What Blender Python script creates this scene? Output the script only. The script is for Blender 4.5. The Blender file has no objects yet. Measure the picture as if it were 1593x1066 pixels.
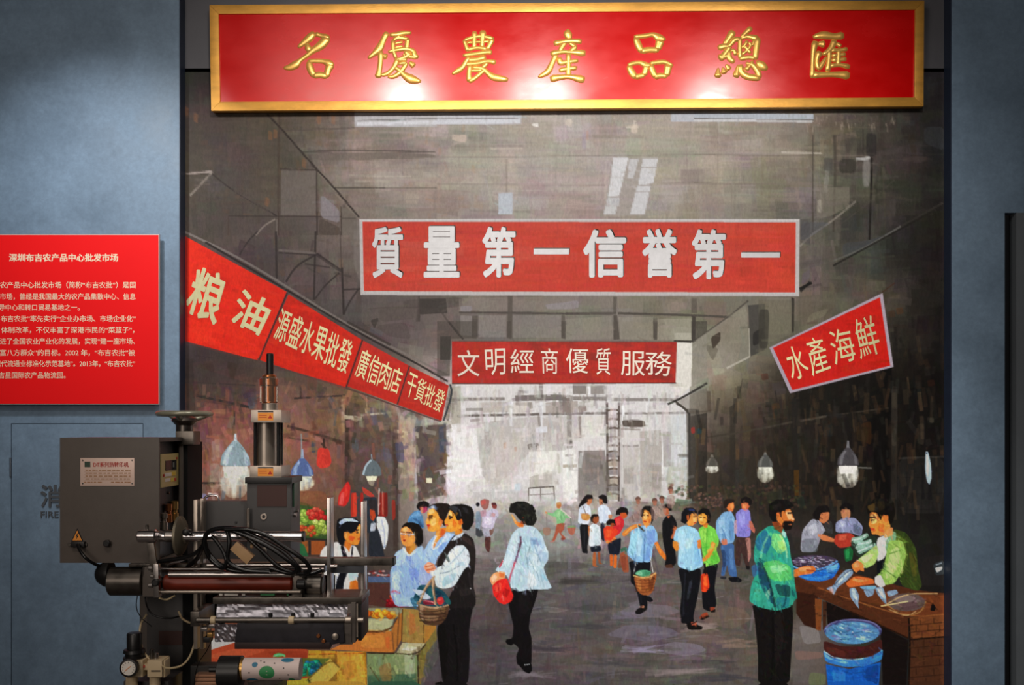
import bpy, bmesh, math, random
import numpy as np
from mathutils import Vector, Matrix

C = bpy.context.scene.collection
SC = bpy.context.scene
PI = math.pi

# ------------------------------------------------------------------ camera
D = 4.65                    # camera to the plane of the painted mural (metres)
PX = 0.003                  # metres per photograph pixel on that plane
EYE = 1.65                  # camera height
HY = 672                    # photograph row of the horizon (the lens is shifted up)
cam_d = bpy.data.cameras.new('camera')
cam = bpy.data.objects.new('camera', cam_d)
C.objects.link(cam)
cam.location = (0, -D, EYE)
cam.rotation_euler = (PI / 2, 0, 0)
cam_d.sensor_width = 36
cam_d.lens = 36 * D / (1593 * PX)
cam_d.shift_y = (HY - 533) / 1593
SC.camera = cam

# ------------------------------------------------------------------ world, lamps, exposure
SC.view_settings.view_transform = 'Standard'
SC.view_settings.look = 'None'
SC.view_settings.gamma = 1
SC.view_settings.use_curve_mapping = False
SC.view_settings.exposure = 0.0
w = bpy.data.worlds.new('world')
SC.world = w
w.use_nodes = True
w.node_tree.nodes['Background'].inputs[0].default_value = (0.75, 0.85, 1.0, 1)
w.node_tree.nodes['Background'].inputs[1].default_value = 0.05

SPOTS = [  # x, y, z, target x, target z, watts, cone degrees, blend, radius, colour
    (0.20, -1.75, 3.60, 0.18, 2.50, 130, 95, 1.0, 0.08, (1.0, 0.95, 0.88)),
    (1.28, -1.75, 3.60, 1.0, 2.55, 72, 88, 1.0, 0.08, (1.0, 0.95, 0.88)),
    (-0.66, -1.75, 3.60, -0.72, 2.60, 72, 88, 1.0, 0.08, (1.0, 0.95, 0.88)),
    (-1.88, -1.45, 3.50, -1.86, 2.42, 76, 70, 1.0, 0.05, (0.98, 0.99, 1.0)),
    (0.85, -2.30, 3.62, 0.98, 0.80, 300, 58, 1.0, 0.06, (1.0, 0.96, 0.9)),
    (-0.2, -2.30, 3.62, -0.15, 0.8, 210, 60, 1.0, 0.06, (1.0, 0.95, 0.88)),
]
for i, (x, y, z, tx, tz, watts, cone, blend, rad, colr) in enumerate(SPOTS):
    ld = bpy.data.lights.new('track_spot', 'SPOT')
    ld.energy = watts
    ld.spot_size = math.radians(cone)
    ld.spot_blend = blend
    ld.shadow_soft_size = rad
    ld.color = colr
    lo = bpy.data.objects.new('track_spot', ld)
    C.objects.link(lo)
    lo.location = (x, y, z)
    d_ = Vector((tx, 0, tz)) - Vector((x, y, z))
    lo.rotation_euler = d_.to_track_quat('-Z', 'Y').to_euler()
for (x, y, z, sx, sy, watts, colr) in ((-1.2, -3.6, 4.1, 1.2, 0.3, 24, (1.0, 0.90, 0.80)), (1.4, -5.2, 4.1, 1.2, 0.6, 26, (1.0, 0.92, 0.84)), (-1.9, -5.6, 2.3, 1.6, 1.6, 36, (1.0, 0.88, 0.78))):
    ad = bpy.data.lights.new('added_fill_light', 'AREA')  # unseen area fills, added to brighten the machine and give its metal reflections
    ad.energy = watts; ad.shape = 'RECTANGLE'; ad.size = sx; ad.size_y = sy; ad.color = colr
    ao = bpy.data.objects.new('added_fill_light', ad)
    C.objects.link(ao)
    ao.location = (x, y, z)
    ao.rotation_euler = (Vector((-0.6, -0.5, 1.0)) - Vector(ao.location)).to_track_quat('-Z', 'Y').to_euler()

# ------------------------------------------------------------------ helpers
def W(px, py, y=0.0):
    """world point seen at a pixel of the photograph, on the plane Y = y"""
    k = (D + y) / D * PX
    return Vector(((px - 796.5) * k, y, EYE + (HY - py) * k))

def srgb(h):
    if isinstance(h, str):
        h = h.lstrip('#')
        h = [int(h[i:i + 2], 16) for i in (0, 2, 4)]
    out = []
    for v in h:
        v = v / 255.0
        out.append(v / 12.92 if v <= 0.04045 else ((v + 0.055) / 1.055) ** 2.4)
    return out

def tag(o, label=None, cat=None, group=None, kind=None):
    if label: o['label'] = label
    if cat: o['category'] = cat
    if group: o['group'] = group
    if kind: o['kind'] = kind
    return o

def empty(name, loc, label=None, cat=None, group=None):
    o = bpy.data.objects.new(name, None)
    C.objects.link(o)
    o.location = loc
    o.empty_display_size = 0.1
    return tag(o, label, cat, group)

def wloc(o):
    v = Vector(o.location)
    while o.parent:
        o = o.parent
        v += Vector(o.location)
    return v

def finish(name, me, mats, parent=None, smooth=False):
    """link a mesh given in world coordinates; origin moved to its centre"""
    n = len(me.vertices)
    co = np.empty(n * 3, 'f4'); me.vertices.foreach_get('co', co)
    co = co.reshape(-1, 3)
    c = (co.min(0) + co.max(0)) / 2
    me.vertices.foreach_set('co', (co - c).ravel())
    me.update()
    if not isinstance(mats, (list, tuple)): mats = [mats]
    for m in mats: me.materials.append(m)
    if smooth:
        me.polygons.foreach_set('use_smooth', [True] * len(me.polygons))
        if smooth != 'all':
            try: me.set_sharp_from_angle(angle=math.radians(38))
            except Exception: pass
    o = bpy.data.objects.new(name, me)
    C.objects.link(o)
    loc = Vector([float(v) for v in c])
    if parent is not None:
        o.parent = parent
        loc = loc - wloc(parent)
    o.location = loc
    return o

def from_bm(name, bm, mats, parent=None, smooth=False):
    me = bpy.data.meshes.new(name)
    bmesh.ops.recalc_face_normals(bm, faces=bm.faces)
    bm.to_mesh(me); bm.free()
    return finish(name, me, mats, parent, smooth)

def add_box(bm, a, b, bev=0.0):
    a, b = Vector(a), Vector(b)
    r = bmesh.ops.create_cube(bm, size=1)
    vs = r['verts']
    s = b - a
    for v in vs:
        v.co = Vector(((v.co.x + .5) * s.x + a.x, (v.co.y + .5) * s.y + a.y, (v.co.z + .5) * s.z + a.z))
    if bev > 0:
        es = list({e for v in vs for e in v.link_edges})
        bmesh.ops.bevel(bm, geom=es, offset=bev, segments=2, affect='EDGES', profile=0.7)

def box(name, a, b, mat, parent=None, bev=0.0):
    bm = bmesh.new(); add_box(bm, a, b, bev)
    return from_bm(name, bm, mat, parent, smooth=bev > 0)

def add_lathe(bm, base, axis, prof, n=28, cap=True):
    """prof: list of (distance along axis, radius)"""
    axis = Vector(axis).normalized()
    t = Vector((0, 0, 1)) if abs(axis.z) < .9 else Vector((1, 0, 0))
    u = axis.cross(t).normalized(); v = axis.cross(u)
    rings = []
    for (h, r) in prof:
        rings.append([bm.verts.new(Vector(base) + axis * h + (u * math.cos(2 * PI * k / n) + v * math.sin(2 * PI * k / n)) * max(r, 1e-5)) for k in range(n)])
    for i in range(len(rings) - 1):
        for k in range(n):
            bm.faces.new((rings[i][k], rings[i][(k + 1) % n], rings[i + 1][(k + 1) % n], rings[i + 1][k]))
    if cap:
        bm.faces.new(rings[0][::-1]); bm.faces.new(rings[-1])

def lathe(name, base, axis, prof, mat, parent=None, n=28, cap=True):
    bm = bmesh.new(); add_lathe(bm, base, axis, prof, n, cap)
    return from_bm(name, bm, mat, parent, smooth=True)

def rod(name, a, b, r, mat, parent=None, n=24, bev=None):
    a, b = Vector(a), Vector(b); L = (b - a).length
    if bev is None: bev = min(r * .18, L * .1)
    return lathe(name, a, b - a, [(0, r - bev), (bev, r), (L - bev, r), (L, r - bev)], mat, parent, n)

def catmull(pts, sub=6):
    P = [Vector(p) for p in pts]
    P = [P[0] * 2 - P[1]] + P + [P[-1] * 2 - P[-2]]
    out = []
    for i in range(1, len(P) - 2):
        for s in range(sub):
            t = s / sub
            out.append(0.5 * ((2 * P[i]) + (P[i + 1] - P[i - 1]) * t + (2 * P[i - 1] - 5 * P[i] + 4 * P[i + 1] - P[i + 2]) * t * t + (3 * P[i] - P[i - 1] - 3 * P[i + 1] + P[i + 2]) * t ** 3))
    out.append(P[-2])
    return out

def tube(name, pts, r, mat, parent=None, n=10, sub=6):
    pts = catmull(pts, sub)
    bm = bmesh.new(); rings = []
    ref = Vector((0, 1, 0.02))
    for i, p in enumerate(pts):
        t = (pts[min(i + 1, len(pts) - 1)] - pts[max(i - 1, 0)]).normalized()
        u = t.cross(ref)
        if u.length < 1e-3: u = t.cross(Vector((0, 0, 1)))
        u.normalize(); v = t.cross(u).normalized(); ref = v if v.dot(ref) > 0 else -v
        rings.append([bm.verts.new(p + (u * math.cos(2 * PI * k / n) + v * math.sin(2 * PI * k / n)) * r) for k in range(n)])
    for i in range(len(rings) - 1):
        for k in range(n):
            bm.faces.new((rings[i][k], rings[i][(k + 1) % n], rings[i + 1][(k + 1) % n], rings[i + 1][k]))
    bm.faces.new(rings[0][::-1]); bm.faces.new(rings[-1])
    return from_bm(name, bm, mat, parent, smooth=True)

def prism(name, poly, y0, y1, mat, parent=None, bev=0.0):
    """polygon given as (x, z) world pairs, extruded in Y"""
    bm = bmesh.new()
    f = [bm.verts.new((x, y0, z)) for x, z in poly]
    b = [bm.verts.new((x, y1, z)) for x, z in poly]
    n = len(poly)
    bm.faces.new(f); bm.faces.new(b[::-1])
    for i in range(n):
        bm.faces.new((f[i], b[i], b[(i + 1) % n], f[(i + 1) % n]))
    if bev:
        bmesh.ops.bevel(bm, geom=list(bm.edges), offset=bev, segments=2, affect='EDGES', profile=0.7)
    return from_bm(name, bm, mat, parent, smooth=bool(bev))

# ------------------------------------------------------------------ materials
def mat(name, col, rough=0.5, metal=0.0, var=0.0, vscale=8.0, bump=0.0, bscale=60.0, spec=0.5, coat=0.0, stretch=(1, 1, 1), col2=None, rvar=0.0, alpha=1.0, trans=0.0, emit=0.0):
    m = bpy.data.materials.new(name); m.use_nodes = True
    nt = m.node_tree; N = nt.nodes; Lk = nt.links
    b = N['Principled BSDF']
    c = (*srgb(col), 1)
    b.inputs['Base Color'].default_value = c
    b.inputs['Roughness'].default_value = rough
    b.inputs['Metallic'].default_value = metal
    b.inputs['Specular IOR Level'].default_value = spec
    b.inputs['Coat Weight'].default_value = coat
    b.inputs['Coat Roughness'].default_value = 0.15
    b.inputs['Transmission Weight'].default_value = trans
    if emit:
        b.inputs['Emission Color'].default_value = c
        b.inputs['Emission Strength'].default_value = emit
    tc = N.new('ShaderNodeTexCoord'); mp = N.new('ShaderNodeMapping')
    Lk.new(tc.outputs['Object'], mp.inputs[0]); mp.inputs['Scale'].default_value = stretch
    n1 = N.new('ShaderNodeTexNoise'); n1.inputs['Scale'].default_value = vscale; n1.inputs['Detail'].default_value = 6
    n1.inputs['Roughness'].default_value = 0.65
    Lk.new(mp.outputs[0], n1.inputs['Vector'])
    if var > 0 or col2:
        r = N.new('ShaderNodeValToRGB')
        k1, k2 = 1 - var, 1 + var
        r.color_ramp.elements[0].position = 0.32; r.color_ramp.elements[1].position = 0.68
        r.color_ramp.elements[0].color = (c[0] * k1, c[1] * k1, c[2] * k1, 1)
        r.color_ramp.elements[1].color = ((*srgb(col2), 1) if col2 else (min(1, c[0] * k2), min(1, c[1] * k2), min(1, c[2] * k2), 1))
        Lk.new(n1.outputs[0], r.inputs[0]); Lk.new(r.outputs[0], b.inputs['Base Color'])
    if rvar > 0:
        mr = N.new('ShaderNodeMapRange')
        mr.inputs[1].default_value = 0.3; mr.inputs[2].default_value = 0.7
        mr.inputs[3].default_value = max(0.03, rough - rvar); mr.inputs[4].default_value = min(1, rough + rvar)
        Lk.new(n1.outputs[0], mr.inputs[0]); Lk.new(mr.outputs[0], b.inputs['Roughness'])
    if bump > 0:
        n2 = N.new('ShaderNodeTexNoise'); n2.inputs['Scale'].default_value = bscale; n2.inputs['Detail'].default_value = 4
        Lk.new(mp.outputs[0], n2.inputs['Vector'])
        bp = N.new('ShaderNodeBump'); bp.inputs['Strength'].default_value = bump; bp.inputs['Distance'].default_value = 0.004
        Lk.new(n2.outputs[0], bp.inputs['Height']); Lk.new(bp.outputs[0], b.inputs['Normal'])
    return m

M = {}
M['plaster'] = mat('blue_grey_plaster', (116, 139, 162), 0.5, var=0.13, vscale=5, bump=0.12, bscale=40, rvar=0.1, spec=0.5)
nt = M['plaster'].node_tree
n3 = nt.nodes.new('ShaderNodeTexNoise'); n3.inputs['Scale'].default_value = 38; n3.inputs['Detail'].default_value = 8; n3.inputs['Roughness'].default_value = 0.8
tcp = [n for n in nt.nodes if n.type == 'TEX_COORD'][0]; nt.links.new(tcp.outputs['Object'], n3.inputs['Vector'])
mr3 = nt.nodes.new('ShaderNodeMapRange'); mr3.inputs[1].default_value = 0.3; mr3.inputs[2].default_value = 0.7; mr3.inputs[3].default_value = 0.84; mr3.inputs[4].default_value = 1.16
vm3 = nt.nodes.new('ShaderNodeVectorMath'); vm3.operation = 'SCALE'
rp = [n for n in nt.nodes if n.type == 'VALTORGB'][0]
nt.links.new(n3.outputs[0], mr3.inputs[0]); nt.links.new(mr3.outputs[0], vm3.inputs['Scale']); nt.links.new(rp.outputs[0], vm3.inputs[0])
nt.links.new(vm3.outputs[0], nt.nodes['Principled BSDF'].inputs['Base Color'])
M['header'] = mat('grey_header_paint', (88, 88, 94), 0.6, var=0.08, vscale=3, bump=0.1)
M['dark_void'] = mat('dark_recess', (16, 17, 20), 0.7)
M['floor'] = mat('grey_stone_floor', (92, 88, 84), 0.35, var=0.15, vscale=2.5, bump=0.05)
M['ceiling'] = mat('dark_ceiling_paint', (52, 54, 58), 0.8, var=0.1)
M['room_wall'] = mat('room_wall_paint', (92, 98, 106), 0.7, var=0.1, vscale=2)
M['gold'] = mat('gold_leaf', (214, 156, 66), 0.42, metal=0.45, var=0.18, vscale=7, bump=0.15, bscale=50, stretch=(1, 1, 2.5))
M['gold_char'] = mat('gilded_carving', (232, 180, 92), 0.34, metal=0.5, var=0.12, vscale=20, bump=0.1)
M['lacquer'] = mat('red_lacquer', (208, 4, 4), 0.24, var=0.12, vscale=2.2, bump=0.09, bscale=7, rvar=0.07, spec=0.42, stretch=(1, 1, 2))
M['info_red'] = mat('red_print_board', (250, 10, 16), 0.6, spec=0.25, var=0.03, vscale=2)
M['info_edge'] = mat('pale_acrylic_edge', (190, 170, 165), 0.4)
M['info_text'] = mat('cream_print', (255, 232, 200), 0.6)
M['board_back'] = mat('dark_standoff', (30, 34, 40), 0.6)
M['relief_text'] = mat('grey_metal_letter', (96, 100, 106), 0.45, metal=0.4)
M['white_paint'] = mat('white_letter_paint', (186, 186, 190), 0.55, var=0.08, vscale=25, bump=0.2, spec=.2)
M['cream_paint'] = mat('cream_letter_paint', (206, 200, 152), 0.55, var=0.09, vscale=30, bump=0.2)
M['pale_paint'] = mat('pale_letter_paint', (190, 180, 168), 0.55, var=0.09, vscale=30, bump=0.2)
M['shadow_paint'] = mat('dark_outline_paint', (66, 48, 40), 0.6)

def paint_material():
    m = bpy.data.materials.new('oil_paint'); m.use_nodes = True
    nt = m.node_tree; N = nt.nodes; Lk = nt.links
    b = N['Principled BSDF']
    at = N.new('ShaderNodeAttribute'); at.attribute_name = 'paint'
    tc = N.new('ShaderNodeNewGeometry')
    mp = N.new('ShaderNodeMapping'); mp.inputs['Scale'].default_value = (1, 1, 0.45)
    Lk.new(tc.outputs['Position'], mp.inputs[0])
    n1 = N.new('ShaderNodeTexNoise'); n1.inputs['Scale'].default_value = 95; n1.inputs['Detail'].default_value = 5
    n1.inputs['Roughness'].default_value = 0.7
    Lk.new(mp.outputs[0], n1.inputs['Vector'])
    mr = N.new('ShaderNodeMapRange'); mr.inputs[1].default_value = 0.3; mr.inputs[2].default_value = 0.7
    mr.inputs[3].default_value = 0.84; mr.inputs[4].default_value = 1.16
    Lk.new(n1.outputs[0], mr.inputs[0])
    mx = N.new('ShaderNodeVectorMath'); mx.operation = 'SCALE'
    Lk.new(at.outputs['Color'], mx.inputs[0]); Lk.new(mr.outputs[0], mx.inputs['Scale'])
    Lk.new(mx.outputs[0], b.inputs['Base Color'])
    b.inputs['Roughness'].default_value = 0.55
    b.inputs['Specular IOR Level'].default_value = 0.12
    n2 = N.new('ShaderNodeTexNoise'); n2.inputs['Scale'].default_value = 130; n2.inputs['Detail'].default_value = 3
    Lk.new(mp.outputs[0], n2.inputs['Vector'])
    bp = N.new('ShaderNodeBump'); bp.inputs['Strength'].default_value = 0.16; bp.inputs['Distance'].default_value = 0.003
    Lk.new(n2.outputs[0], bp.inputs['Height']); Lk.new(bp.outputs[0], b.inputs['Normal'])
    return m
M['paint'] = paint_material()

# ------------------------------------------------------------------ the room
YW = -0.07     # front of the plaster walls on either side of the recessed mural
ZC = 4.2
def struct(name, a, b, m, bev=0.0):
    return tag(box(name, a, b, m, None, bev), kind='structure')
XL = W(279, 0, YW).x
XR = W(1480, 0, YW).x
struct('floor', (-4.2, -7.2, -0.1), (4.2, 0.35, 0.0), M['floor'])
struct('ceiling', (-4.2, -7.2, ZC), (4.2, 0.35, ZC + 0.1), M['ceiling'])
struct('wall_left', (-4.3, -7.2, 0.0), (-4.2, YW, ZC), M['room_wall'])
struct('wall_right', (4.2, -7.2, 0.0), (4.3, YW, ZC), M['room_wall'])
struct('wall_behind', (-4.2, -7.3, 0.0), (4.2, -7.2, ZC), M['room_wall'])
# left plaster wall with the flush hydrant door let into it
hx0, hx1 = W(17, 0, YW).x, W(223, 0, YW).x
hz1 = W(0, 659, YW).z; hz0 = 0.10
bm = bmesh.new()
add_box(bm, (-4.2, YW, 0.0), (hx0, 0.2, ZC))
add_box(bm, (hx1, YW, 0.0), (XL, 0.2, ZC))
add_box(bm, (hx0, YW, hz1), (hx1, 0.2, ZC))
add_box(bm, (hx0, YW, 0.0), (hx1, 0.2, hz0))
wl = tag(from_bm('wall_back_left', bm, M['plaster']), kind='structure')
g = 0.003
dr = empty('door_1', ((hx0 + hx1) / 2, YW, hz0)); dr['kind'] = 'structure'
box('door_leaf', (hx0 + g, YW + 0.001, hz0 + g), (hx1 - g, YW + 0.03, hz1 - g), M['plaster'], dr, 0.001)
box('door_backing', (hx0, YW + 0.04, hz0), (hx1, YW + 0.05, hz1), M['dark_void'], dr)
hz = W(0, 712, YW).z; hzb = W(0, 742, YW).z
rod('hinge', (hx0, YW - 0.003, hzb), (hx0, YW - 0.003, hz), 0.005, mat('hinge_steel', (110, 120, 132), 0.3, metal=0.8), dr, n=12)
# right plaster wall with a narrow dark slot
sx0, sx1 = W(1563, 0, YW).x, W(1581, 0, YW).x
sz = W(0, 331, YW).z
bm = bmesh.new()
add_box(bm, (XR, YW, 0.0), (sx0, 0.2, ZC))
add_box(bm, (sx0, YW, sz), (4.2, 0.2, ZC))
tag(from_bm('wall_back_right', bm, M['plaster']), kind='structure')
struct('wall_far_right', (sx1, YW, 0.0), (4.2, 0.2, sz), mat('charcoal_wall_panel', (100, 106, 112), 0.55, var=0.08, vscale=4))
struct('trim_2', (sx0, YW + 0.06, 0.0), (sx1, 0.2, sz), M['dark_void'])
struct('trim_3', (sx0, YW + 0.004, 0.0), (sx0 + 0.022, YW + 0.06, sz - 0.01), mat('black_jamb', (20, 21, 24), 0.35), 0.002)
# wall behind and above the mural
zt = W(0, 112).z
struct('wall_back', (XL, 0.02, 0.0), (XR, 0.2, ZC), M['header'])
struct('trim_1', (XL, 0.0, zt), (XR, 0.02, ZC), M['header'])

# ================================================================== the painted mural
# The mural is a flat oil painting.  It is painted here in numpy (polygons, strokes and short brush dabs) and
# becomes vertex colours on flat meshes: the ground of the painting and one flat mesh for every painted figure.
CX0, CY0, CX1, CY1 = 282, 106, 1480, 1222
CH, CW = CY1 - CY0, CX1 - CX0
cv = np.zeros((CH, CW, 3), 'f4')          # sRGB 0..255
idm = np.zeros((CH, CW), 'i2')
rng = np.random.default_rng(7)
IDS = [None]
cur = 0
TR = (0, 0, 1.0)

def T(x=0, y=0, s=1.0):
    global TR
    TR = (x, y, s)

def pts_of(s):
    if isinstance(s, str):
        s = [float(v) for v in s.replace(',', ' ').split()]
    a = np.array(s, 'f8').reshape(-1, 2)
    return np.stack([TR[0] + a[:, 0] * TR[2], TR[1] + a[:, 1] * TR[2]], 1)

def chaikin(a, n=2, closed=True):
    for _ in range(n):
        if closed:
            b = np.roll(a, -1, 0)
            a = np.stack([a * .86 + b * .14, a * .14 + b * .86], 1).reshape(-1, 2)
        else:
            q = a[:-1] * .75 + a[1:] * .25; r = a[:-1] * .25 + a[1:] * .75
            a = np.vstack([a[:1], np.stack([q, r], 1).reshape(-1, 2), a[-1:]])
    return a

def cover(a, SS=3):
    x0 = max(int(math.floor(a[:, 0].min())) - CX0, 0); x1 = min(int(math.ceil(a[:, 0].max())) + 1 - CX0, CW)
    y0 = max(int(math.floor(a[:, 1].min())) - CY0, 0); y1 = min(int(math.ceil(a[:, 1].max())) + 1 - CY0, CH)
    if x1 <= x0 or y1 <= y0: return None
    cov = np.zeros((y1 - y0, x1 - x0), 'f4')
    px = a[:, 0] - CX0 - x0; py = a[:, 1] - CY0 - y0
    qx = np.roll(px, -1); qy = np.roll(py, -1)
    dy = qy - py; dy[dy == 0] = 1e-9
    xi = np.arange(x1 - x0)
    for r in range((y1 - y0) * SS):
        yy = (r + .5) / SS
        m = (py <= yy) != (qy <= yy)
        if not m.any(): continue
        xs = np.sort(px[m] + (yy - py[m]) * (qx[m] - px[m]) / dy[m])
        row = cov[r // SS]
        for k in range(0, len(xs) - 1, 2):
            a_, b_ = xs[k], xs[k + 1]
            i0 = max(int(a_), 0); i1 = min(int(b_) + 1, len(xi))
            if i1 <= i0: continue
            s = xi[i0:i1]
            row[i0:i1] += np.clip(np.minimum(b_, s + 1) - np.maximum(a_, s), 0, 1) / SS
    return x0, y0, x1, y1, cov

def colr(c):
    if isinstance(c, str):
        c = c.lstrip('#'); return np.array([int(c[i:i + 2], 16) for i in (0, 2, 4)], 'f4')
    return np.array(c, 'f4')

def blend(res, col, al=1.0, setid=True):
    if res is None: return
    x0, y0, x1, y1, cov = res
    a = np.minimum(cov, 1)[..., None] * al
    cv[y0:y1, x0:x1] = cv[y0:y1, x0:x1] * (1 - a) + col * a
    if setid and cur and al > .45:
        sub = idm[y0:y1, x0:x1]; sub[cov > .5] = cur

def P(col, s, al=1.0, k=2):
    """smooth polygon"""
    a = pts_of(s)
    if k: a = chaikin(a, k)
    blend(cover(a), colr(col), al)

def Q(col, s, al=1.0):
    P(col, s, al, 0)

def L(col, s, w=1.5, al=1.0, w2=None, k=2):
    """painted line; w = width in photograph pixels at its start, w2 at its end"""
    a = pts_of(s)
    if k and len(a) > 2: a = chaikin(a, k, False)
    if w2 is None: w2 = w
    t = np.gradient(a, axis=0); n = np.stack([-t[:, 1], t[:, 0]], 1); n /= (np.linalg.norm(n, axis=1)[:, None] + 1e-9)
    ww = np.linspace(w, w2, len(a))[:, None] / 2
    blend(cover(np.vstack([a + n * ww, (a - n * ww)[::-1]])), colr(col), al)

def E(col, x, y, rx, ry=None, al=1.0, rot=0):
    ry = rx if ry is None else ry
    t = np.linspace(0, 2 * PI, 21)[:-1]
    c, s = math.cos(rot), math.sin(rot)
    a = np.stack([x + (rx * np.cos(t)) * c - ry * np.sin(t) * s, y + rx * np.cos(t) * s + ry * np.sin(t) * c], 1)
    blend(cover(pts_of(a.ravel())), colr(col), al)

def dab(x, y, ln, wd, ang, col, al, mask=None):
    """one brush dab, centre in canvas pixels"""
    R = int(max(ln, wd) / 2 + 2)
    xi, yi = int(x), int(y)
    x0, x1, y0, y1 = max(xi - R, 0), min(xi + R + 1, CW), max(yi - R, 0), min(yi + R + 1, CH)
    if x1 <= x0 or y1 <= y0: return
    gx = np.arange(x0, x1)[None, :] - x; gy = np.arange(y0, y1)[:, None] - y
    c, s = math.cos(ang), math.sin(ang)
    u = np.abs(gx * c + gy * s); v = np.abs(-gx * s + gy * c)
    a = np.clip(ln / 2 - u + .5, 0, 1) * np.clip(wd / 2 - v + .5, 0, 1) * al
    if mask is not None: a = a * mask[y0:y1, x0:x1]
    cv[y0:y1, x0:x1] = cv[y0:y1, x0:x1] * (1 - a[..., None]) + col * a[..., None]

def dabs(x0, y0, x1, y1, n, ln, wd, ang=0.0, ajit=0.3, jit=9, al=0.6, spread=4, tint=6, mask=None):
    """n brush dabs in a rectangle (photo pixels), each taking up the colour near its place"""
    X = rng.uniform(x0, x1, n) - CX0; Y = rng.uniform(y0, y1, n) - CY0
    for i in range(n):
        x, y = X[i], Y[i]
        sx = int(np.clip(x + rng.normal(0, spread), 0, CW - 1)); sy = int(np.clip(y + rng.normal(0, spread), 0, CH - 1))
        if mask is not None:
            if not mask[int(np.clip(y, 0, CH - 1)), int(np.clip(x, 0, CW - 1))] or not mask[sy, sx]: continue
        c = cv[sy, sx]
        c = c * (1 + rng.normal(0, jit) / 100) + rng.normal(0, tint, 3) * (0.4 + c.mean() / 255)
        a_ = ang if rng.random() > .28 else ang + PI / 2
        dab(x, y, ln * rng.uniform(.5, 1.4), wd * rng.uniform(.5, 1.5), a_ + rng.normal(0, ajit), c, al * rng.uniform(.5, 1.2), mask)

def curls(cx, cy, rx, ry, n, r, cols=('1c1a17', '100f0e', '2c2a24')):
    for i in range(n):
        t = rng.uniform(0, 2 * PI); q = rng.uniform(.55, 1.02)
        E(rng.choice(cols), cx + rx * q * math.cos(t), cy + ry * q * math.sin(t), r * rng.uniform(.6, 1.2), r * rng.uniform(.6, 1.2), .9)

class fig:
    def __init__(s, name, label=None, n=0, ln=9, wd=2.6, ang=1.3, jit=7, tint=6):
        s.a = (name, label, n, ln, wd, ang, jit, tint)
    def __enter__(s):
        global cur
        IDS.append(s.a[:2]); cur = len(IDS) - 1; s.id = cur
        return s
    def __exit__(s, *e):
        global cur
        n, ln, wd, ang, jit, tint = s.a[2:]
        m = idm == s.id
        if n and m.any():
            n = int(n * 2.2)
            ys, xs = np.where(m)
            dabs(xs.min() + CX0, ys.min() + CY0, xs.max() + CX0, ys.max() + CY0, n, ln * .8, wd * .8, ang, .4, jit * 1.5, .42, 1.8, tint * 1.3, m.astype('f4'))
            if n >= 60:
                mk = m.astype('f4'); big = (xs.max() - xs.min()) / 60.0
                for i in range(int(n * .22)):
                    j = rng.integers(len(xs)); x, y = xs[j], ys[j]; c = cv[y, x]
                    if c[0] > 120 and c[0] > c[2] * 1.5 and c[0] > c[1] * 1.12: continue      # leave skin and fruit alone
                    f = rng.choice([.72, .8, 1.16, 1.26])
                    dab(x, y, rng.uniform(5, 15) * min(max(big, .5), 1.3), rng.uniform(.9, 2.2), ang + rng.normal(0, .35), np.minimum(c * f + (4 if f > 1 else 0), 250), rng.uniform(.25, .6), mk)
        cur = 0
        T()

# ---------------------------------------------------------------- ground of the painting: a coarse colour field
gx = [285, 340, 430, 560, 700, 900, 1100, 1250, 1350, 1420, 1474]
G = {
 112: '32302d 34302c 50463e 5c524a 8c827a 968e86 918778 6e665e 46413c 2a2826 1c1b1a',
 200: '4a443f 50473f 5c5249 857a72 9d938a a49b92 9f9689 82796e 554f47 34302c 201f1e',
 280: '54493f 58504a 62594f 8f857d 9f958c a59a91 9c9288 7d756a 58524a 383430 23211f',
 340: '584c46 544b46 5c534d 80766f 968c83 9b9187 91887d 69625a 4b4741 2e2b27 201d1b',
 400: '5f524c 5a4e49 564d49 695f5a 7d736c 877d76 857c73 68625a 4a463f 2b2823 1e1b19',
 470: '504642 504642 584c4a 5a504e 706661 807870 7d766b 686357 5f5a4e 322e28 1c1917',
 520: '4b413f 4e4441 544846 564c49 69605c 767068 807869 6a6556 524d42 2c2823 1c1917',
 570: '3c3432 463a36 5a4b44 64524a 968c86 a8a098 968e82 4e473d 322c26 241f1b 1a1715',
 630: '503c38 6a4a43 77574b 75604f beb4af c8c0ba 9c948a 42392f 2d2822 221e1b 1c1917',
 700: '5f463e 865c50 8a6858 735c50 cdc4be cdc4be 6a6258 3a342d 28231f 24211e 1e1c1b',
 760: '55443e 7a5c4e 876856 5e5148 d2c8c6 beb6ae 625a50 3c3630 322d28 2a2826 2c2a2a',
 820: '4a3c34 604a3e 6a5244 50463e a49e9a a8a29c 645c54 46403a 36322c 2c2a27 282626',
 880: '4a3a30 5a463a 5a463a 50463e 6e6864 6e6a68 645e58 38332e 2c2824 262422 222020',
 940: '6a4a38 6a4a38 6a4a38 5c5248 645c5c 5c5656 665e58 5a524a 302c28 262422 222020',
 1000: '7a4a36 8a5038 8a5038 605248 564e50 605856 645c58 6a605a 3a3530 262422 222020',
 1084: '7a4a36 8a5038 70563a 5c5248 544c50 5a5452 605a56 5a5450 3a3530 262422 222020',
 1222: '5a3a2c 6a4030 5c4a38 50443e 4c464a 524c4a 585250 504a46 36312e 262422 222020',
}
gy = sorted(G)
gc = np.array([[colr(c) for c in G[y].split()] for y in gy])
X = np.clip(np.arange(CW) + CX0, gx[0], gx[-1]); Y = np.arange(CH) + CY0
ix = np.clip(np.searchsorted(gx, X, 'right') - 1, 0, len(gx) - 2); iy = np.clip(np.searchsorted(gy, Y, 'right') - 1, 0, len(gy) - 2)
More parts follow.
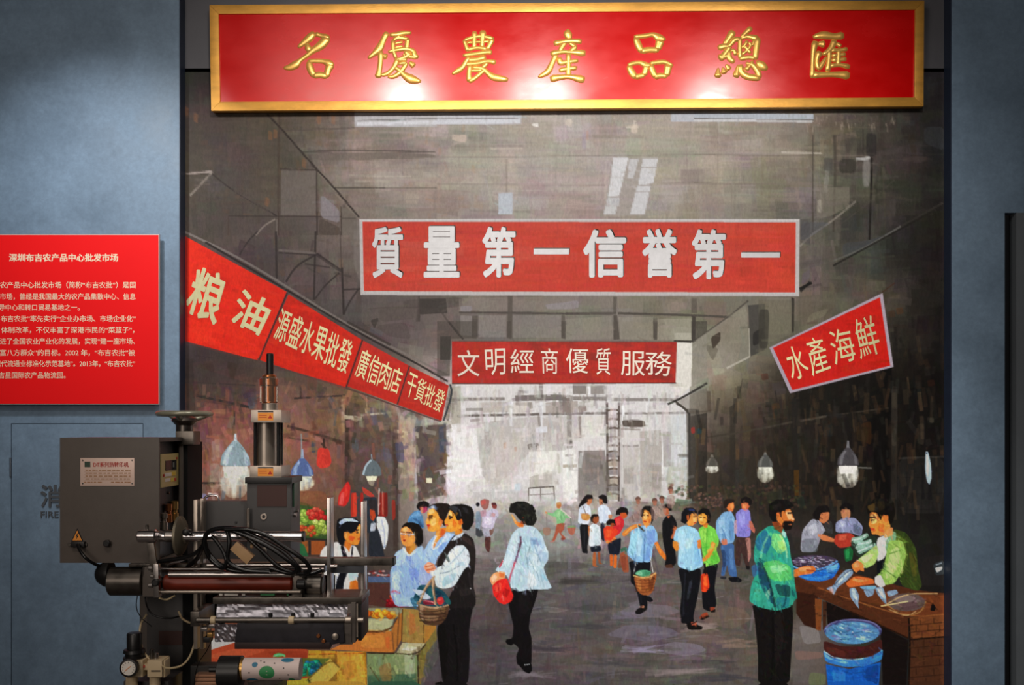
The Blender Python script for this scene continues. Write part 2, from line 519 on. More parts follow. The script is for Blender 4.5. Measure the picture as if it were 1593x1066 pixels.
fx = ((X - np.array(gx)[ix]) / (np.array(gx)[ix + 1] - np.array(gx)[ix]))[None, :, None]
fy = ((Y - np.array(gy)[iy]) / (np.array(gy)[iy + 1] - np.array(gy)[iy]))[:, None, None]
fx = fx * fx * (3 - 2 * fx); fy = fy * fy * (3 - 2 * fy)
cv[:] = (gc[iy][:, ix] * (1 - fx) * (1 - fy) + gc[iy][:, ix + 1] * fx * (1 - fy) + gc[iy + 1][:, ix] * (1 - fx) * fy + gc[iy + 1][:, ix + 1] * fx * fy)
# broad underpainting
dabs(285, 106, 1476, 700, 2600, 46, 20, 0.0, .12, 6, .45, 10, 4)
dabs(285, 560, 1476, 1084, 1500, 26, 14, 1.4, .3, 9, .45, 8, 7)
dabs(690, 820, 1240, 1084, 900, 34, 9, 0.0, .25, 8, .5, 10, 6)
# rusty undercoat showing through
for i in range(90):
    x, y = rng.uniform(290, 760), rng.uniform(175, 470)
    dab(x - CX0, y - CY0, rng.uniform(6, 22), rng.uniform(3, 8), rng.choice([0, 1.5]) + rng.normal(0, .2), cv[int(y - CY0), int(x - CX0)] * .8 + np.array([34, 18, 6]), rng.uniform(.2, .5))
# long dragged brush marks
dabs(300, 172, 1440, 345, 900, 70, 3, 0.0, .03, 5, .35, 8, 3)
dabs(290, 172, 560, 560, 420, 30, 6, 1.5, .1, 8, .35, 6, 4)
dabs(1240, 172, 1476, 640, 500, 30, 6, 1.5, .15, 12, .4, 6, 4)

# ---------------------------------------------------------------- ceiling and girders
T(280, 100, 400 / 1593)
Q('524943', '0 300 0 1060 1000 1060 1100 950 530 300', .25)
L('3a322e', '540 310 620 390 800 600 960 770 1110 950', 3, .9)
L('8a8076', '960 800 1110 960', 2, .5)
L('5a514b', '650 410 1080 395', 2.2, .7)
L('4a443e', '740 545 1050 530 1580 545', 2.6, .6)
L('4a443e', '960 765 1270 765', 2.2, .8)
L('6a625a', '1270 765 1593 765', 1.5, .6)
P('6b625a', '790 550 1330 545 1580 560 1580 580 1300 590 860 600', .6)
Q('b4b2b4', '1080 300 1593 300 1593 385 1085 388', .85)
L('7a7876', '1095 350 1593 335', 1.6, .8)
Q('d0cfd2', '1098 360 1593 348 1593 372 1098 382', .8)
Q('726a64', '625 650 845 655 840 935 625 935', .75)
L('4a3c34', '612 300 610 1060', 2, .75)
L('3c322e', '848 660 850 1060', 2.2, .8)
L('3c322e', '620 650 840 655', 2, .8); L('3c322e', '300 940 1000 945', 2, .55)
P('8e8a90', '870 800 985 900 990 985 870 950', .6)
P('50463f', '860 950 990 1010 990 1060 860 1060', .6)
Q('6f6860', '1000 880 1100 940 1095 1060 1000 1060', .7)
L('3e352f', '1000 880 1000 1060', 1.6, .7); L('57504a', '1000 955 1090 955', 2, .8)
L('a0948c', '35 680 200 665', 3, .8); L('8e847a', '200 670 60 815', 3, .8); L('3c332f', '200 680 320 780 600 940', 2.2, .8); L('6a605a', '330 780 570 925', 1.6, .5)
L('8e847a', '590 960 520 1000 470 1060', 2.5, .7); L('7e746c', '600 960 600 1060', 2, .6)
L('4a3c34', '300 940 300 1060', 1.6, .5)
for x, y in ((560, 440), (590, 430), (770, 610), (860, 340), (950, 340), (100, 330), (40, 290), (540, 850)):
    P('9a6844', [x - 12, y - 30, x + 14, y - 20, x + 10, y + 34, x - 14, y + 26], .35)
T(680, 160, 400 / 1593)
Q('b6b6ba', '0 62 520 58 520 130 0 134', .9); L('84807e', '0 100 500 96', 1.4, .8); Q('cccdd2', '0 106 515 102 515 128 0 132', .7)
Q('b2b4ba', '1445 60 1593 58 1593 120 1450 118', .9)
L('7b7169', '100 270 530 268', 2, .5); L('c0b4a4', '330 285 530 282', 3, .5)
L('857b74', '0 340 1593 322', 1.8, .6); L('857b74', '0 505 1040 510', 1.8, .5); L('8b8178', '1360 500 1593 498', 1.6, .6)
L('7e746c', '430 350 430 560', 3, .5)
Q('b4bac2', '382 560 465 558 466 690 378 690', .85)
Q('9d958e', '1085 340 1370 335 1290 700 1030 700', .8)
Q('cfcdcd', '1092 342 1185 342 1128 575 1060 580', .9); Q('c8c6c6', '1275 345 1368 345 1340 500 1245 512', .9)
Q('bfbdbd', '1190 350 1250 345 1215 470 1180 470', .8); Q('c5c3c3', '1240 515 1325 515 1285 690 1195 690', .9)
Q('bab8b8', '1055 590 1130 590 1125 640 1045 640', .8); Q('c2c0be', '1045 640 1115 640 1105 690 1030 690', .85)
L('a09892', '1240 400 1360 400', 2, .7); L('a09892', '1230 550 1320 550', 2, .6); L('a09892', '1070 460 1160 460', 2, .4)
P('c8b4a4', '90 200 180 195 180 245 130 240 95 230', .7); P('cbbcae', '800 100 840 105 835 150 795 140', .7)
P('ece4da', '585 130 630 128 628 148 595 145', .9)
L('d6c8b8', '1170 150 1250 150', 2, .9); L('d6c8b8', '1225 110 1210 180', 2.4, .9); P('cbb9a8', '1195 140 1245 125 1240 185 1205 190', .8)
P('9a8f9c', '895 190 925 190 922 290 898 290', .5); P('b28c7c', '925 170 940 170 938 230 925 230', .5)
T(1080, 160, 400 / 1593)
Q('aab0b8', '0 60 740 68 738 105 0 98', .9); Q('c8c8ca', '0 100 738 108 730 122 0 118', .8); L('6e6a68', '0 98 738 105', 1.3, .8)
L('b8aea2', '540 308 790 312', 2.6, .8); L('9a8f84', '0 300 540 310', 2, .6)
L('776e64', '0 322 1090 332', 2, .6); L('7b7268', '0 498 860 512', 2, .7)
for xx, a_, b_ in ((148, 320, 500), (375, 320, 700), (235, 500, 700), (645, 340, 700)):
    L('857b70', [xx, a_, xx, b_], 2, .45)
L('514a42', '735 200 735 800', 3.2, .75); L('4a443c', '870 200 872 500 862 800', 4.5, .8, 3); L('38332e', '1045 120 1045 320', 2.5, .5)
L('26221f', '1100 340 1095 560 1085 850', 3.2, .9)
P('2e2b2b', '1065 190 1130 190 1130 330 1065 330', .55); P('38352f', '900 350 1000 350 1000 435 900 435', .6); P('4c4a48', '800 340 860 340 860 420 800 420', .5)
P('4a4540', '890 190 1000 200 1000 270 890 270', .35)
L('b2b0ac', '1000 352 1090 342', 4, .8, 5); P('8e8a86', '1045 355 1090 350 1085 520 1045 520', .6)
P('837c70', '750 525 960 520 960 640 850 700 760 720', .5, 0); P('a8a294', '765 600 790 600 790 680 765 680', .5)
L('8d867c', '655 890 720 820 860 730 1000 610', 3, .7); L('5e574f', '655 920 960 720 1240 480', 2, .3)
P('5a5b60', '660 740 850 740 740 820 660 860', .5); P('4a4c52', '920 870 1100 850 1280 770 1000 940 920 960', .5)
L('6a6862', '860 980 1060 900 1280 765', 3, .7); L('3a3631', '1280 765 1540 620', 3, .8); L('26231f', '860 1010 1540 640', 3, .7)
P('3e4044', '1425 150 1550 150 1550 300 1425 250', .4)
for i in range(40):
    x = rng.uniform(680, 1250); y = rng.uniform(70, 150); L('a69a8c', [x, y, x + rng.normal(0, 3), y + rng.uniform(15, 50)], 1, .45)
# left wall trusses under the ceiling
T(280, 360, 440 / 1563)
L('3a3230', '530 0 535 260', 3.4, .8); L('38302e', '750 0 740 380', 3, .8); L('342c2a', '895 200 905 460', 3.4, .85); L('4a403c', '885 0 892 200', 2, .6)
L('3a3230', '430 0 370 60 330 130', 2.6, .7); L('3a3230', '750 130 640 190 585 280', 3, .8); L('6e6560', '545 105 640 110 750 122', 3.4, .9); L('3a3230', '545 118 750 130', 2, .7)
L('3a3230', '755 122 890 215', 3, .8); L('3a3230', '690 180 830 200', 2.4, .6); L('3a3230', '880 230 800 300 745 375', 2.6, .8); L('3a3230', '985 320 930 400 905 460', 2.6, .8)
L('3a3230', '905 322 1000 318', 2.6, .8); L('3a3230', '890 215 895 230 750 130', 2, .5)
Q('7e7672', '960 0 1000 0 1000 300 960 180', .5)
L('7a726c', '20 0 300 130 600 310 800 440 1010 560 1300 705 1490 800', 3.4, .85); L('2c2623', '140 60 600 330 1010 575 1300 725 1480 830', 3, .8)
L('463c38', '1040 430 1130 420 1320 420', 2, .5); L('3c3430', '1320 430 1315 500', 6, .6)
P('3e3632', '1230 380 1560 360 1560 420 1240 430', .4); P('3e3632', '1080 520 1250 500 1280 600 1150 580', .35)
L('5a6470', '1050 540 1120 570', 8, .3); L('3a3230', '1430 420 1480 500 1540 560', 3, .5); L('756c66', '1400 780 1480 800', 3, .6)
# beams seen below the big banner
T(540, 320, 360 / 1593)
Q('6c645e', '100 620 700 620 700 940 300 940 100 800', .35); Q('3c3632', '500 640 680 640 690 740 500 750', .7); Q('47403b', '490 620 500 620 500 790 490 790', .7)
Q('3c3733', '640 900 715 900 710 1062 640 1062', .8)
Q('877d76', '770 640 1593 620 1593 720 770 735', .55); L('514a45', '770 735 1100 738 1593 745', 3, .85)
Q('8e8884', '780 755 860 760 860 900 780 890', .6); Q('8d8681', '905 755 1095 755 1095 905 905 905', .6); Q('8b8480', '1140 755 1475 755 1475 910 1140 910', .5)
Q('57504a', '860 760 900 760 900 905 860 905', .8); Q('5a534c', '1105 620 1140 620 1135 905 1105 905', .8); Q('5e5750', '1475 755 1500 755 1500 905 1475 905', .7)
P('928c92', '1360 680 1500 665 1593 650 1593 710 1380 715', .5); P('8e8a90', '780 690 860 690 860 730 780 730', .5)
L('352e2a', '700 800 760 880 800 920', 3, .7); L('403833', '0 800 300 960', 4, .7)
P('3a342f', '160 790 220 770 190 850', .6); P('58504a', '220 700 480 700 480 780 220 800', .35)
T(880, 320, 380 / 1593)
L('57504a', '0 705 330 702', 4, .85); L('514b44', '340 702 830 715 1080 728', 3.6, .9)
Q('5a544c', '310 595 335 595 330 700 310 700', .7); Q('544d46', '312 715 335 715 352 872 312 875', .85); Q('5c564e', '572 735 598 735 595 878 575 878', .8)
Q('5a534b', '820 600 855 600 855 700 820 700', .6); Q('433d37', '825 720 848 720 845 880 822 880', .85)
Q('9b9588', '0 740 300 720 310 870 0 875', .3); Q('979184', '345 725 570 725 572 875 355 872', .4); Q('a09a8d', '600 740 820 735 820 875 600 875', .45)
Q('d6d2c0', '725 892 825 892 825 1061 728 1061', .95); Q('b7b2a2', '710 830 820 830 820 880 705 880', .5); L('3c3732', '705 884 830 886', 3, .9)
Q('8a8578', '850 880 1180 620 1195 980 1050 1061 825 1061', .55)
L('4a443e', '830 890 1050 735 1190 620', 3, .7); L('a09a8e', '850 880 1060 735', 2, .4); 
P('3c3128', '945 860 1010 820 1010 880 960 940', .75); P('564e44', '900 900 1000 930 960 1020', .4)
Q('474440', '1190 650 1300 640 1300 940 1205 985', .8); P('24211f', '1220 830 1290 790 1300 880 1220 920', .6); Q('8c8878', '1060 700 1180 680 1190 900 1070 900', .3)
Q('7e7a6e', '1310 600 1470 600 1470 840 1310 900', .5); L('383430', '1478 600 1480 830', 3, .9)
L('b8b2a4', '1050 1061 1200 985', 3, .7); L('b8b2a4', '1200 985 1195 800', 2, .6)
L('2e2a27', '1530 560 1593 500', 4, .9); Q('4c4a4c', '1530 90 1593 90 1593 260 1530 240', .4); P('6a5e6c', '1540 450 1593 410 1593 470 1540 520', .4)
T(1180, 440, 300 / 1230)
Q('6a6556', '0 110 230 110 225 330 0 460', .5); Q('615d50', '240 90 560 60 400 220 240 300', .45); L('37332c', '222 100 220 310', 3, .9)
P('3a3730', '0 170 70 170 60 420 0 420', .6); P('8b8670', '330 200 450 160 420 215 300 260', .3)
L('1e1b18', '260 40 340 0', 4, .9); L('4a3024', '790 60 870 0', 2, .6)
Q('1a1714', '300 630 850 540 850 1066 840 1066 830 800 250 870 220 700', .55)
Q('141210', '700 870 745 860 745 1066 700 1066', .8); Q('100e0d', '800 560 850 540 850 1066 805 1066', .8)
L('77716a', '0 935 230 885', 3, .8); L('8a827a', '265 882 440 850', 3.2, .8); L('5e5850', '440 850 830 798', 2.2, .8)
Q('3a3734', '215 740 262 730 262 1066 215 1066', .8)
P('4e4640', '850 660 885 660 890 920 850 920', .6); P('5c564e', '850 930 880 930 880 1060 850 1060', .5); P('6e675e', '1075 860 1110 850 1110 900 1080 900', .4)
P('7a7262', '1020 900 1060 900 1055 1030 1010 1030', .3)
P('7a4a1e', '650 900 720 880 720 1040 650 1000', .5); P('2e4a5a', '412 910 470 905 472 980 415 985', .6); E('7a3a1e', 460, 885, 14, 22, .6)
for x, y, c in ((110, 790, '8a5a2a'), (120, 820, '3a4038'), (60, 800, '3a2a1c'), (40, 600, '5a2c20'), (780, 800, '5a3a20'), (1100, 640, '5a3020'), (900, 180, '5a3a22'), (850, 200, '4a3020')):
    P(c, [x - 25, y - 18, x + 20, y - 24, x + 26, y + 16, x - 18, y + 24], .45)
dabs(1180, 600, 1474, 790, 500, 20, 5, 1.5, .15, 16, .5, 7, 6)

# ---------------------------------------------------------------- bright far end of the hall
T(680, 500, 420 / 1593)
Q('4c4640', '0 0 210 0 210 100 80 105 75 320 0 330', .5)
for x0, x1 in ((205, 235), (412, 440), (733, 760), (1275, 1300)):
    Q('554e47', [x0, 0, x1, 0, x1 - 2, 105, x0, 100], .7)
Q('d8d3cf', '110 370 1400 365 1490 380 1485 900 1470 1062 60 1062 60 610', .9)
Q('dcd5c8', '1420 125 1500 120 1500 380 1440 440 1400 440 1405 380', .95); L('3c3732', '1400 115 1500 122', 3, .9)
Q('47413b', '1500 0 1593 0 1593 60 1510 120 1500 100', .6); Q('8a857a', '1505 130 1593 70 1593 330 1505 390', .7)
Q('a59f90', '90 390 140 380 140 600 80 610', .8); Q('6a635c', '40 560 70 400 95 390 70 600', .7)
Q('efeae6', '60 620 180 610 230 640 260 900 90 1030 62 1020', .8)
Q('a29a93', '230 600 600 560 720 600 760 760 540 780 470 860 330 1000 260 900', .55)
Q('b5aca6', '640 560 1000 560 1000 640 860 640 830 700 640 760', .55)
Q('7d7670', '800 370 880 370 880 430 800 430', .85); Q('8c857f', '905 375 985 375 985 430 905 430', .85); Q('f2efec', '880 372 905 372 905 432 880 432', .9)
Q('8e8782', '600 370 625 370 625 450 600 450', .9)
L('7e7772', '90 460 400 458', 5, .85); L('6f6863', '460 455 700 448 800 455', 9, .85); L('7c7570', '800 455 1000 458', 6, .85); L('7c7570', '1030 462 1420 462', 5, .8)
L('67605b', '120 560 260 555 480 552 620 548', 4, .9); L('6f6863', '620 548 1000 542', 4, .85); L('7f7974', '1060 545 1500 540', 3.6, .85)
Q('a49a90', '260 480 420 475 420 535 260 540', .6); Q('9a8f86', '640 480 830 470 830 540 640 545', .7); Q('7c726b', '740 440 800 440 800 540 740 540', .7)
Q('c9beb2', '450 480 560 475 560 545 450 545', .6); P('7c6d66', '830 500 880 495 885 530 835 540', .7)
L('f0eeec', '435 475 435 620', 4, .9); L('e4e4e6', '615 470 615 760', 5, .7); L('9a948f', '600 560 605 620', 4, .7)
L('f5f3f0', '1098 480 1098 620', 4, .95); L('ece8e4', '1238 480 1238 540', 3.4, .9)
Q('8c857f', '765 540 795 540 795 750 765 750', .85); Q('8a807a', '835 560 855 560 855 690 835 690', .8); P('5a544f', '770 700 800 695 800 750 772 752', .8)
P('7e7671', '530 725 600 718 600 755 540 760', .8); Q('dbdbe0', '580 625 650 620 650 655 585 658', .8)
Q('d2c7bb', '340 700 520 690 470 860 420 1000 290 980 300 820', .4); Q('c8beb8', '370 740 500 760 480 900 380 980', .5)
P('c09a84', '390 720 410 710 410 750 392 755', .5); P('b88f7c', '455 740 470 740 470 770 455 770', .5); P('c4a488', '20 790 50 785 50 820 22 822', .7)
# white screens and cupboard
Q('e9e4da', '540 770 700 765 725 780 725 905 660 900 540 930', .95); L('b7b0a6', '712 780 722 900', 4, .8)
Q('ede9e0', '738 760 828 757 828 1062 745 1062', 1); Q('a7a29b', '755 785 805 783 805 797 755 800', .9); L('a59a88', '742 855 825 853', 5, .8)
Q('bab2aa', '545 920 660 885 700 890 720 960 690 985 545 985', .9)
Q('847d78', '832 765 990 760 1000 860 1000 1062 832 1062', .9); Q('6f6965', '870 780 960 770 980 900 880 960', .4); Q('9c8f8c', '900 770 985 765 985 820 900 830', .5)
L('c2a494', '950 860 950 960', 3, .4); Q('e2dccf', '850 560 990 560 985 690 850 690', .6); L('e4d8d4', '880 750 985 752', 5, .7)
# ladder
Q('9b948e', '1075 480 1090 480 1090 1062 1075 1062', .35)
L('5a4e49', '1003 480 1006 1062', 3.6, .95); L('5a4e49', '1073 480 1072 1062', 3.4, .95)
for i, yy in enumerate((525, 578, 632, 685, 735, 770, 822, 872, 925, 968, 1020)):
    L('64584f', [1005, yy + 3, 1038, yy - 5, 1070, yy + 1], 3.2, .95)
    if i > 4: Q('70686a' if i % 2 else '9d8e7c', [1010, yy + 6, 1068, yy + 6, 1068, yy + 34, 1010, yy + 34], .7)
P('5b5049', '1090 582 1225 585 1228 625 1095 622', .95); L('8a7f78', '1085 635 1200 640', 3, .6)
Q('cfc8c0', '1095 655 1190 650 1190 730 1095 735', .8); L('8f8882', '1095 737 1190 735', 4, .8)
Q('a79f96', '1195 650 1320 640 1330 830 1320 1062 1200 1062', .75); Q('968e86', '1255 840 1320 840 1320 1000 1255 1000', .5); L('f2efe9', '1335 700 1328 860 1330 900', 2.4, .9)
Q('b4aca4', '1095 745 1190 745 1190 1062 1095 1062', .6); Q('8f8780', '1100 870 1160 860 1160 960 1100 960', .5); Q('cac3bc', '1160 900 1195 900 1195 1000 1160 1000', .7)
Q('c9cac8', '1380 560 1480 550 1480 880 1440 900 1360 1000 1340 900', .8); Q('9a938c', '1330 650 1380 650 1380 860 1335 860', .6)
for i in range(60):
    x = rng.uniform(1340, 1470); y = rng.uniform(820, 1010)
    P(rng.choice(['a3b39c', 'b7a59a', '8e8a82', 'd0d2cc', '9c9a76']), [x, y, x + 22, y - 6, x + 20, y + 22, x - 2, y + 20], .4)
Q('ddd0dc', '65 940 170 950 170 1030 70 1020', .5); Q('a09a98', '180 1010 540 1000 540 1062 180 1062', .4); P('bcd0da', '455 960 500 955 500 1000 455 1005', .6)
for x, y in ((260, 650), (300, 690), (180, 700), (380, 650), (450, 800), (330, 880), (560, 840), (620, 700), (690, 680), (520, 660)):
    P(rng.choice(['8b827c', 'c8bcb0', 'efe9e2', 'a08f86']), [x - 18, y - 40, x + 16, y - 44, x + 18, y + 46, x - 14, y + 50], .35)
dabs(697, 598, 1070, 800, 1000, 20, 4, 1.55, .1, 5, .45, 5, 4)
# table frame
L('6b6460', '538 985 690 975', 2.2, .95); L('7a726c', '540 985 540 1062', 2, .95); L('7a726c', '610 985 612 1062', 2, .9); L('77706a', '688 978 694 1062', 2, .95); L('8a827c', '545 1025 690 1018', 1.6, .9)

# girder on the right of the opening
Q('7b756a', '1420 470 1593 390 1593 560 1490 545', .55); L('3a3632', '1360 490 1450 450 1593 365', 3.4, .95); L('4a443e', '1410 485 1450 505 1490 550', 3, .9); L('2f2b28', '1488 545 1490 1062', 3.6, .9)
Q('2c2824', '1495 560 1593 540 1593 1062 1495 1062', .55)
P('d8342c', '1498 628 1520 622 1522 660 1500 664', .95); P('2e5a66', '1530 635 1560 630 1562 662 1532 665', .85); P('6e6a3c', '1515 668 1545 664 1548 690 1520 692', .7)
T(1040, 600, 440 / 1593)
Q('57524c', '100 130 160 130 165 600 105 600', .5); Q('4a463f', '345 120 375 100 378 620 345 620', .6); L('6a635a', '350 140 375 130 376 280', 2, .6)
L('4a443c', '40 90 110 145', 3.4, .9); L('6a6258', '120 150 240 145', 3, .6)
L('5a544a', '170 300 340 272', 3, .5); L('6a645a', '345 275 700 205', 2.6, .85)
P('6a5638', '150 280 165 280 170 620 155 620', .3)
Q('3b3734', '695 80 720 70 735 480 700 480', .8); Q('7c5a24', '705 475 735 475 735 620 710 620', .85)
P('4c3c24', '1060 250 1120 230 1120 320 1060 310', .8)
Q('0f0d0c', '1150 160 1245 130 1250 640 1160 640', .7); Q('4e4943', '1255 20 1290 20 1285 640 1255 640', .75); P('6c665c', '1258 240 1282 240 1282 340 1258 340', .6); P('77705f', '1258 40 1285 40 1285 130 1258 130', .4)
P('4a4a4a', '1290 400 1560 400 1560 720 1290 720', .45); L('6a6a6a', '1295 410 1550 400', 3, .5)
for x in range(1300, 1560, 42): L('2c2a2a', [x, 410, x, 720], 1.4, .6)
for y in (520, 610, 700): L('2c2a2a', [1290, y, 1560, y - 4], 1.4, .6)
P('8a8474', '1470 180 1495 180 1495 210 1470 210', .5); P('5a5548', '1400 220 1440 210 1440 340 1400 320', .4); P('6a5a40', '860 380 900 380 900 400 860 400', .4)
for i in range(260):
    x = rng.uniform(0, 760); y = rng.uniform(560, 700) - max(0, 60 - x) * .6
    P(rng.choice(['5a5a3a', '6a5648', '7e5c50', '4a4c34', '8a6a5e', '3c3a2e', '90706a', '2e4a3c', '6e7a50']), [x, y, x + 14, y - 6, x + 22, y + 8, x + 4, y + 14], .5)
for i in range(60):
    x = rng.uniform(160, 300); y = rng.uniform(600, 680)
    P(rng.choice(['b08a80', '8a6f78', 'c09a88', 'a7888a']), [x, y, x + 10, y - 4, x + 12, y + 6, x + 2, y + 8], .5)
P('4e5a44', '540 600 640 585 640 640 560 650', .5); P('3c6450', '720 640 760 620 770 680 740 700', .4)

# the right hand stalls lie deep in the hall
yy_, xx_ = np.mgrid[0:CH, 0:CW]; xx_ = xx_ + CX0; yy_ = yy_ + CY0
k_ = np.clip((xx_ - 1070) / 40, 0, 1) * np.clip((yy_ - 540 - np.clip(1230 - xx_, 0, 160) * .35) / 60, 0, 1) * np.clip((880 - yy_) / 90, 0, 1)
cv *= (1 - .30 * k_)[..., None] * np.array([1.0, .96, .9], 'f4') ** k_[..., None]
for i in range(220):
    x, y = rng.uniform(1080, 1470), rng.uniform(600, 800)
    dab(x - CX0, y - CY0, rng.uniform(8, 40), rng.uniform(2, 7), 1.55 + rng.normal(0, .12), colr(rng.choice(['3a2c20', '4e3c2c', '5a4a38', '24201c', '6a5236', '3a3a34', '1c1917', '7a6244'])), rng.uniform(.15, .42))

# ---------------------------------------------------------------- left market hall
T(290, 600, 410 / 1593)
Q('3a302c', '0 -160 40 -160 60 250 0 250', .6); Q('47403c', '40 -120 420 0 430 110 80 60 60 -60', .5)
Q('a06a5c', '110 100 380 140 390 560 180 560 110 300', .25); Q('8a5a4c', '600 240 950 340 950 740 620 640', .35)
Q('80604c', '560 0 960 60 960 300 600 200', .25)
L('3a3230', '-10 -20 420 0', 2, .5); L('35302e', '60 60 380 130', 4, .85); L('3a3432', '290 100 288 300', 3, .85); L('55403a', '140 185 260 200', 3, .5)
L('3a322e', '650 78 960 60', 3, .8); L('3a322e', '690 0 690 78', 3, .8); L('3a322e', '800 10 800 50', 2, .7); P('5a4640', '740 0 830 20 840 50 760 50', .5)
L('4a3a30', '610 245 760 285 940 340', 4, .9); L('4a3a30', '610 315 740 335', 3, .8); L('4a3a30', '860 320 945 352', 4, .7); P('ae8078', '740 300 800 310 830 345 770 330', .5)
Q('42342c', '958 70 985 70 990 600 958 600', .9); Q('c1a58e', '935 80 958 80 955 290 935 290', .5); Q('544a46', '985 100 1280 170 1280 1040 985 1040', .5)
Q('4a3c36', '1245 300 1280 300 1280 1000 1250 1000', .8); Q('b39c88', '1285 180 1375 200 1380 560 1360 700 1290 560', .65); Q('887a70', '1285 560 1380 560 1370 1040 1290 1040', .6)
Q('4a3e38', '1380 230 1570 230 1570 660 1400 700', .75); P('4a5268', '1525 250 1555 245 1560 430 1530 430', .6); P('7a5a48', '1540 400 1575 410 1575 500 1545 510', .6)
P('594c58', '1400 420 1500 430 1520 540 1480 480 1430 520 1410 640', .6); P('6b4a34', '1430 500 1510 480 1525 560 1440 600', .5)
P('6a6478', '1110 130 1150 130 1150 240 1115 240', .6); P('5c6876', '1000 310 1040 320 1040 400 1005 410', .7); P('56566e', '1260 340 1310 340 1320 470 1270 460', .7)
P('605f76', '1190 380 1250 380 1250 500 1200 500', .5); P('4a5058', '755 335 782 335 782 405 755 405', .9); P('524846', '860 70 885 70 885 140 862 140', .7)
L('c8c0a8', '955 190 1060 200', 6, .7); L('c2b8a4', '1055 180 1240 162', 3, .8); L('b4b09c', '1380 240 1590 222', 4, .7); P('a5a898', '1280 160 1590 220 1590 240 1400 240 1280 200', .35)
for x in (1088, 1165, 1190): L('a5988a', [x, 60, x + 4, 180], 1.2, .7)
P('342c28', '1280 110 1420 170 1400 190 1290 150', .4)
P('6a504c', '95 260 140 255 150 380 100 380', .7); P('8e6a56', '210 330 260 330 250 400 215 400', .5); P('9a8a84', '150 340 200 320 210 450 150 460', .5)
P('c87060', '80 360 115 360 100 620 85 600', .35); P('b0b0a8', '140 470 200 470 200 620 140 620', .35)
P('3c5c72', '370 70 410 70 415 140 375 140', .4)
L('2c2624', '70 590 380 590', 3, .8); P('8484a8', '85 650 130 655 130 690 85 690', .7); L('d8c8c0', '130 655 190 660 192 690', 4, .8)
dabs(290, 600, 700, 780, 1300, 16, 5, 1.45, .25, 10, .45, 6, 9)
with fig('painted_lantern', 'painted bare red lampshade hanging on the market wire', 20):
    T(290, 600, 410 / 1593)
    P('c84438', '795 375 860 380 878 460 862 492 810 502 785 480', 1); P('a83830', '830 385 858 385 872 470 840 480', .5); L('3a2a24', '830 320 832 378', 3, .9); L('4a3830', '815 350 845 380', 3, .8)

def lamp(cx, top, bot, hw, cap, shade, hi, glow, glen):
    P(shade, [cx - hw * .12, top, cx + hw * .12, top, cx + hw * .5, top + (bot - top) * .25, cx + hw * .92, top + (bot - top) * .65, cx + hw, bot, cx - hw, bot, cx - hw * .92, top + (bot - top) * .6, cx - hw * .5, top + (bot - top) * .25], 1, 1)
    P(hi, [cx - hw * .8, bot - 8 * hw / 90, cx - hw * .75, top + (bot - top) * .55, cx - hw * .35, top + (bot - top) * .2, cx - hw * .1, top + (bot - top) * .2, cx - hw * .4, top + (bot - top) * .5, cx - hw * .5, bot - 6], .75)
    P(hi, [cx + hw * .6, bot - 10 * hw / 90, cx + hw * .55, top + (bot - top) * .5, cx + hw * .3, top + (bot - top) * .3, cx + hw * .75, top + (bot - top) * .5, cx + hw * .85, bot - 6], .5)
    L(hi, [cx, top - cap, cx, top + 5], 3, .9, 5)
    Q(glow, [cx - hw * .85, bot, cx + hw * .85, bot, cx + hw * .7, bot + glen * .35, cx - hw * .7, bot + glen * .35], .95)
    P(glow, [cx - hw * .9, bot, cx + hw * .9, bot, cx + hw * 1.0, bot + glen * .6, cx + hw * .5, bot + glen * .95, cx - hw * .5, bot + glen * .95, cx - hw * 1.0, bot + glen * .6], .3)
    for i in range(60):
        u = rng.uniform(-.9, .9); a_ = rng.uniform(0, .5); l_ = glen * rng.uniform(.4, 1.05) * (1 - .3 * abs(u))
        L(glow if rng.random() < .75 else shade, [cx + hw * u, bot + glen * a_, cx + hw * u * 1.08, bot + max(l_, glen * a_ + 6)], 9 * hw / 90 + 1.2, .2, 5 * hw / 90)
with fig('painted_lamp', 'painted large glass pendant lamp glowing left of the cylinder', 60, 8, 3):
    T(290, 600, 410 / 1593); lamp(296, 330, 488, 92, 40, '8a9a9e', 'bccace', 'e6e4cc', 200)
    P('a8aaa4', '210 500 245 500 235 680 212 690', .4); P('555a5c', '318 610 330 610 330 690 318 690', .6)
with fig('painted_lamp', 'painted blue pendant lamp glowing right of the cylinder', 40, 6, 2.5):
    T(290, 600, 410 / 1593); lamp(700, 435, 550, 70, 50, '5c6c92', '9fb0cc', 'f2efca', 90)
    L('8a9c9c', '694 290 698 440', 2, .7)
with fig('painted_lamp', 'painted small pendant lamp above the hanging meat', 20, 5, 2):
    T(290, 600, 410 / 1593); P('6a7478', '1118 445 1150 460 1175 500 1180 548 1062 545 1075 490', .95); L('aabcc4', '1118 450 1085 480 1068 540', 3, .9); L('8a98a0', '1118 415 1122 450', 2, .9); Q('f4f0c8', '1085 548 1155 548 1145 575 1095 578', .95); P('c8c2a0', '1095 578 1140 576 1128 610 1105 600', .5)
with fig('painted_lamp', 'painted faint pendant lamp over the far left stalls', 10, 5, 2):
    T(290, 600, 410 / 1593); P('5c5a54', '1466 490 1490 530 1495 562 1442 562 1445 520', .9); Q('f0ecc4', '1450 560 1484 560 1484 590 1450 588', .9)
with fig('painted_lamp', 'painted pendant lamp glowing above the bearded man', 20, 5, 2):
    T(1040, 600, 440 / 1593); lamp(1011, 345, 452, 62, 35, '504c4e', '7c7a7c', 'f4f1e0', 130)
    L('8a8880', '1065 462 1145 465', 2, .7)
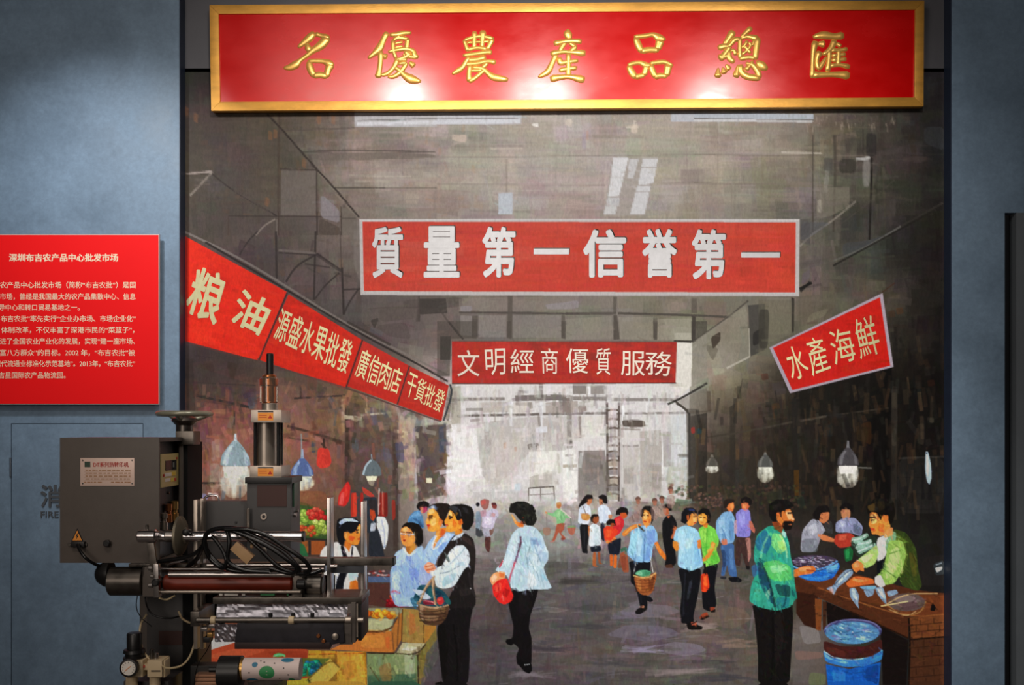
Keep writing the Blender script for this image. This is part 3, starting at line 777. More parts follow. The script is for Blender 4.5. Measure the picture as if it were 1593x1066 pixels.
with fig('painted_lamp', 'painted middle lamp on the dark right side', 10, 5, 2):
    T(1040, 600, 440 / 1593); lamp(545, 385, 460, 45, 10, '5a5a56', '7c7a74', 'f0eed8', 90)
with fig('painted_lamp', 'painted dim lamp nearest the bright hall opening', 10, 5, 2):
    T(1040, 600, 440 / 1593); lamp(245, 398, 455, 36, 10, '5a564e', '7c766c', 'e8e4d4', 40)
with fig('painted_fish', 'painted silver fish hanging by the right edge', 14, 5, 2):
    T(1040, 600, 440 / 1593)
    L('1a1818', '1443 180 1443 320 1450 370', 2, .9); P('1c1a1a', '1425 440 1440 470 1438 580 1447 640 1420 642 1428 580', .85)
    P('1c1a1a', '1475 420 1488 500 1478 560 1488 645 1458 645 1465 560 1450 520', .9)
    P('9fb0c0', '1448 372 1462 372 1478 440 1482 520 1470 560 1455 540 1445 470', 1); P('e2ecf4', '1452 385 1460 390 1466 460 1462 520 1452 480', .9); E('30343a', 1454, 382, 4)

# ---------------------------------------------------------------- ground of the market street
T()
P('52484c', '700 1066 760 1010 880 1040 900 1084 700 1084', .4)
for (x, y, ww, hh, c) in ((760, 985, 40, 6, '4a4244'), (800, 1035, 50, 5, '6e6668'), (880, 930, 30, 9, '6a6060'), (930, 946, 40, 6, '4a4848'), (950, 900, 60, 6, '57524f'), (1000, 985, 60, 14, '7a7484'), (1010, 950, 50, 12, '857c86'),
                          (880, 880, 60, 6, '4e4a48'), (1100, 1030, 50, 4, '3e3c40'), (1110, 990, 60, 12, '776a60'), (1130, 960, 40, 20, '7c6a5c'), (850, 960, 50, 8, '5c5658'), (930, 1040, 60, 7, '6c6462'), (770, 950, 20, 26, '5a4c44'),
                          (1000, 1050, 80, 6, '524c4a'), (750, 890, 40, 10, '7c7674'), (790, 905, 60, 8, '6c6664'), (890, 850, 40, 12, '8a8480'), (760, 840, 40, 14, '8a8680'), (1060, 1010, 40, 12, '8a8290'), (720, 1040, 30, 10, '5c545c')):
    P(c, [x - ww, y + hh * .3, x - ww * .4, y - hh, x + ww * .7, y - hh * .6, x + ww, y + hh * .2, x + ww * .2, y + hh], .5)
P('8a8a84', '700 800 850 810 900 840 840 870 740 870 700 850', .5); P('6f746c', '768 820 790 815 795 840 770 845', .4)
for i in range(26):
    x = rng.uniform(740, 1180); y = rng.uniform(870, 1066); l_ = rng.uniform(20, 80)
    L(rng.choice(['8d8586', '9a9290', '484244', '7e7878']), [x, y, x + l_ * .5, y - rng.uniform(-3, 6), x + l_, y + rng.uniform(-5, 5)], 1.4, .45)
L('77706c', '882 870 930 855 1000 860', 3, .5); L('6a6664', '870 905 890 880', 2, .5)
dabs(700, 850, 1180, 1220, 1400, 30, 4, 0.0, .18, 7, .45, 8, 5)

P('8c8580', '690 796 800 800 900 792 1080 796 1090 830 900 824 760 830 690 822', .45)
P('c9c6cc', '700 786 760 782 760 800 700 806', .5); P('9a9492', '900 792 1000 786 1060 800 980 806', .4)
dabs(690, 770, 1090, 850, 500, 16, 5, 0.0, .4, 8, .5, 6, 8)
for i in range(170):
    x, y = rng.uniform(1250, 1470), rng.uniform(500, 790)
    c = colr(rng.choice(['3a2a1e', '2a2a22', '4a3424', '1a1816', '14110f', '52402c', '34302c', '201c18']))
    dab(x - CX0, y - CY0, rng.uniform(8, 34), rng.uniform(3, 10), 1.5 + rng.normal(0, .25), c, rng.uniform(.2, .5), (idm == 0).astype('f4'))
for i in range(150):
    x, y = rng.uniform(290, 690), rng.uniform(590, 790)
    c = colr(rng.choice(['a8604e', 'b87a68', '6a4a40', '8a6a50', '4a5a6a', 'c08a78', '5a3c34', '96705a', '7a7468']))
    dab(x - CX0, y - CY0, rng.uniform(6, 26), rng.uniform(3, 9), 1.45 + rng.normal(0, .3), c, rng.uniform(.15, .42), (idm == 0).astype('f4'))

for (x, y, ww, hh, c) in ((1010, 1010, 46, 9, '8e8698'), (1090, 975, 34, 8, '9a8a84'), (960, 1030, 50, 7, '4c484a'), (905, 905, 44, 5, '474340'), (1150, 1000, 44, 8, '867468'), (1060, 1046, 60, 6, '8a7e7c'), (860, 1010, 40, 5, '484246'),
                          (930, 975, 50, 5, '4a4749'), (780, 975, 24, 10, '564a42'), (1165, 905, 20, 10, '6c6664'), (820, 1050, 50, 6, '7c7478'), (1130, 1055, 60, 5, '46444a'), (1180, 940, 16, 14, '7c6a60'), (975, 958, 30, 6, '77707c')):
    for j in range(9):
        L(c, [x + rng.uniform(-ww, 0), y + rng.uniform(-hh, hh), x + rng.uniform(0, ww), y + rng.uniform(-hh, hh)], rng.uniform(3, 7), .38, 2)

# ---------------------------------------------------------------- stalls on the left
T(280, 780, 420 / 1565)
P('a04a2e', '100 880 330 810 760 860 740 1066 90 1066', .95, 0); Q('d0c0b4', '130 795 210 795 330 815 120 880', .9); P('b86040', '150 900 330 850 520 860 300 930', .6); P('8a3a24', '500 870 740 870 730 930 560 920', .6)
Q('5a4638', '640 840 860 840 900 870 745 890 740 860', .8)
P('4a3c34', '700 180 900 180 900 340 700 340', .7, 0); Q('b0682e', '705 230 745 230 745 300 710 300', .7); Q('a85e2c', '760 230 840 230 840 310 760 310', .8); L('2f2c28', '690 215 860 222', 4, .9); L('2f2c28', '750 230 752 310', 4, .8)
P('2d6a44', '680 240 720 250 745 320 735 335 690 300', .9)
def pile(x0, y0, x1, y1, n, cols, r):
    for i in range(n):
        x = rng.uniform(x0, x1); y = rng.uniform(y0, y1); rr = r * rng.uniform(.7, 1.2); c = colr(rng.choice(cols))
        E(c * .7, x, y, rr, rr * .9, .9); E(c, x - rr * .12, y - rr * .15, rr * .82, rr * .72, .95); E(np.minimum(c * 1.35 + 20, 255), x - rr * .3, y - rr * .35, rr * .3, rr * .25, .7)
with fig('painted_fruit_pile', 'painted piles of red and green fruit on the far stall', 50, 5, 3):
    T(280, 780, 420 / 1565)
    P('3f5a30', '690 0 850 50 850 220 690 210', .9, 0)
    P('8a5a3c', '640 -60 850 -60 850 60 760 30 690 20', .6)
    pile(700, 60, 780, 130, 26, ['8fae4e', 'a9bf5e', '6f8f3c'], 17)
    pile(740, 45, 845, 100, 34, ['c03a30', 'a82a28', 'd05a48'], 15)
    pile(780, 120, 845, 190, 22, ['c3cf72', 'a4b85a', '8aa044'], 20)
    pile(695, 150, 785, 205, 26, ['cf5a34', 'b8482c', '9a8a3a'], 15)
with fig('painted_meat', 'painted red meat hanging behind the apron girl', 50, 8, 2.5, 1.5):
    T(290, 600, 410 / 1593)
    P('4a4448', '1000 640 1050 640 1050 800 1000 800', .7)
    P('c4302c', '975 575 992 610 985 690 960 730 915 725 920 660', 1); P('e26a64', '935 650 955 640 950 720 920 720', .8); P('f05a4a', '960 600 975 600 975 660 955 680', .5)
    for x, c in ((1005, 'b8382a'), (1018, 'd84a34'), (1060, 'a82e28'), (1170, '8a2a22'), (1190, 'a8382c'), (1205, '7a241e')):
        P(c, [x - 10, 650, x + 10, 645, x + 13, 790, x - 12, 795], .9)
    P('c04a3c', '1060 610 1110 640 1140 670 1120 680 1070 650', .9); L('d8d0c8', '1165 620 1160 780', 1.6, .8); L('e8b0a0', '1185 640 1188 780', 1.4, .6)
    P('a83426', '1240 690 1262 690 1265 800 1245 820', .7)
with fig('painted_person', 'painted butcher in white sleeves and dark apron under the meat', 50):
    T(290, 600, 410 / 1593)
    P('2f3a44', '1060 680 1150 670 1160 780 1120 900 1080 880', .9); P('b8502e', '1108 745 1135 745 1145 790 1130 820 1112 810', 1); P('3a3030', '1095 690 1150 690 1150 760 1110 750', .8)
    P('30343c', '1105 880 1160 860 1190 1000 1200 1040 1100 1040', 1); P('c8ced8', '1115 830 1145 830 1140 880 1110 880', .9); P('dfe2ee', '1150 790 1200 795 1222 850 1215 940 1195 1000 1170 900 1150 850', 1); L('8a92a8', '1180 810 1200 900 1195 980', 2, .6)
    T(280, 780, 420 / 1565)
    P('5a4a4e', '1090 400 1220 400 1220 440 1090 440', .8, 0); Q('586a8a', '1090 435 1220 440 1220 470 1090 470', .9); Q('5a3830', '1090 475 1220 475 1220 620 1090 600', .9)
    for i in range(16): E(rng.choice(['d8a8a0', 'b84a40', 'c8c0c0', '6a2a28']), rng.uniform(1095, 1210), rng.uniform(405, 435), 10, 5, .8)
with fig('painted_person', 'painted girl in a white shirt and black apron behind the machine', 80, 7, 2.4, 1.2):
    T(380, 790, 240 / 1593)
    P('e2e4ea', '790 460 830 400 960 350 1010 400 1150 390 1200 520 1200 620 1160 740 1180 920 800 920 830 700 780 520', 1)
    P('c6d4ea', '960 380 1010 400 1060 520 1040 640 960 700', .7); P('aac4e8', '1070 620 1150 640 1180 720 1080 760', .9); P('f2f2f4', '800 460 860 420 850 600 800 560', .8)
    P('e8c0a0', '1000 400 1100 380 1110 480 1060 500', .3)
    P('d47a30', '1040 340 1120 360 1090 430 1085 465 1060 430 1030 400', 1)
    P('c8702a', '1090 760 1170 740 1180 880 1140 915 1080 860', 1); P('e08a3c', '1090 770 1120 760 1110 860 1090 840', .5)
    P('18181c', '960 120 1040 100 1150 110 1200 150 1190 230 1110 270 1060 230 1045 300 1020 390 985 380 955 300 950 200', 1)
    P('e88a3a', '1190 165 1205 180 1200 240 1200 290 1190 310 1195 330 1175 385 1120 385 1060 350 1030 310 1030 250 1070 250 1100 270 1150 240', 1)
    P('f2b668', '1175 190 1200 185 1195 260 1170 270', .9); P('d4562a', '1080 290 1150 300 1120 350 1075 330', .8); P('f0a060', '1035 255 1060 250 1060 310 1040 320', .9); L('2a1a14', '1150 235 1185 228', 2, .9); L('b02a1c', '1170 325 1192 322', 2, .9)
    L('3a2418', '1155 262 1180 258', 1.6, .9)
    P('c3d4ee', '975 150 1030 110 1120 110 1190 150 1130 145 1060 140 990 180', .95); P('8aa0c8', '985 165 1020 140 1010 175', .8); P('18181c', '1070 150 1180 160 1110 230 1060 220', .8)
    P('14151c', '990 390 1025 395 1050 480 1075 520 1100 510 1110 400 1125 395 1120 500 1070 600 1080 650 1030 760 1020 920 930 920 950 760 1000 640 1030 560', 1)
    P('eef0f6', '1040 400 1075 440 1070 500 1045 450', .6)

with fig('painted_crate', 'painted wooden crate of oranges under the red fruit', 60, 9, 3, .1):
    T(280, 780, 420 / 1565)
    Q('c09a5a', '1045 690 1230 680 1215 760 1040 750', 1); Q('a8b090', '1050 680 1240 680 1225 750 1045 745', .8)
    Q('b8743a', '980 760 1230 755 1240 880 870 860 1000 800', 1); P('d09048', '1050 780 1180 770 1190 850 1050 850', .5); L('5a3a20', '1040 755 1215 760 1290 640', 3, .9)
    Q('a87038', '1225 750 1290 625 1285 800 1240 880', 1); Q('8e8e74', '1090 620 1290 618 1290 640 1250 680 1060 660', 1); L('6a4a2c', '1270 640 1260 840', 2, .8); L('6a4a2c', '1230 760 1240 880', 2, .8)
    P('c85a30', '1190 790 1215 780 1215 860 1195 850', .4)
    pile(1075, 640, 1240, 670, 26, ['e8962e', 'd87a22', 'f0b040', 'c8661e'], 18)
with fig('painted_crate', 'painted tall pale crate between the basket and oranges', 60, 10, 3, 1.5):
    T(280, 780, 420 / 1565)
    Q('9a7e48', '1292 620 1380 630 1420 715 1485 720 1415 830 1285 815', 1); L('5c4222', '1412 715 1414 820', 2, .9); L('5c4222', '1290 625 1285 810', 2, .8)
    P('b8683c', '1310 660 1360 650 1370 760 1320 780', .5); P('8a8a50', '1300 640 1330 640 1330 790 1300 790', .4)
    Q('a87a3c', '1415 720 1485 720 1485 760 1418 825', 1)
with fig('painted_crate', 'painted pale green crate at the bottom beside the black trousers', 120, 14, 4, 1.5):
    T(280, 780, 420 / 1565)
    Q('7e8a62', '1085 880 1375 885 1380 1066 1085 1066', 1); Q('a8b090', '1300 890 1365 890 1360 1020 1305 1020', .7); Q('3c5c48', '1085 1010 1370 1000 1370 1066 1090 1066', .7); P('9a6a3c', '1150 960 1220 930 1230 1040 1170 1050', .5)
    Q('b4ab86', '1255 880 1290 820 1425 825 1375 890', 1); P('d6d6c4', '1280 860 1330 840 1380 850 1340 870', .8); Q('7e7040', '1375 888 1425 825 1485 735 1490 800 1400 1066 1378 1066', 1); Q('5c5a56', '1430 880 1490 800 1500 900 1410 1066 1395 1066', .9)
    L('3c3020', '1085 880 1255 882 1375 890 1425 828', 2.6, .9); L('3c3020', '1378 890 1382 1066', 2.4, .9); L('4a3a22', '1100 960 1160 1050', 2, .7)
with fig('painted_crate', 'painted yellow crate at the bottom with orange edges', 120, 14, 4, 1.5):
    T(280, 780, 420 / 1565)
    Q('b8903a', '745 865 905 868 905 915 740 915', 1); Q('c89a42', '905 870 1080 872 1085 1066 905 1066', 1); L('6a3a14', '745 890 1080 880', 2, .8); L('6a3a14', '905 868 906 1066', 2, .8); P('b07838', '940 930 1020 920 1030 1030 950 1040', .7); L('e0702a', '755 885 1060 878', 1.6, .8); L('8a5a20', '1075 880 1080 1066', 2, .8)
    Q('8a6a2c', '740 912 905 912 905 1066 740 1066', .9)
with fig('painted_crate', 'painted open carton of dark green fruit by the paper roll', 60, 9, 3, .8):
    T(280, 780, 420 / 1565)
    P('5a6a34', '690 910 870 912 790 1010 700 1020', .95, 0)
    pile(715, 935, 820, 1000, 26, ['1f7a5c', '2a9a78', '1c5c6a', '2a6a90'], 19)
    Q('c0a050', '740 1030 870 912 930 970 840 1066 745 1066', 1); L('6a5426', '740 1035 872 912 925 965', 2.4, .9); Q('a89a3c', '530 1055 740 1025 760 1066 525 1066', 1); L('3c3a1c', '740 1030 765 1066', 2.5, .9)
    P('3ab05c', '540 890 570 880 600 885 615 895 560 905', .9); L('7ae08a', '540 900 580 885 610 900', 2.4, .95)

with fig('painted_basket', 'painted pile of red fruit in front of the glasses woman', 50, 5, 3):
    T(600, 880, 260 / 1490)
    P('6a1c1e', '0 340 40 290 110 300 200 290 220 370 0 375', .95, 0)
    pile(10, 310, 210, 360, 34, ['a82630', 'b83a3a', '8a1a24', 'c84a48'], 22); pile(60, 240, 130, 300, 12, ['d84a34', 'c8382c', 'e0603c'], 26)
    Q('8a8a78', '0 375 150 378 100 440 0 400', .5)

with fig('painted_person', 'painted man in blue behind the glasses woman, head turned away', 50):
    T(600, 760, 180 / 1371)
    P('5c86ae', '255 390 290 320 340 270 400 260 440 330 460 480 400 460 330 410 280 410', 1); P('86b0d6', '290 340 350 280 400 290 420 330 340 330', .8); L('30506e', '330 350 400 400 440 460', 3, .7)
    P('1c1818', '360 220 390 160 460 145 520 180 510 230 440 230 400 270', 1); P('b8486a', '430 220 500 215 500 260 450 300 420 280 405 230', 1); P('d88a6a', '405 225 440 215 450 280 420 300', .9)
with fig('painted_person', 'painted woman with glasses in a pale blue blouse', 170, 8, 2.6, 1.4):
    T(600, 760, 180 / 1371)
    P('9db8e6', '90 830 120 760 220 700 300 720 370 690 440 680 460 780 440 1100 400 1400 330 1400 120 1400 50 1250 60 1050 100 950', 1)
    P('b9d0f2', '120 770 210 720 260 800 200 900 110 930', .8); P('7c94dc', '300 950 400 930 400 1060 320 1090 290 1020', .8); P('8ea8e4', '230 800 300 790 300 1100 240 1150', .6); P('c8dcf6', '65 1060 120 1020 170 1100 120 1300 60 1250', .7); P('a8c8e0', '360 700 440 690 430 860 380 800', .7)
    P('c88a3e', '240 680 370 640 370 700 290 790 240 760', 1); P('9a5c26', '240 680 300 690 270 780 240 740', .6)
    L('e8f0fa', '205 700 260 790 290 800 350 740', 3, .8); L('6a80b8', '290 800 290 1100', 1.6, .7); P('7a9ad0', '90 830 110 830 100 950 88 940', .6)
    P('1e1612', '190 450 240 405 320 400 400 430 440 500 445 620 400 700 350 660 350 560 300 500 230 480 200 540', 1)
    P('e8964e', '180 480 240 445 300 490 345 570 350 620 310 680 250 690 200 665 180 600 172 540', 1)
    P('f4c684', '200 480 250 455 270 500 210 520', .8); P('f0a050', '280 560 330 570 320 640 270 640', .7); P('c8603a', '190 560 230 570 220 600 185 600', .5)
    P('b84a30', '195 605 240 605 235 630 200 630', .95); P('4a1a18', '205 614 232 614 230 622 206 622', .8)
    L('e8f0f8', '175 535 240 545', 2.2, .9); L('dfe8f4', '250 545 300 550 345 540', 2.2, .9); E('7a5a60', 205, 545, 22, 14, .6); E('7a6a70', 275, 550, 24, 15, .6); L('2a1a18', '185 515 225 518', 2, .9); L('2a1a18', '240 520 310 528', 2, .9)
    P('c8a070', '340 575 365 575 350 630', .8)
    P('16120f', '350 560 440 540 445 640 400 700 350 670', .9)
    T(600, 880, 260 / 1490)
    P('93aee0', '40 60 60 0 330 0 320 120 290 200 240 280 150 285 90 250 45 250 40 150', 1); P('7c90d8', '200 30 290 20 300 120 230 140', .7); P('c0d4f4', '50 60 120 40 130 220 60 240', .6); L('d84a34', '50 235 90 225 130 250', 3, .6)
with fig('painted_person', 'painted woman with light hairband and blue blouse in profile', 140, 8, 2.6, 1.2):
    T(600, 760, 180 / 1371)
    P('9cbce8', '600 540 720 520 820 540 800 640 620 800 580 920 500 1000 440 980 440 760 520 620', 1); P('b4cef0', '520 640 600 600 560 760 480 900 450 860', .8); P('7898d8', '640 680 740 600 700 700 620 760', .7); P('d2e2f8', '700 530 790 545 720 640 660 640', .6)
    P('e08a3c', '600 480 720 460 720 520 620 620 570 720 550 700 590 560', 1); P('f0b060', '600 520 640 500 610 620 580 640', .7); P('d05a28', '660 470 710 500 680 570 640 580', .8)
    L('e8f2fc', '600 560 560 640 550 740 640 680 720 560', 2.6, .8)
    P('2a1e1a', '480 250 540 190 640 170 740 180 780 220 720 330 700 460 660 400 620 300 560 230', 1)
    P('7a86a0', '490 240 560 195 600 210 610 260 540 240 500 270', .85); P('c8d4e4', '530 215 570 205 580 240 545 235', .8); P('3c4660', '580 190 620 230 600 240', .7)
    P('eda046', '490 270 560 230 610 280 640 350 660 420 640 480 570 515 500 505 495 450 480 430 470 390 495 350', 1)
    P('f8cc80', '500 270 560 240 580 290 520 310', .9); P('f8c474', '540 350 600 340 590 440 530 440', .8); P('e0642c', '490 440 530 440 530 470 500 490', .7); P('c8342c', '483 425 520 428 525 445 500 458', .95)
    P('e87a34', '630 340 680 380 660 460 620 440', .7); L('2a1812', '510 330 560 325', 2.2, .95); L('3a2018', '512 352 555 352', 2.4, .95); P('d8804a', '640 380 680 380 670 430', .8); P('f0a878', '475 385 500 360 500 400', .8)
    T(600, 880, 260 / 1490)
    P('a4b4e0', '300 0 480 0 480 60 360 180 300 220', .9)
with fig('painted_person', 'painted young man in a black waistcoat carrying a wicker basket', 260, 10, 3, 1.3):
    T(600, 760, 180 / 1371)
    P('2e2624', '800 560 900 530 960 540 1040 600 1070 760 1050 1066 600 1066 610 860 680 740', 1)
    P('4a3a34', '900 560 1000 600 1040 700 960 640 900 600', .7)
    P('cfdde8', '770 620 830 560 930 520 900 570 810 620', 1)
    P('e08a34', '820 490 900 460 915 520 850 555 820 540', 1); P('b8561e', '860 480 910 480 900 520', .7)
    P('d9e4e8', '760 740 830 680 920 670 980 740 1000 850 960 960 850 1066 600 1066 640 960 700 860', 1); P('a8c8d4', '830 880 960 860 930 960 800 1050 740 1030', .7); P('f4f8f8', '780 740 880 690 860 780 740 880 700 900', .8); L('7a98a8', '760 900 900 760 940 700', 2, .5); L('5a6a74', '650 1020 780 990', 3, .6)
    P('1a1614', '720 230 800 190 920 185 1020 220 1050 300 1040 420 980 500 910 490 900 400 840 380 800 280', 1)
    P('45484c', '740 225 800 200 860 230 830 300 790 260', .8); P('3a3c40', '900 220 960 230 1000 300 950 300', .6); L('6a7078', '830 220 880 260 890 330', 2, .6)
    P('ee9a3c', '760 255 800 280 845 380 890 380 900 460 850 500 750 520 715 500 720 440 700 420 695 385 730 340', 1)
    P('fccf80', '755 270 790 290 780 340 740 350', .9); P('e06a26', '800 360 850 420 820 470 780 440', .7); P('f8b458', '740 400 790 390 800 470 740 490', .6); L('20140e', '745 330 790 345', 3, .95); P('2a1810', '745 355 775 350 775 365 748 368', .95)
    P('c83a20', '705 425 740 428 745 445 715 448', .95); P('f0d8c8', '712 434 735 436 730 442', .8)
    P('d8702a', '860 380 905 360 915 420 880 440 860 420', 1); P('a84818', '875 385 895 380 890 420', .8)
    P('e89a78', '460 960 450 920 500 870 570 890 600 950 560 1000 500 1010', 1); P('f4bca0', '480 900 540 890 560 930 500 950', .8); L('b04a2c', '470 930 560 910', 2, .7); L('b04a2c', '480 970 580 950', 2, .6); P('e8f0f0', '520 980 610 980 600 1050 540 1040', 1)
    T(600, 880, 260 / 1490)
    P('d5e2e8', '420 60 480 0 740 0 700 80 600 190 520 210 450 190', 1); P('9cc0c8', '520 100 640 60 600 150 500 190', .7); L('6a7a80', '480 70 560 60 660 0', 2, .6)
    P('241f1e', '700 30 750 0 790 0 780 180 800 260 805 340 770 400 570 400 560 300 600 210', 1); P('1b1718', '570 380 780 370 760 460 740 600 750 800 735 1066 510 1066 480 800 455 560', 1)
    P('14110f', '455 540 520 500 560 700 540 1000 510 1060 480 800', .8); L('3a3434', '740 60 760 200 800 280', 3, .7); L('0e0c0c', '600 520 640 780 640 1066', 3, .8); P('3a3230', '640 220 760 200 760 260 660 280', .6)
    P('14110f', '440 1050 500 1030 520 1066 440 1066', 1); E('f0f0f0', 757, 205, 5)
with fig('painted_basket', 'painted wicker basket of vegetables on the waistcoat man\'s arm', 90, 6, 2.4, .2, 12, 9):
    T(600, 880, 260 / 1490)
    P('23505c', '300 170 420 180 520 230 590 330 540 380 300 350 240 300', 1); P('2c6c6c', '380 200 430 190 430 300 380 280', .7); P('b8c4d8', '230 210 330 220 410 290 350 310 280 260', 1); P('16384a', '440 220 500 240 500 300 450 280', .8); P('306a60', '520 280 570 300 580 350 530 330', .7); P('3a6a7c', '215 290 290 280 270 400 230 340', .8)
    E('c83a3a', 487, 315, 32, 36); E('e86a5a', 478, 302, 13, 14, .8); P('8a2a3a', '320 300 440 320 440 350 340 350', .9); L('d07a80', '330 310 430 330', 2, .7)
    P('5c4230', '285 335 360 365 460 370 560 350 570 360 550 450 500 520 430 540 340 520 300 470', 1)
    P('8a6c4c', '290 350 360 375 460 380 540 370 520 430 340 420', .7); P('c8a88a', '300 350 330 360 340 500 310 470', .6); P('a88a6a', '340 440 480 450 450 500 350 490', .6)
    for y in (400, 430, 460, 490): L('2e1e14', [300, y, 400, y + 18, 540, y - 10], 1.6, .6)
    L('c0a080', '300 330 350 200 420 110 440 95', 3, 1); L('8a6a4c', '308 335 358 206 430 112', 1.6, .9); L('c0a080', '425 110 420 200 435 290 445 350', 3.4, 1); L('7a5a40', '434 130 430 220 450 350', 1.8, .8); L('b89878', '280 340 360 372 460 378 560 352', 2.6, .9); E('a07a5a', 290, 335, 14, 16)

# ---------------------------------------------------------------- the walking woman and the far crowd
with fig('painted_person', 'painted couple carrying a child far off in lilac clothes', 70, 6, 2.4):
    T(740, 740, 200 / 1332)
    P('9a6a62', '45 260 90 240 145 255 130 340 90 360 55 320', 1); P('c8605a', '50 265 100 245 110 290 60 310', .7); P('8a4a44', '160 290 200 280 222 310 215 345 180 345', 1); P('5a3238', '160 285 205 280 220 310 180 305', .9)
    P('c3b8cc', '60 400 110 380 170 340 230 360 240 420 205 460 180 560 120 555 60 530 70 460', 1); P('b48a94', '45 370 110 350 110 420 50 430', .8); P('dcd2e0', '90 430 170 430 170 510 80 510', .8); P('c08a84', '170 380 210 400 190 440 150 420', .7)
    P('a8a4b0', '65 540 190 545 160 640 90 640', 1); P('7a5a50', '140 560 190 545 180 600 150 630', .9); P('5a3834', '95 640 155 630 150 740 140 800 110 780 95 720', 1); P('6a4a44', '130 630 158 635 155 760 145 760', .8)
    P('7a8c9a', '0 370 45 370 60 450 40 560 0 560', .8); P('3a3a40', '0 540 60 560 80 620 40 640 0 620', .8); E('26222a', 22, 300, 20, 22)
with fig('painted_person', 'painted walking woman in a white jacket with red shoulder bag', 330, 12, 3.4, 1.4, 6, 7):
    T(600, 880, 260 / 1490)
    P('141012', '1110 220 1365 190 1340 300 1290 440 1275 560 1300 640 1300 860 1290 890 1170 890 1165 800 1190 740 1150 700 1080 690 1070 660 1130 650 1140 540 1110 420 1095 340', 1)
    P('241c20', '1180 260 1300 240 1260 440 1200 420', .5); P('0e0c0e', '1065 670 1130 655 1150 690 1120 715 1080 700', 1); P('0e0c0e', '1160 800 1200 850 1300 870 1305 940 1280 965 1240 950 1180 880', 1); L('c8c8c8', '1235 888 1285 880', 1.4, .9)
    T(740, 740, 200 / 1332)
    P('b7cfda', '380 600 440 545 540 515 620 540 690 620 720 720 755 800 750 880 700 950 740 1066 800 1180 360 1180 370 1066 400 960 330 1040 240 1000 200 980 290 880 340 700', 1)
    P('cfe4ea', '390 610 450 570 440 700 380 860 290 980 240 980 320 860 350 720', .8); P('9cc0cc', '480 640 560 620 560 900 500 1066 440 1066', .5); P('8fb0d0', '560 640 660 650 700 760 640 840 580 760', .7); P('dcecf0', '600 700 700 760 690 900 640 960 600 860', .6); P('9ab4cc', '650 780 740 800 740 880 690 930 650 860', .6); P('e6f2f2', '560 900 640 960 680 1066 560 1100', .6)
    L('7c98ac', '600 700 660 860 700 950', 2.4, .6); L('7c98ac', '440 580 470 640 440 780 380 980', 2, .4); P('6a86a8', '590 670 630 665 630 715 595 712', .5)
    P('e8924a', '365 390 400 430 430 480 490 500 500 530 450 540 400 490', 1); P('f8c080', '370 400 400 440 420 480 400 480', .8); P('d86a2a', '440 490 500 500 490 530 450 530', .7)
    P('211f1b', '345 350 360 300 430 265 520 270 590 320 620 400 635 460 600 520 540 520 490 490 440 440 400 390 350 385', 1)
    P('3c3c34', '420 300 500 290 560 350 500 350', .7); P('42443a', '520 400 590 400 600 460 540 460', .6); P('4a4430', '400 330 440 320 430 370', .6); L('0e0e10', '400 300 440 380 500 440', 4, .6); curls(530, 400, 84, 100, 40, 20); curls(440, 310, 72, 34, 12, 15); E('8a3a1e', 492, 438, 9, 9, .6)
    L('5c3848', '465 630 470 700 440 800 410 900', 3, 1); L('c84a5c', '410 890 380 980 345 1066', 3, 1)
    P('c03040', '235 950 290 860 285 900 250 960', .8)
    P('e88a4a', '150 1066 190 1020 250 990 300 1010 280 1066', 1)
    T(600, 880, 260 / 1490)
    P('b9d2dc', '1040 0 1380 0 1430 100 1400 160 1360 190 1290 215 1180 235 1120 200 1100 130 1060 60 990 60', 1); P('e6ece8', '1270 60 1330 80 1350 180 1260 200', .6); P('96b4c4', '1380 10 1430 100 1395 155 1370 80', .7); P('a4c4cc', '1150 30 1240 40 1240 200 1150 200', .5); L('7894a4', '1300 0 1370 100 1360 190', 2, .5)
    P('eaa06c', '925 120 960 70 1020 50 1070 60 1060 120 1000 140 950 180', 1); P('f6c8a0', '930 120 970 80 1000 100 960 150', .8); P('e06a3a', '1010 60 1060 75 1050 110 1010 100', .7)
    L('c8485a', '1145 0 1110 90 1100 150', 2.6, 1)
with fig('painted_handbag', 'painted bright red handbag carried by the walking woman', 60, 6, 2.4, 1.3, 9, 8):
    T(600, 880, 260 / 1490)
    P('e2302a', '950 180 1000 130 1080 110 1110 200 1140 270 1120 320 1060 350 1010 330 960 260', 1); P('a01a1c', '1050 200 1110 220 1080 290 1040 260', .8); P('f4604a', '970 180 1030 150 1030 220 980 240', .8); L('ff9a80', '1040 260 1050 320', 2, .6); L('8a1216', '1000 150 1010 230 990 290', 2, .6)
with fig('painted_person', 'painted far figure in light green with two baskets on a pole', 40, 5, 2):
    T(740, 740, 200 / 1332)
    P('86b884', '840 350 890 345 930 400 980 430 975 445 930 440 920 490 840 505 835 430 770 415 730 390 740 380 800 395', 1); P('a8d49a', '840 370 880 360 880 420 840 430', .7)
    P('b8784a', '835 280 880 275 890 310 870 345 840 335', 1); P('c8a070', '840 285 885 280 880 300 840 300', .8); P('c88a64', '720 370 745 380 740 400 720 390', 1); L('d8c8bc', '880 350 940 400 990 440', 2, .8)
    P('a45e48', '840 500 925 490 915 560 880 600 930 640 925 670 900 650 860 580 820 680 790 680 820 600', 1); P('8a4436', '890 640 935 655 900 672 880 660', .9); P('b07a70', '770 680 825 672 815 690 775 692', .9)
    P('9a7a6a', '700 540 760 535 780 560 765 620 720 625 695 590', .9); L('6a6a60', '735 400 735 535', 1, .6); P('a86a58', '945 540 1040 530 1020 610 990 620 965 600', 1); P('7a9a6a', '950 520 1030 515 1035 540 950 545', .7); L('6a7a6a', '985 440 990 520', 1.6, .8); P('9a9088', '935 320 970 310 980 345 950 360', .8)
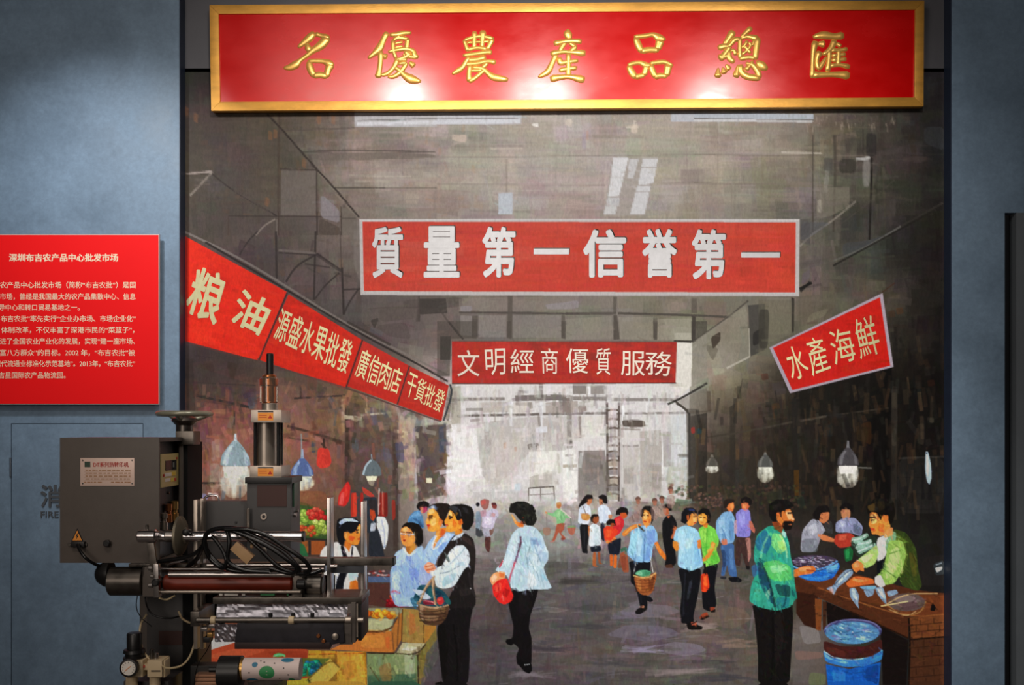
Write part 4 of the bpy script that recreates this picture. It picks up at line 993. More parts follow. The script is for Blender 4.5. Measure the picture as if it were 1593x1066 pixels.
with fig('painted_person', 'painted long haired woman in white with a tan bag', 50, 6, 2):
    T(890, 740, 190 / 844)
    P('1c1618', '75 160 100 130 140 135 145 160 120 180 90 190 60 240 50 250 45 210 60 180', 1); P('c07a54', '110 165 140 160 135 190 115 205 100 195', 1)
    P('dfe6f0', '50 220 90 195 125 215 132 260 115 340 40 330 45 270', 1); P('c8d4e6', '50 240 80 220 80 320 45 325', .6); P('c08648', '60 265 110 260 128 290 110 315 65 305', 1); P('d8a060', '65 270 100 268 100 300 70 300', .6); L('6a5a50', '75 210 95 265', 1.6, .8)
    P('1c1c20', '50 338 115 338 118 400 105 500 110 540 70 535 60 450', 1); L('3a3a42', '85 350 85 500', 2, .6)
with fig('painted_person', 'painted second woman in white standing by the ladder', 40, 6, 2):
    T(890, 740, 190 / 844)
    P('1c1618', '180 145 210 130 240 140 245 195 225 195 190 165', 1); P('b87a5a', '185 160 210 165 215 200 190 205', 1); P('d8e2f0', '175 230 205 200 245 210 275 270 250 300 240 330 190 330', 1); P('bccade', '215 220 245 240 235 320 215 320', .6); P('c07a50', '250 270 278 270 275 300 250 295', .8)
    P('2a2a38', '195 330 225 330 225 460 200 440', 1)
with fig('painted_person', 'painted small child in a white vest standing barefoot', 50, 6, 2):
    T(890, 740, 190 / 844)
    P('221814', '125 290 145 265 180 268 188 295 170 330 150 320 130 320', 1); P('9a5a34', '150 285 185 280 185 315 165 335 145 330 140 310', 1); P('a86438', '110 350 125 345 135 410 180 390 200 385 195 400 140 425 112 420', 1)
    P('dce6ea', '125 345 150 330 190 350 198 400 200 480 115 492 120 420', 1); P('b8ccd4', '150 360 185 360 185 470 150 480', .5); P('1e2430', '125 490 198 482 200 525 130 530', 1); P('a8643c', '145 530 165 530 165 620 180 630 140 628', 1); P('945634', '175 528 195 528 195 605 220 610 185 615', 1)
with fig('painted_person', 'painted woman in red bending to hold a child in orange red', 80, 6, 2.2):
    T(890, 740, 190 / 844)
    P('1a1414', '305 240 340 215 380 225 390 260 370 290 320 270 300 275', 1); P('c46030', '330 260 370 255 382 280 360 300 335 295', 1); P('c8303a', '285 300 330 275 360 310 358 350 330 400 300 420 280 380', 1); P('e85a50', '300 300 330 290 340 330 310 350', .7)
    P('e0482a', '215 370 240 345 290 360 320 380 310 410 260 460 225 450', 1); P('f06a3a', '230 380 270 370 270 420 235 430', .7); P('201612', '235 320 260 300 295 305 300 335 270 340 240 345', 1); P('b85a2c', '265 330 292 330 290 355 265 355', 1); L('e08a4a', '235 455 270 465 300 430', 5, 1)
    P('1c2230', '245 470 300 440 340 430 335 500 325 550 255 545', 1); P('d06a2c', '260 545 282 545 280 625 262 625', 1); P('d8702e', '288 548 310 548 308 640 285 640', 1); P('8a4424', '330 560 350 640 310 640', .5)
with fig('painted_person', 'painted girl in a blue blouse carrying baskets on a shoulder pole', 170, 8, 2.4, 1.3):
    T(890, 740, 190 / 844)
    P('9a5a40', '325 540 380 520 395 670 350 670', 1); P('7e4430', '335 560 370 550 375 650 350 660', .6); L('3a6a50', '335 520 370 500 380 530', 5, .8)
    P('14141a', '390 590 545 590 535 680 500 700 520 880 520 910 470 910 455 830 430 760 405 740 405 660', 1); L('2c2c34', '430 620 460 760 480 880', 2.4, .6)
    P('14141a', '500 830 545 840 562 865 540 876 510 860', 1); P('1a1618', '435 940 460 915 520 905 515 930 470 960 440 958', 1); P('c88a6a', '470 900 500 898 498 915 468 915', .9)
    P('8cb6dc', '405 380 450 350 500 345 560 345 590 400 590 460 560 480 545 600 440 600 375 545 400 460', 1); P('a4dcee', '410 390 470 370 450 480 420 560 385 540', .8); P('7894d0', '510 380 575 370 570 470 520 480', .8); P('c2e8f4', '450 400 490 420 470 560 440 560', .6); P('6a88c8', '520 480 545 480 540 590 500 590', .6); L('4a6898', '505 370 500 470 495 590', 2, .6)
    P('d8823c', '345 410 350 390 410 345 470 330 480 350 440 365 400 385 375 415 355 420', 1); P('f0a860', '360 400 410 350 450 345 400 375 370 405', .7)
    P('d87a34', '565 465 590 455 610 500 640 540 662 570 660 590 640 585 600 540', 1); P('f09a50', '580 470 595 480 620 530 610 540', .6)
    P('e89246', '480 280 500 235 540 250 550 300 535 340 510 365 490 330', 1); P('f8c680', '490 260 520 250 520 300 490 310', .8); P('c86030', '530 300 545 300 530 345', .7); P('1a1616', '475 240 500 210 545 210 570 250 565 300 545 340 550 280 530 245 500 235 485 290 470 275', 1); L('3a2018', '488 275 505 272', 1.8, .9); L('3a2018', '515 275 532 277', 1.8, .9); L('b03a24', '495 318 515 320', 2, .9)
    L('4a4230', '455 345 500 385', 3, .9); L('d8d8d0', '440 600 425 680', 1.2, .9); L('d8d8d0', '540 560 560 670', 1.2, .9)
with fig('painted_basket', 'painted tall wicker basket of green vegetables in front of blue blouse', 50, 5, 2.2, .1, 12):
    T(890, 740, 190 / 844)
    P('9a5e34', '425 695 500 700 580 670 585 690 560 800 530 830 480 825 445 790', 1); P('c88a50', '435 710 470 715 480 800 455 780', .6); P('5c3018', '530 700 575 690 555 790 530 800', .6)
    for y in (720, 740, 760, 780, 800): L('5a3018', [435, y, 500, y + 10, 572, y - 8], 1.3, .6)
    L('d8a870', '422 690 480 708 545 700 580 672', 2.4, .95)
    P('5a9a78', '430 680 460 655 510 650 548 665 535 695 480 700', 1); P('90caa0', '440 675 480 660 490 690 450 690', .7); P('3c7a58', '500 660 540 665 530 690 500 690', .6)
with fig('painted_person', 'painted slim man in black with hands at his sides', 60, 6, 2.2):
    T(890, 740, 190 / 844)
    P('1c1618', '620 215 650 195 685 200 690 245 660 245', 1); P('b86a4a', '625 225 665 225 672 265 650 280 632 260', 1); P('17161a', '622 320 650 280 690 270 722 320 725 360 700 400 710 500 722 600 700 630 640 630 650 560 625 440', 1); P('c06a44', '655 280 680 275 665 300', 1); P('b86a44', '700 340 725 360 720 400 695 440 680 430 700 390', 1); P('2a2628', '680 300 715 330 710 370 690 350', .6); P('5a3a2c', '640 620 690 610 700 640 650 640', .9)
with fig('painted_person', 'painted crowd of faint pinkish figures at the far stalls', 60, 6, 2.4):
    T(890, 740, 190 / 844)
    for x, y in ((455, 170), (570, 180), (620, 165), (680, 100)):
        E('5a3a30', x, y - 8, 19, 18, .8); P('a8705c', [x - 16, y - 5, x + 16, y - 8, x + 14, y + 28, x - 8, y + 30], .85); P('a88a80', [x - 28, y + 40, x + 20, y + 28, x + 34, y + 90, x + 10, y + 130, x - 24, y + 120], .55)
    P('8a6a64', '380 300 460 240 470 320 400 330', .5)
with fig('painted_person', 'painted woman in pale blue T-shirt seen from behind', 160, 8, 2.6, 1.5):
    T(1020, 740, 180 / 738)
    P('15151a', '140 585 285 590 290 640 270 760 240 900 245 930 200 950 165 930 155 860 170 720', 1); P('4a4e5a', '215 680 235 660 225 740 205 800 200 760', .6); L('30323c', '190 620 180 760 175 900', 2.4, .6); P('15151a', '160 915 195 925 190 945 165 942', 1); P('14100f', '195 950 235 925 270 955 300 965 295 985 210 985', 1); P('c86a50', '225 935 262 935 262 955 225 955', .8); L('20181a', '222 950 265 930', 2, .8)
    P('9ccbe4', '130 340 190 315 260 340 295 400 280 420 285 470 305 580 220 610 140 580 145 480 150 430 110 410', 1); P('b6e0f0', '140 350 200 340 190 440 150 560 150 470', .7); P('80b0dc', '240 380 270 430 290 560 250 590', .6); P('c4e8d8', '190 400 240 400 230 460 190 470', .5); L('6a9ac8', '260 420 285 560', 2, .5)
    P('d88838', '110 415 148 425 148 475 130 485 108 450', 1); P('d8803a', '262 415 292 405 290 460 270 470', 1); P('e8954a', '210 250 250 235 270 260 262 300 235 320 205 320 195 290', 1); P('f6c480', '235 250 262 255 258 295 240 300', .7); L('2a1a14', '240 262 262 258', 1.8, .9); P('b03a2a', '245 298 258 296 256 303 246 304', .9)
    P('16161c', '165 240 190 205 240 205 268 235 250 245 225 240 215 280 190 310 160 295 165 270', 1); P('3c4a78', '195 212 235 210 255 225 220 228', .8); P('c86a34', '196 255 214 250 212 290 200 285', .9)
with fig('painted_person', 'painted woman in a bright green blouse leaning close to her friend', 130, 8, 2.6, 1.5):
    T(1020, 740, 180 / 738)
    P('15141a', '305 580 400 560 385 640 375 720 390 830 350 870 300 850 295 740', 1); P('9a4a30', '275 910 300 880 330 870 335 900 300 920', 1); P('14100f', '280 915 335 890 345 900 300 922', .9); P('9a4a30', '345 840 378 838 375 870 350 868', .9); P('14100f', '350 865 382 850 380 872 355 875', .9)
    P('7ccc54', '270 340 330 310 380 340 405 400 400 440 385 470 412 540 400 560 310 585 305 560 290 420', 1); P('a8e868', '280 350 330 340 330 440 295 420', .7); P('54a83c', '350 460 400 520 400 555 350 560', .6); L('3c8a34', '330 330 320 440 330 560', 2, .5)
    P('e08a3c', '355 420 382 430 375 470 330 540 300 550 298 530 330 500 350 460', 1); P('f4b468', '360 430 378 435 350 490 340 480', .6)
    P('ecA048', '272 250 300 235 325 250 330 290 310 315 285 315 272 290', 1); P('fbd088', '280 260 300 255 300 290 282 290', .8); P('1a1616', '270 230 300 205 340 215 355 260 345 300 325 310 330 260 305 238 275 252', 1); L('2a1a14', '280 268 296 268', 1.6, .9); L('2a1a14', '304 268 318 270', 1.6, .9); P('b83a2c', '290 298 306 298 304 304 292 304', .9); P('d87a30', '300 310 335 300 330 335 305 330', .9)
with fig('painted_handbag', 'painted small orange red bag hanging from the green blouse woman', 24, 5, 2, 1.4, 10):
    T(1020, 740, 180 / 738)
    P('e04a24', '288 630 330 620 345 710 320 745 290 740', 1); P('ff8040', '305 640 325 640 325 710 305 700', .6); L('a02818', '295 640 295 730', 2, .7); L('1a1214', '312 560 318 630', 3, 1)
with fig('painted_person', 'painted man in a blue shirt and jeans walking away', 90, 7, 2.6, 1.4):
    T(1020, 740, 180 / 738)
    P('4a6a94', '410 440 500 430 500 520 520 630 515 650 470 640 455 560 440 640 415 640 430 540', 1); P('6a8cb4', '465 470 490 460 500 600 480 600', .6); P('2a3c58', '420 470 445 480 450 560 430 620', .6); P('15151a', '460 650 520 645 550 665 545 682 480 680', 1); P('2a2a30', '410 645 450 645 450 662 415 660', .9)
    P('82a8cc', '385 290 430 235 480 225 505 270 505 400 495 430 420 440 385 360', 1); P('a4c8e0', '400 290 440 250 440 380 405 370', .7); P('5a80ac', '470 280 500 300 495 410 470 420', .6); L('4a6a94', '420 330 450 400 440 430', 2, .6)
    P('c87a60', '420 405 455 405 458 440 430 445 418 425', 1); P('d87a44', '455 180 495 165 502 200 490 232 465 225 452 205', 1); P('f0a060', '475 180 498 180 494 215 478 212', .7); P('30241e', '430 165 455 148 500 152 505 168 465 180 455 205 435 210', 1)
with fig('painted_person', 'painted man in a violet shirt beside the blue shirted man', 80, 7, 2.6, 1.4):
    T(1020, 740, 180 / 738)
    P('4a3430', '510 400 600 390 590 470 600 590 580 595 545 480 540 580 505 570', .95); P('a87a70', '570 400 605 395 608 520 590 560 585 470', 1); P('1c1a1c', '575 580 600 575 600 600 580 600', .9)
    P('8a84cc', '510 240 550 210 600 220 608 290 605 385 580 395 510 390 515 300', 1); P('a4a4e4', '530 240 570 230 570 320 530 320', .6); P('c09aa8', '500 290 520 280 520 370 500 370', .8); P('b8705c', '595 290 612 290 635 345 630 370 600 340', 1); P('d0704a', '545 175 590 165 600 195 580 225 550 215', 1); P('ee9c64', '555 180 580 178 578 210 558 208', .7); P('1e1818', '540 150 575 132 612 150 615 180 600 195 585 170 545 178', 1)

# ---------------------------------------------------------------- the fish stall on the right
T(1150, 740, 330 / 1079)
P('2c2624', '900 640 1050 560 1050 400 930 420', .5); P('1c1816', '870 560 1050 560 1050 600 900 620', .5)
P('3c4244', '985 450 1040 430 1050 500 1000 510', .8); P('c4ccd0', '995 470 1035 462 1030 480 1005 495', .9); L('8a949a', '1000 455 1030 445', 2, .8)
Q('6a625e', '290 740 430 740 440 1066 270 1066 280 900', .5); P('8a6a60', '280 890 430 900 420 930 290 940', .5); P('8e8a8a', '300 760 400 780 420 850 330 860', .5); P('6c7a50', '360 1000 440 1010 440 1066 350 1066', .5)
with fig('painted_person', 'painted stallholder in grey sorting food, left of two at the back', 60, 7, 2.4, 1.2, 10):
    T(1150, 740, 330 / 1079)
    P('1c1616', '370 200 400 155 450 150 465 190 430 190 400 240', 1); P('c07850', '415 190 460 185 455 225 430 245 405 235', 1); P('9a9aa4', '320 280 370 220 410 230 440 280 420 300 400 360 380 390 310 390', 1); P('c0c0c8', '350 260 390 240 400 290 360 300', .7); P('6a6e74', '320 320 400 320 400 390 315 390', .6); P('c87a50', '395 300 430 300 490 325 480 340 420 330', 1); P('4a4a4a', '430 240 470 230 480 300 440 290', .6)
with fig('painted_person', 'painted stallholder facing front, right of two at the back', 60, 7, 2.4, 1.2, 10):
    T(1150, 740, 330 / 1079)
    P('181414', '510 160 540 135 580 150 580 190 560 180 515 185', 1); P('b8805c', '515 175 565 172 565 210 545 230 522 215', 1); P('8a8ea8', '490 240 530 215 590 215 630 260 620 310 560 290 490 290', 1); P('b4b8d0', '510 230 545 235 530 270 505 265', .7); P('4a5060', '580 240 625 270 615 305 580 290', .6)
with fig('painted_vegetables', 'painted pale cabbages and red bowl between the fish sellers', 50, 6, 2.6, .8, 12):
    T(1150, 740, 330 / 1079)
    P('a84030', '490 300 560 290 590 310 570 360 510 370 480 340', 1); P('cf6a50', '500 305 550 300 540 330 505 330', .7); P('2a3a2c', '560 330 700 300 700 400 600 420', .9)
    for (a, b) in (((580, 340), (650, 300)), ((590, 370), (670, 330)), ((600, 390), (690, 350)), ((570, 330), (620, 320)), ((600, 350), (660, 340))):
        P('8cb09c', [a[0], a[1] - 14, b[0], b[1] - 10, b[0] + 10, b[1] + 8, a[0] + 10, a[1] + 14], .9); L('d4e6dc', [a[0], a[1], b[0], b[1]], 2, .8)
    P('1f6a3c', '530 380 560 358 580 380 575 430 540 440', .9); P('3a9a5c', '540 380 560 370 560 420 542 425', .7)
with fig('painted_stall_counter', 'painted wooden fish counter with brick pattern at lower right', 260, 12, 3.4, .1, 9):
    T(1150, 740, 330 / 1079)
    P('54301c', '260 500 520 480 880 580 1050 600 1050 720 860 725 860 830 700 760 560 690 400 620 290 590', 1, 0)
    Q('6e4022', '300 520 520 500 860 640 860 700 560 620 380 560', .6); Q('7a4626', '740 600 1050 610 1050 700 870 715 720 660', .6)
    Q('3c2014', '290 590 400 610 390 780 330 760 290 700', 1); Q('1a1210', '440 640 730 770 860 840 850 1066 730 1066 720 800 450 760', 1)
    Q('7a4a26', '385 625 420 630 415 790 390 785', 1); Q('4a2a18', '425 640 445 645 440 790 425 785', .9)
    Q('6e4426', '862 725 1050 705 1050 820 870 835', 1); Q('4e301e', '868 838 1050 822 1050 1066 860 1066', 1); L('1c100a', '862 725 870 835 862 1066', 3, .9); L('1c100a', '868 836 1050 820', 2.4, .9); L('2a160c', '560 690 860 828', 2.6, .9); L('a06a3a', '400 570 560 630 862 722 1050 704', 2, .6)
    for y in (755, 790, 870, 920, 970, 1020): L('2e1a10', [868, y + 8, 1050, y - 8], 1.4, .7)
    for y, xs in ((740, (920, 990)), (775, (900, 960, 1020)), (810, (930, 1000)), (850, (940, 1010)), (895, (910, 980)), (945, (940, 1020)), (995, (900, 990)), (1045, (950,))):
        for x in xs: L('2e1a10', [x, y - 14, x, y + 18], 1.3, .7)
    E('60524e', 850, 645, 96, 46); P('857672', '780 620 850 605 920 630 900 660 820 670', .7); P('5a4244', '800 650 900 640 920 670 840 690', .7); L('c8a878', '740 660 850 600 1010 600', 2, .8); L('a08050', '750 655 820 710 920 705 950 640', 2, .7); L('e0c48c', '720 665 860 640', 2, .8); L('d0b080', '760 680 850 720 900 690', 1.4, .7)
    P('14100e', '975 660 985 650 1000 670 995 690 972 688', 1)
with fig('painted_fish', 'painted silver fish laid along the counter edge', 80, 6, 2, .9, 9):
    T(1150, 740, 330 / 1079)
    for pl in ('440 575 480 560 500 520 540 480 575 475 580 500 540 540 500 570 480 610 470 590', '560 575 590 570 610 610 605 650 610 680 595 660 565 620', '630 580 690 580 680 610 650 620', '690 570 730 565 745 610 750 660 730 640 700 600', '750 590 800 580 810 600 760 620'):
        P('8094a8', pl, 1)
    P('c8d8e8', '500 540 540 490 570 485 530 530 490 565', .9); P('d0e0ec', '570 580 590 580 605 640 580 620', .8); P('d8e4f0', '700 575 725 575 740 630 715 605', .8); L('3a4656', '480 560 540 495 578 478', 1.6, .8); P('c89080', '455 575 480 575 480 600 460 590', .6); P('7ab0d8', '610 565 700 560 690 580 630 580', .9)
with fig('painted_tub', 'painted wide blue tub of small dark fish on the counter', 120, 7, 2.2, .2, 12, 10):
    T(1150, 740, 330 / 1079)
    P('2a6cb8', '268 470 310 500 430 480 505 440 512 465 480 520 420 540 350 535 290 510', 1); P('5aa0e4', '300 510 400 520 470 500 490 480 440 530 350 530', .6); P('8ac0f0', '440 470 505 440 500 470 450 500', .7)
    E('4a3e50', 385, 438, 115, 34)
    for i in range(70):
        t_ = rng.uniform(0, 6.28); r_ = rng.uniform(0, 1) ** .5; x = 385 + 105 * r_ * math.cos(t_); y = 438 + 28 * r_ * math.sin(t_); a_ = rng.normal(.2, .5)
        L(rng.choice(['a8a0b8', '2c2430', '8a7a90', 'd0ccd8', '5c4c5c']), [x - 12 * math.cos(a_), y - 8 * math.sin(a_), x + 12 * math.cos(a_), y + 8 * math.sin(a_)], 1.5, .8)
    L('6aa8e4', '270 460 330 485 430 475 500 435', 2.6, .9)
with fig('painted_tub', 'painted blue barrel of water and ice fish below the counter', 180, 10, 3, .2, 10, 9):
    T(1150, 740, 330 / 1079)
    P('1c5ca4', '440 960 560 985 720 950 710 1066 450 1066', 1, 0); P('3a80c8', '470 985 540 1000 540 1066 480 1066', .7); P('143c74', '640 980 710 960 705 1066 650 1066', .7)
    P('3a78c0', '425 890 470 930 580 940 680 920 732 880 725 940 640 970 540 975 440 950', 1); P('8ab8e0', '430 900 480 940 560 950 540 960 440 930', .7); L('a8d0f0', '430 895 500 935 620 940 728 888', 2, .8)
    P('4a2420', '430 840 520 870 640 870 725 830 728 890 660 925 560 935 470 920 430 885', 1, 1); P('6a3428', '440 870 540 890 540 925 450 905', .5)
    E('46466a', 578, 790, 148, 62); E('5a88ac', 575, 800, 138, 58, .95)
    for i in range(60):
        t_ = rng.uniform(0, 6.28); r_ = rng.uniform(0, 1) ** .5; x = 575 + 125 * r_ * math.cos(t_); y = 800 + 48 * r_ * math.sin(t_); a_ = rng.normal(.1, .6); l_ = rng.uniform(8, 26)
        L(rng.choice(['a8ccd8', '2c5070', 'd4ecf0', '4a7898', '7a6a90', '88b8c8']), [x - l_ * math.cos(a_), y - l_ * .5 * math.sin(a_), x + l_ * math.cos(a_), y + l_ * .5 * math.sin(a_)], 2.6, .7, .8)
    L('8a84a8', '432 790 460 750 560 730 680 742 722 785', 2, .7)
with fig('painted_person', 'painted fishmonger in a green jacket leaning over the fish', 240, 10, 3, 1.0, 10, 9):
    T(1150, 740, 330 / 1079)
    P('3c4a20', '780 270 850 290 900 370 910 480 930 560 910 590 820 560 800 400', 1); P('5a6a2c', '790 290 840 320 860 420 830 500 800 400', .8); P('6a5a24', '860 380 900 420 905 500 880 520', .5)
    P('14161c', '700 430 750 430 790 470 740 500 700 500', 1); P('d8dcd8', '700 320 750 300 770 330 740 420 700 440', 1); P('7aa07c', '770 280 800 290 790 380 750 400 740 350', 1)
    P('8eb05c', '760 330 830 330 850 400 830 480 790 550 720 560 690 540 700 510 730 480 745 420', 1); P('bcd48a', '770 380 810 360 820 430 780 510 740 530', .7); P('a4c070', '600 430 640 400 700 350 710 400 690 450 640 475', 1); P('d0e4a8', '610 420 660 400 690 400 640 450', .7); P('e8f0e8', '600 425 640 470 620 475 595 440', .9); P('e8eef0', '690 515 720 505 745 560 720 570 690 550', 1)
    L('4a6a30', '760 400 820 380', 2, .6); L('40602c', '740 480 800 520', 2, .6)
    P('d88044', '570 455 600 430 632 450 635 490 610 480 595 495 580 480', 1); P('f0a870', '580 450 605 440 610 465 585 470', .7); P('c86a34', '540 550 590 510 680 525 690 550 620 560 560 570', 1); P('f0a468', '570 530 620 520 660 535 600 545', .7); L('8a3a1c', '590 520 640 530', 1.6, .6)
    P('e08a44', '665 190 700 180 740 200 760 230 770 260 760 290 720 310 700 300 675 300 668 270 658 250 665 220', 1); P('f8c880', '665 200 700 195 700 240 672 250', .8); P('d0622c', '710 240 740 250 730 290 705 280', .7); P('c04828', '668 265 690 268 688 280 670 280', .9); L('241810', '665 215 695 212', 2.4, .95); L('241810', '668 228 690 226', 2, .9); P('e8925a', '730 290 780 260 785 300 740 320', .9)
    P('18140f', '645 160 680 125 740 115 785 130 795 190 780 240 765 250 760 200 730 200 720 230 700 190 670 185 655 200', 1); curls(720, 150, 72, 28, 22, 11); P('6a5228', '650 155 690 140 690 180 660 180', .7); P('3a2e1c', '700 130 740 130 740 170 710 180', .6); P('d87a3c', '730 205 758 200 758 235 738 240', 1)
with fig('painted_person', 'painted bearded customer in a blue green shirt holding out his hand', 330, 12, 3.4, 1.3, 12, 12):
    T(1150, 740, 330 / 1079)
    P('181413', '65 650 270 640 275 740 265 900 255 1066 95 1066 95 900 80 740', 1, 1); P('2a2220', '180 700 230 700 220 900 180 1000', .5); L('0c0a0a', '170 720 175 900 160 1066', 3, .7)
    P('3c9a84', '75 380 90 300 150 255 220 260 250 330 265 430 280 480 280 530 290 600 270 665 190 690 100 670 50 640 60 560 95 470 75 430', 1)
    P('2c6a8c', '80 330 130 270 170 330 140 400 90 380', .8); P('8ad87a', '170 290 220 300 240 380 200 400 160 350', .8); P('b4e87c', '190 330 230 330 240 380 210 390', .7); P('64c06a', '120 440 190 430 260 460 270 530 200 540 140 520', .9); P('a0e4a0', '150 460 230 450 250 480 170 500', .7); P('1e4a5c', '90 430 120 460 160 560 180 660 150 640 100 540', .9); P('1c3c40', '180 550 260 560 260 620 200 610', .7); P('4ab08c', '60 590 110 570 110 640 70 640', .7); P('d0f0b0', '130 600 160 570 150 640', .5); P('246c80', '190 620 260 620 250 670 190 680', .6); P('3c7ab0', '60 460 90 450 100 500 70 520', .6)
    P('2f8a78', '262 560 290 590 295 625 275 640 262 620', 1); P('184a50', '265 575 285 600 280 620 266 606', .6); L('a8e8a0', '150 300 120 360 110 420', 3, .5); L('d8f4a8', '205 300 235 350 245 420', 3, .5); L('164048', '230 560 240 620 225 670', 3, .6); L('4ab8a0', '130 560 150 620 160 670', 3, .5); L('142c30', '100 420 150 520 185 670', 3, .7); P('c4e8d4', '215 280 240 290 235 320 215 300', .8)
    P('cc7438', '275 480 330 460 380 460 392 480 370 500 320 505 280 520', 1); P('f0a878', '300 470 360 462 370 480 310 490', .7); L('8a3a1c', '340 480 385 485', 2, .7)
    P('cf7a3e', '195 190 230 175 260 170 275 210 282 225 272 240 262 270 230 265 205 245 190 225', 1); P('f4c08a', '235 185 262 180 272 220 250 225', .8); P('1c1412', '225 230 275 232 265 275 235 280 215 260', 1); P('c87a4a', '248 248 268 246 266 254 250 254', .8); L('1c1210', '245 192 268 190', 2.6, .95); P('fae0c0', '268 215 282 222 270 228', .7)
    P('181313', '150 200 150 150 190 120 250 125 280 155 260 165 230 175 215 185 215 215 185 190 188 235 200 265 170 235', 1); P('302624', '170 150 210 135 220 160 180 180', .6); curls(212, 150, 58, 22, 20, 9); P('d8743c', '188 190 210 185 210 215 192 222', 1); P('8a4a24', '165 235 200 235 225 265 215 295 180 270', .9)

# what the frame cuts off below: the lower ends of the near figures, crates and barrel
def lower(label, *polys):
    global cur
    k_ = [i for i, d_ in enumerate(IDS) if d_ and d_[1] == label][0]
    cur = k_
    for c_, pl in polys: P(c_, pl, 1, 1)
    cur = 0
T()
lower('painted young man in a black waistcoat carrying a wicker basket', ('1b1718', '684 1060 728 1060 730 1110 726 1150 700 1150 688 1110'), ('14100f', '686 1142 728 1142 726 1158 680 1162 664 1158'))
lower('painted bearded customer in a blue green shirt holding out his hand', ('181413', '1179 1060 1228 1060 1226 1120 1222 1150 1186 1150 1180 1110'), ('14100f', '1184 1146 1224 1146 1236 1162 1200 1168 1182 1160'))
lower('painted blue barrel of water and ice fish below the counter', ('1c5ca4', '1288 1060 1367 1060 1362 1110 1330 1124 1296 1112'))
lower('painted wooden fish counter with brick pattern at lower right', ('4a2e1e', '1413 1060 1474 1060 1474 1190 1416 1170'))
lower('painted pale green crate at the bottom beside the black trousers', ('3c5c48', '571 1060 655 1060 645 1096 574 1100'))
lower('painted yellow crate at the bottom with orange edges', ('b08a40', '478 1060 571 1060 572 1096 480 1090'))
T()

# ---------------------------------------------------------------- painted banners
T()
with fig('painted_banner', 'painted long red banner with thick white characters and grey border', 0):
    Q('bdb6b2', '559 341 1244 341 1243 461 561 459', 1)
    Q('c43e2e', '564 345 1238 346 1237 455 566 453', 1)
    m = (idm == cur).astype('f4')
    Lm = m.copy(); Lm[:345 - CY0 + 1] = 0; Lm[453 - CY0:] = 0; Lm[:, :566 - CX0] = 0; Lm[:, 1237 - CX0:] = 0
    for i in range(26):
        x = rng.uniform(570, 1230); y = rng.uniform(348, 450); dab(x - CX0, y - CY0, rng.uniform(50, 160), rng.uniform(10, 26), 0, colr(rng.choice(['d2503e', 'b4362a', 'c84a36', 'd0342a', 'ae4034', 'c65c48'])), rng.uniform(.15, .4), Lm)
    dabs(566, 346, 1237, 453, 900, 34, 4, 0, .05, 5, .35, 5, 6, Lm); dabs(1150, 348, 1237, 453, 60, 30, 12, 0, .1, 10, .3, 4, 4, Lm)
    L('d6d0cc', '560 343 800 341 1242 343', 2, .5); L('a8a2a0', '563 458 900 460 1240 459', 2, .5)
def small_banner(label, quad, col, cols, border=None, n=400):
    with fig('painted_banner', label):
        q = pts_of(quad)
        if border:
            Q(border, quad, 1)
            c = q.mean(0); d = q - c; s = 1 - 11.0 / np.abs(d).max(0); q = c + d * s
            # keep the border even
            q = c + d * np.array([1 - 5.5 / np.abs(d[:, 0]).max(), 1 - 6.5 / np.abs(d[:, 1]).max()])
        Q(col, list(q.ravel()), 1)
        x0, y0 = q.min(0); x1, y1 = q.max(0)
        ms = np.zeros_like(idm, 'f4'); r = cover(q); ms[r[1]:r[3], r[0]:r[2]] = (r[4] > .6)
        for i in range(n // 12):
            dab(rng.uniform(x0, x1) - CX0, rng.uniform(y0, y1) - CY0, rng.uniform(15, 50), rng.uniform(5, 14), rng.normal(.3 if x0 < 600 else 0, .2), colr(rng.choice(cols)), rng.uniform(.2, .5), ms)
        dabs(x0, y0, x1, y1, n, 18, 4, .3 if x0 < 600 else 0.0, .2, 7, .4, 4, 7, ms)
small_banner('painted slanting red banner at the left edge with two large characters', '285 366 446 454 401 561 285 530', 'd82a18', ['e43a22', 'c62014', 'b81c12', 'e8321e'], None, 400)
L('5a3c38', '285 532 400 563 402 557', 2, .8); Q('6a1a18', '285 366 292 370 292 532 285 530', .6)
small_banner('painted slanting red banner with six characters, second from the left edge', '449 458 563 529 537 605 403 560', 'cc2616', ['d8341e', 'b41e14', 'a81c14', 'c43a24'], None, 400)
small_banner('painted slanting red banner with four characters, third from the left edge', '565 530 636 569 617 629 540 601', 'c02a1e', ['d03424', 'ae2018', 'b8362a'], None, 200)
small_banner('painted slanting red banner with four characters, farthest from the left edge', '638 570 698 600 687 655 619 630', 'bc2a1e', ['cc3424', 'a82018', 'b0382c'], None, 200)
T(); L('4a2a28', '447 455 403 561', 2.4, .9); L('4a2a28', '564 529 538 604', 2.6, .9); L('4a2a28', '637 569 618 630', 2.2, .9)
L('5a4440', '401 563 470 583 540 604 620 633 686 656', 2.4, .85); L('3c4044', '700 598 704 612 690 655', 3, .9)
small_banner('painted red banner with eight thin characters over the hall opening', '703 531 1053 532 1051 596 703 598', 'b02c22', ['c8281e', '8e2c20', 'a43426', 'd0342a', '7e2a20'], None, 700)
T(); L('6a4a44', '703 531 1053 532', 1.6, .7); L('4a3430', '703 597 1052 596', 1.8, .8); L('ded6d0', '720 600 1040 599', 1.4, .6)
small_banner('painted tilted red banner with four characters and a lilac border', '1197 541 1373 456 1390 571 1229 612', 'c41e16', ['d42418', 'a8201a', '8c1c14', 'b83018', 'd02c1c'], 'a89aa4', 300)

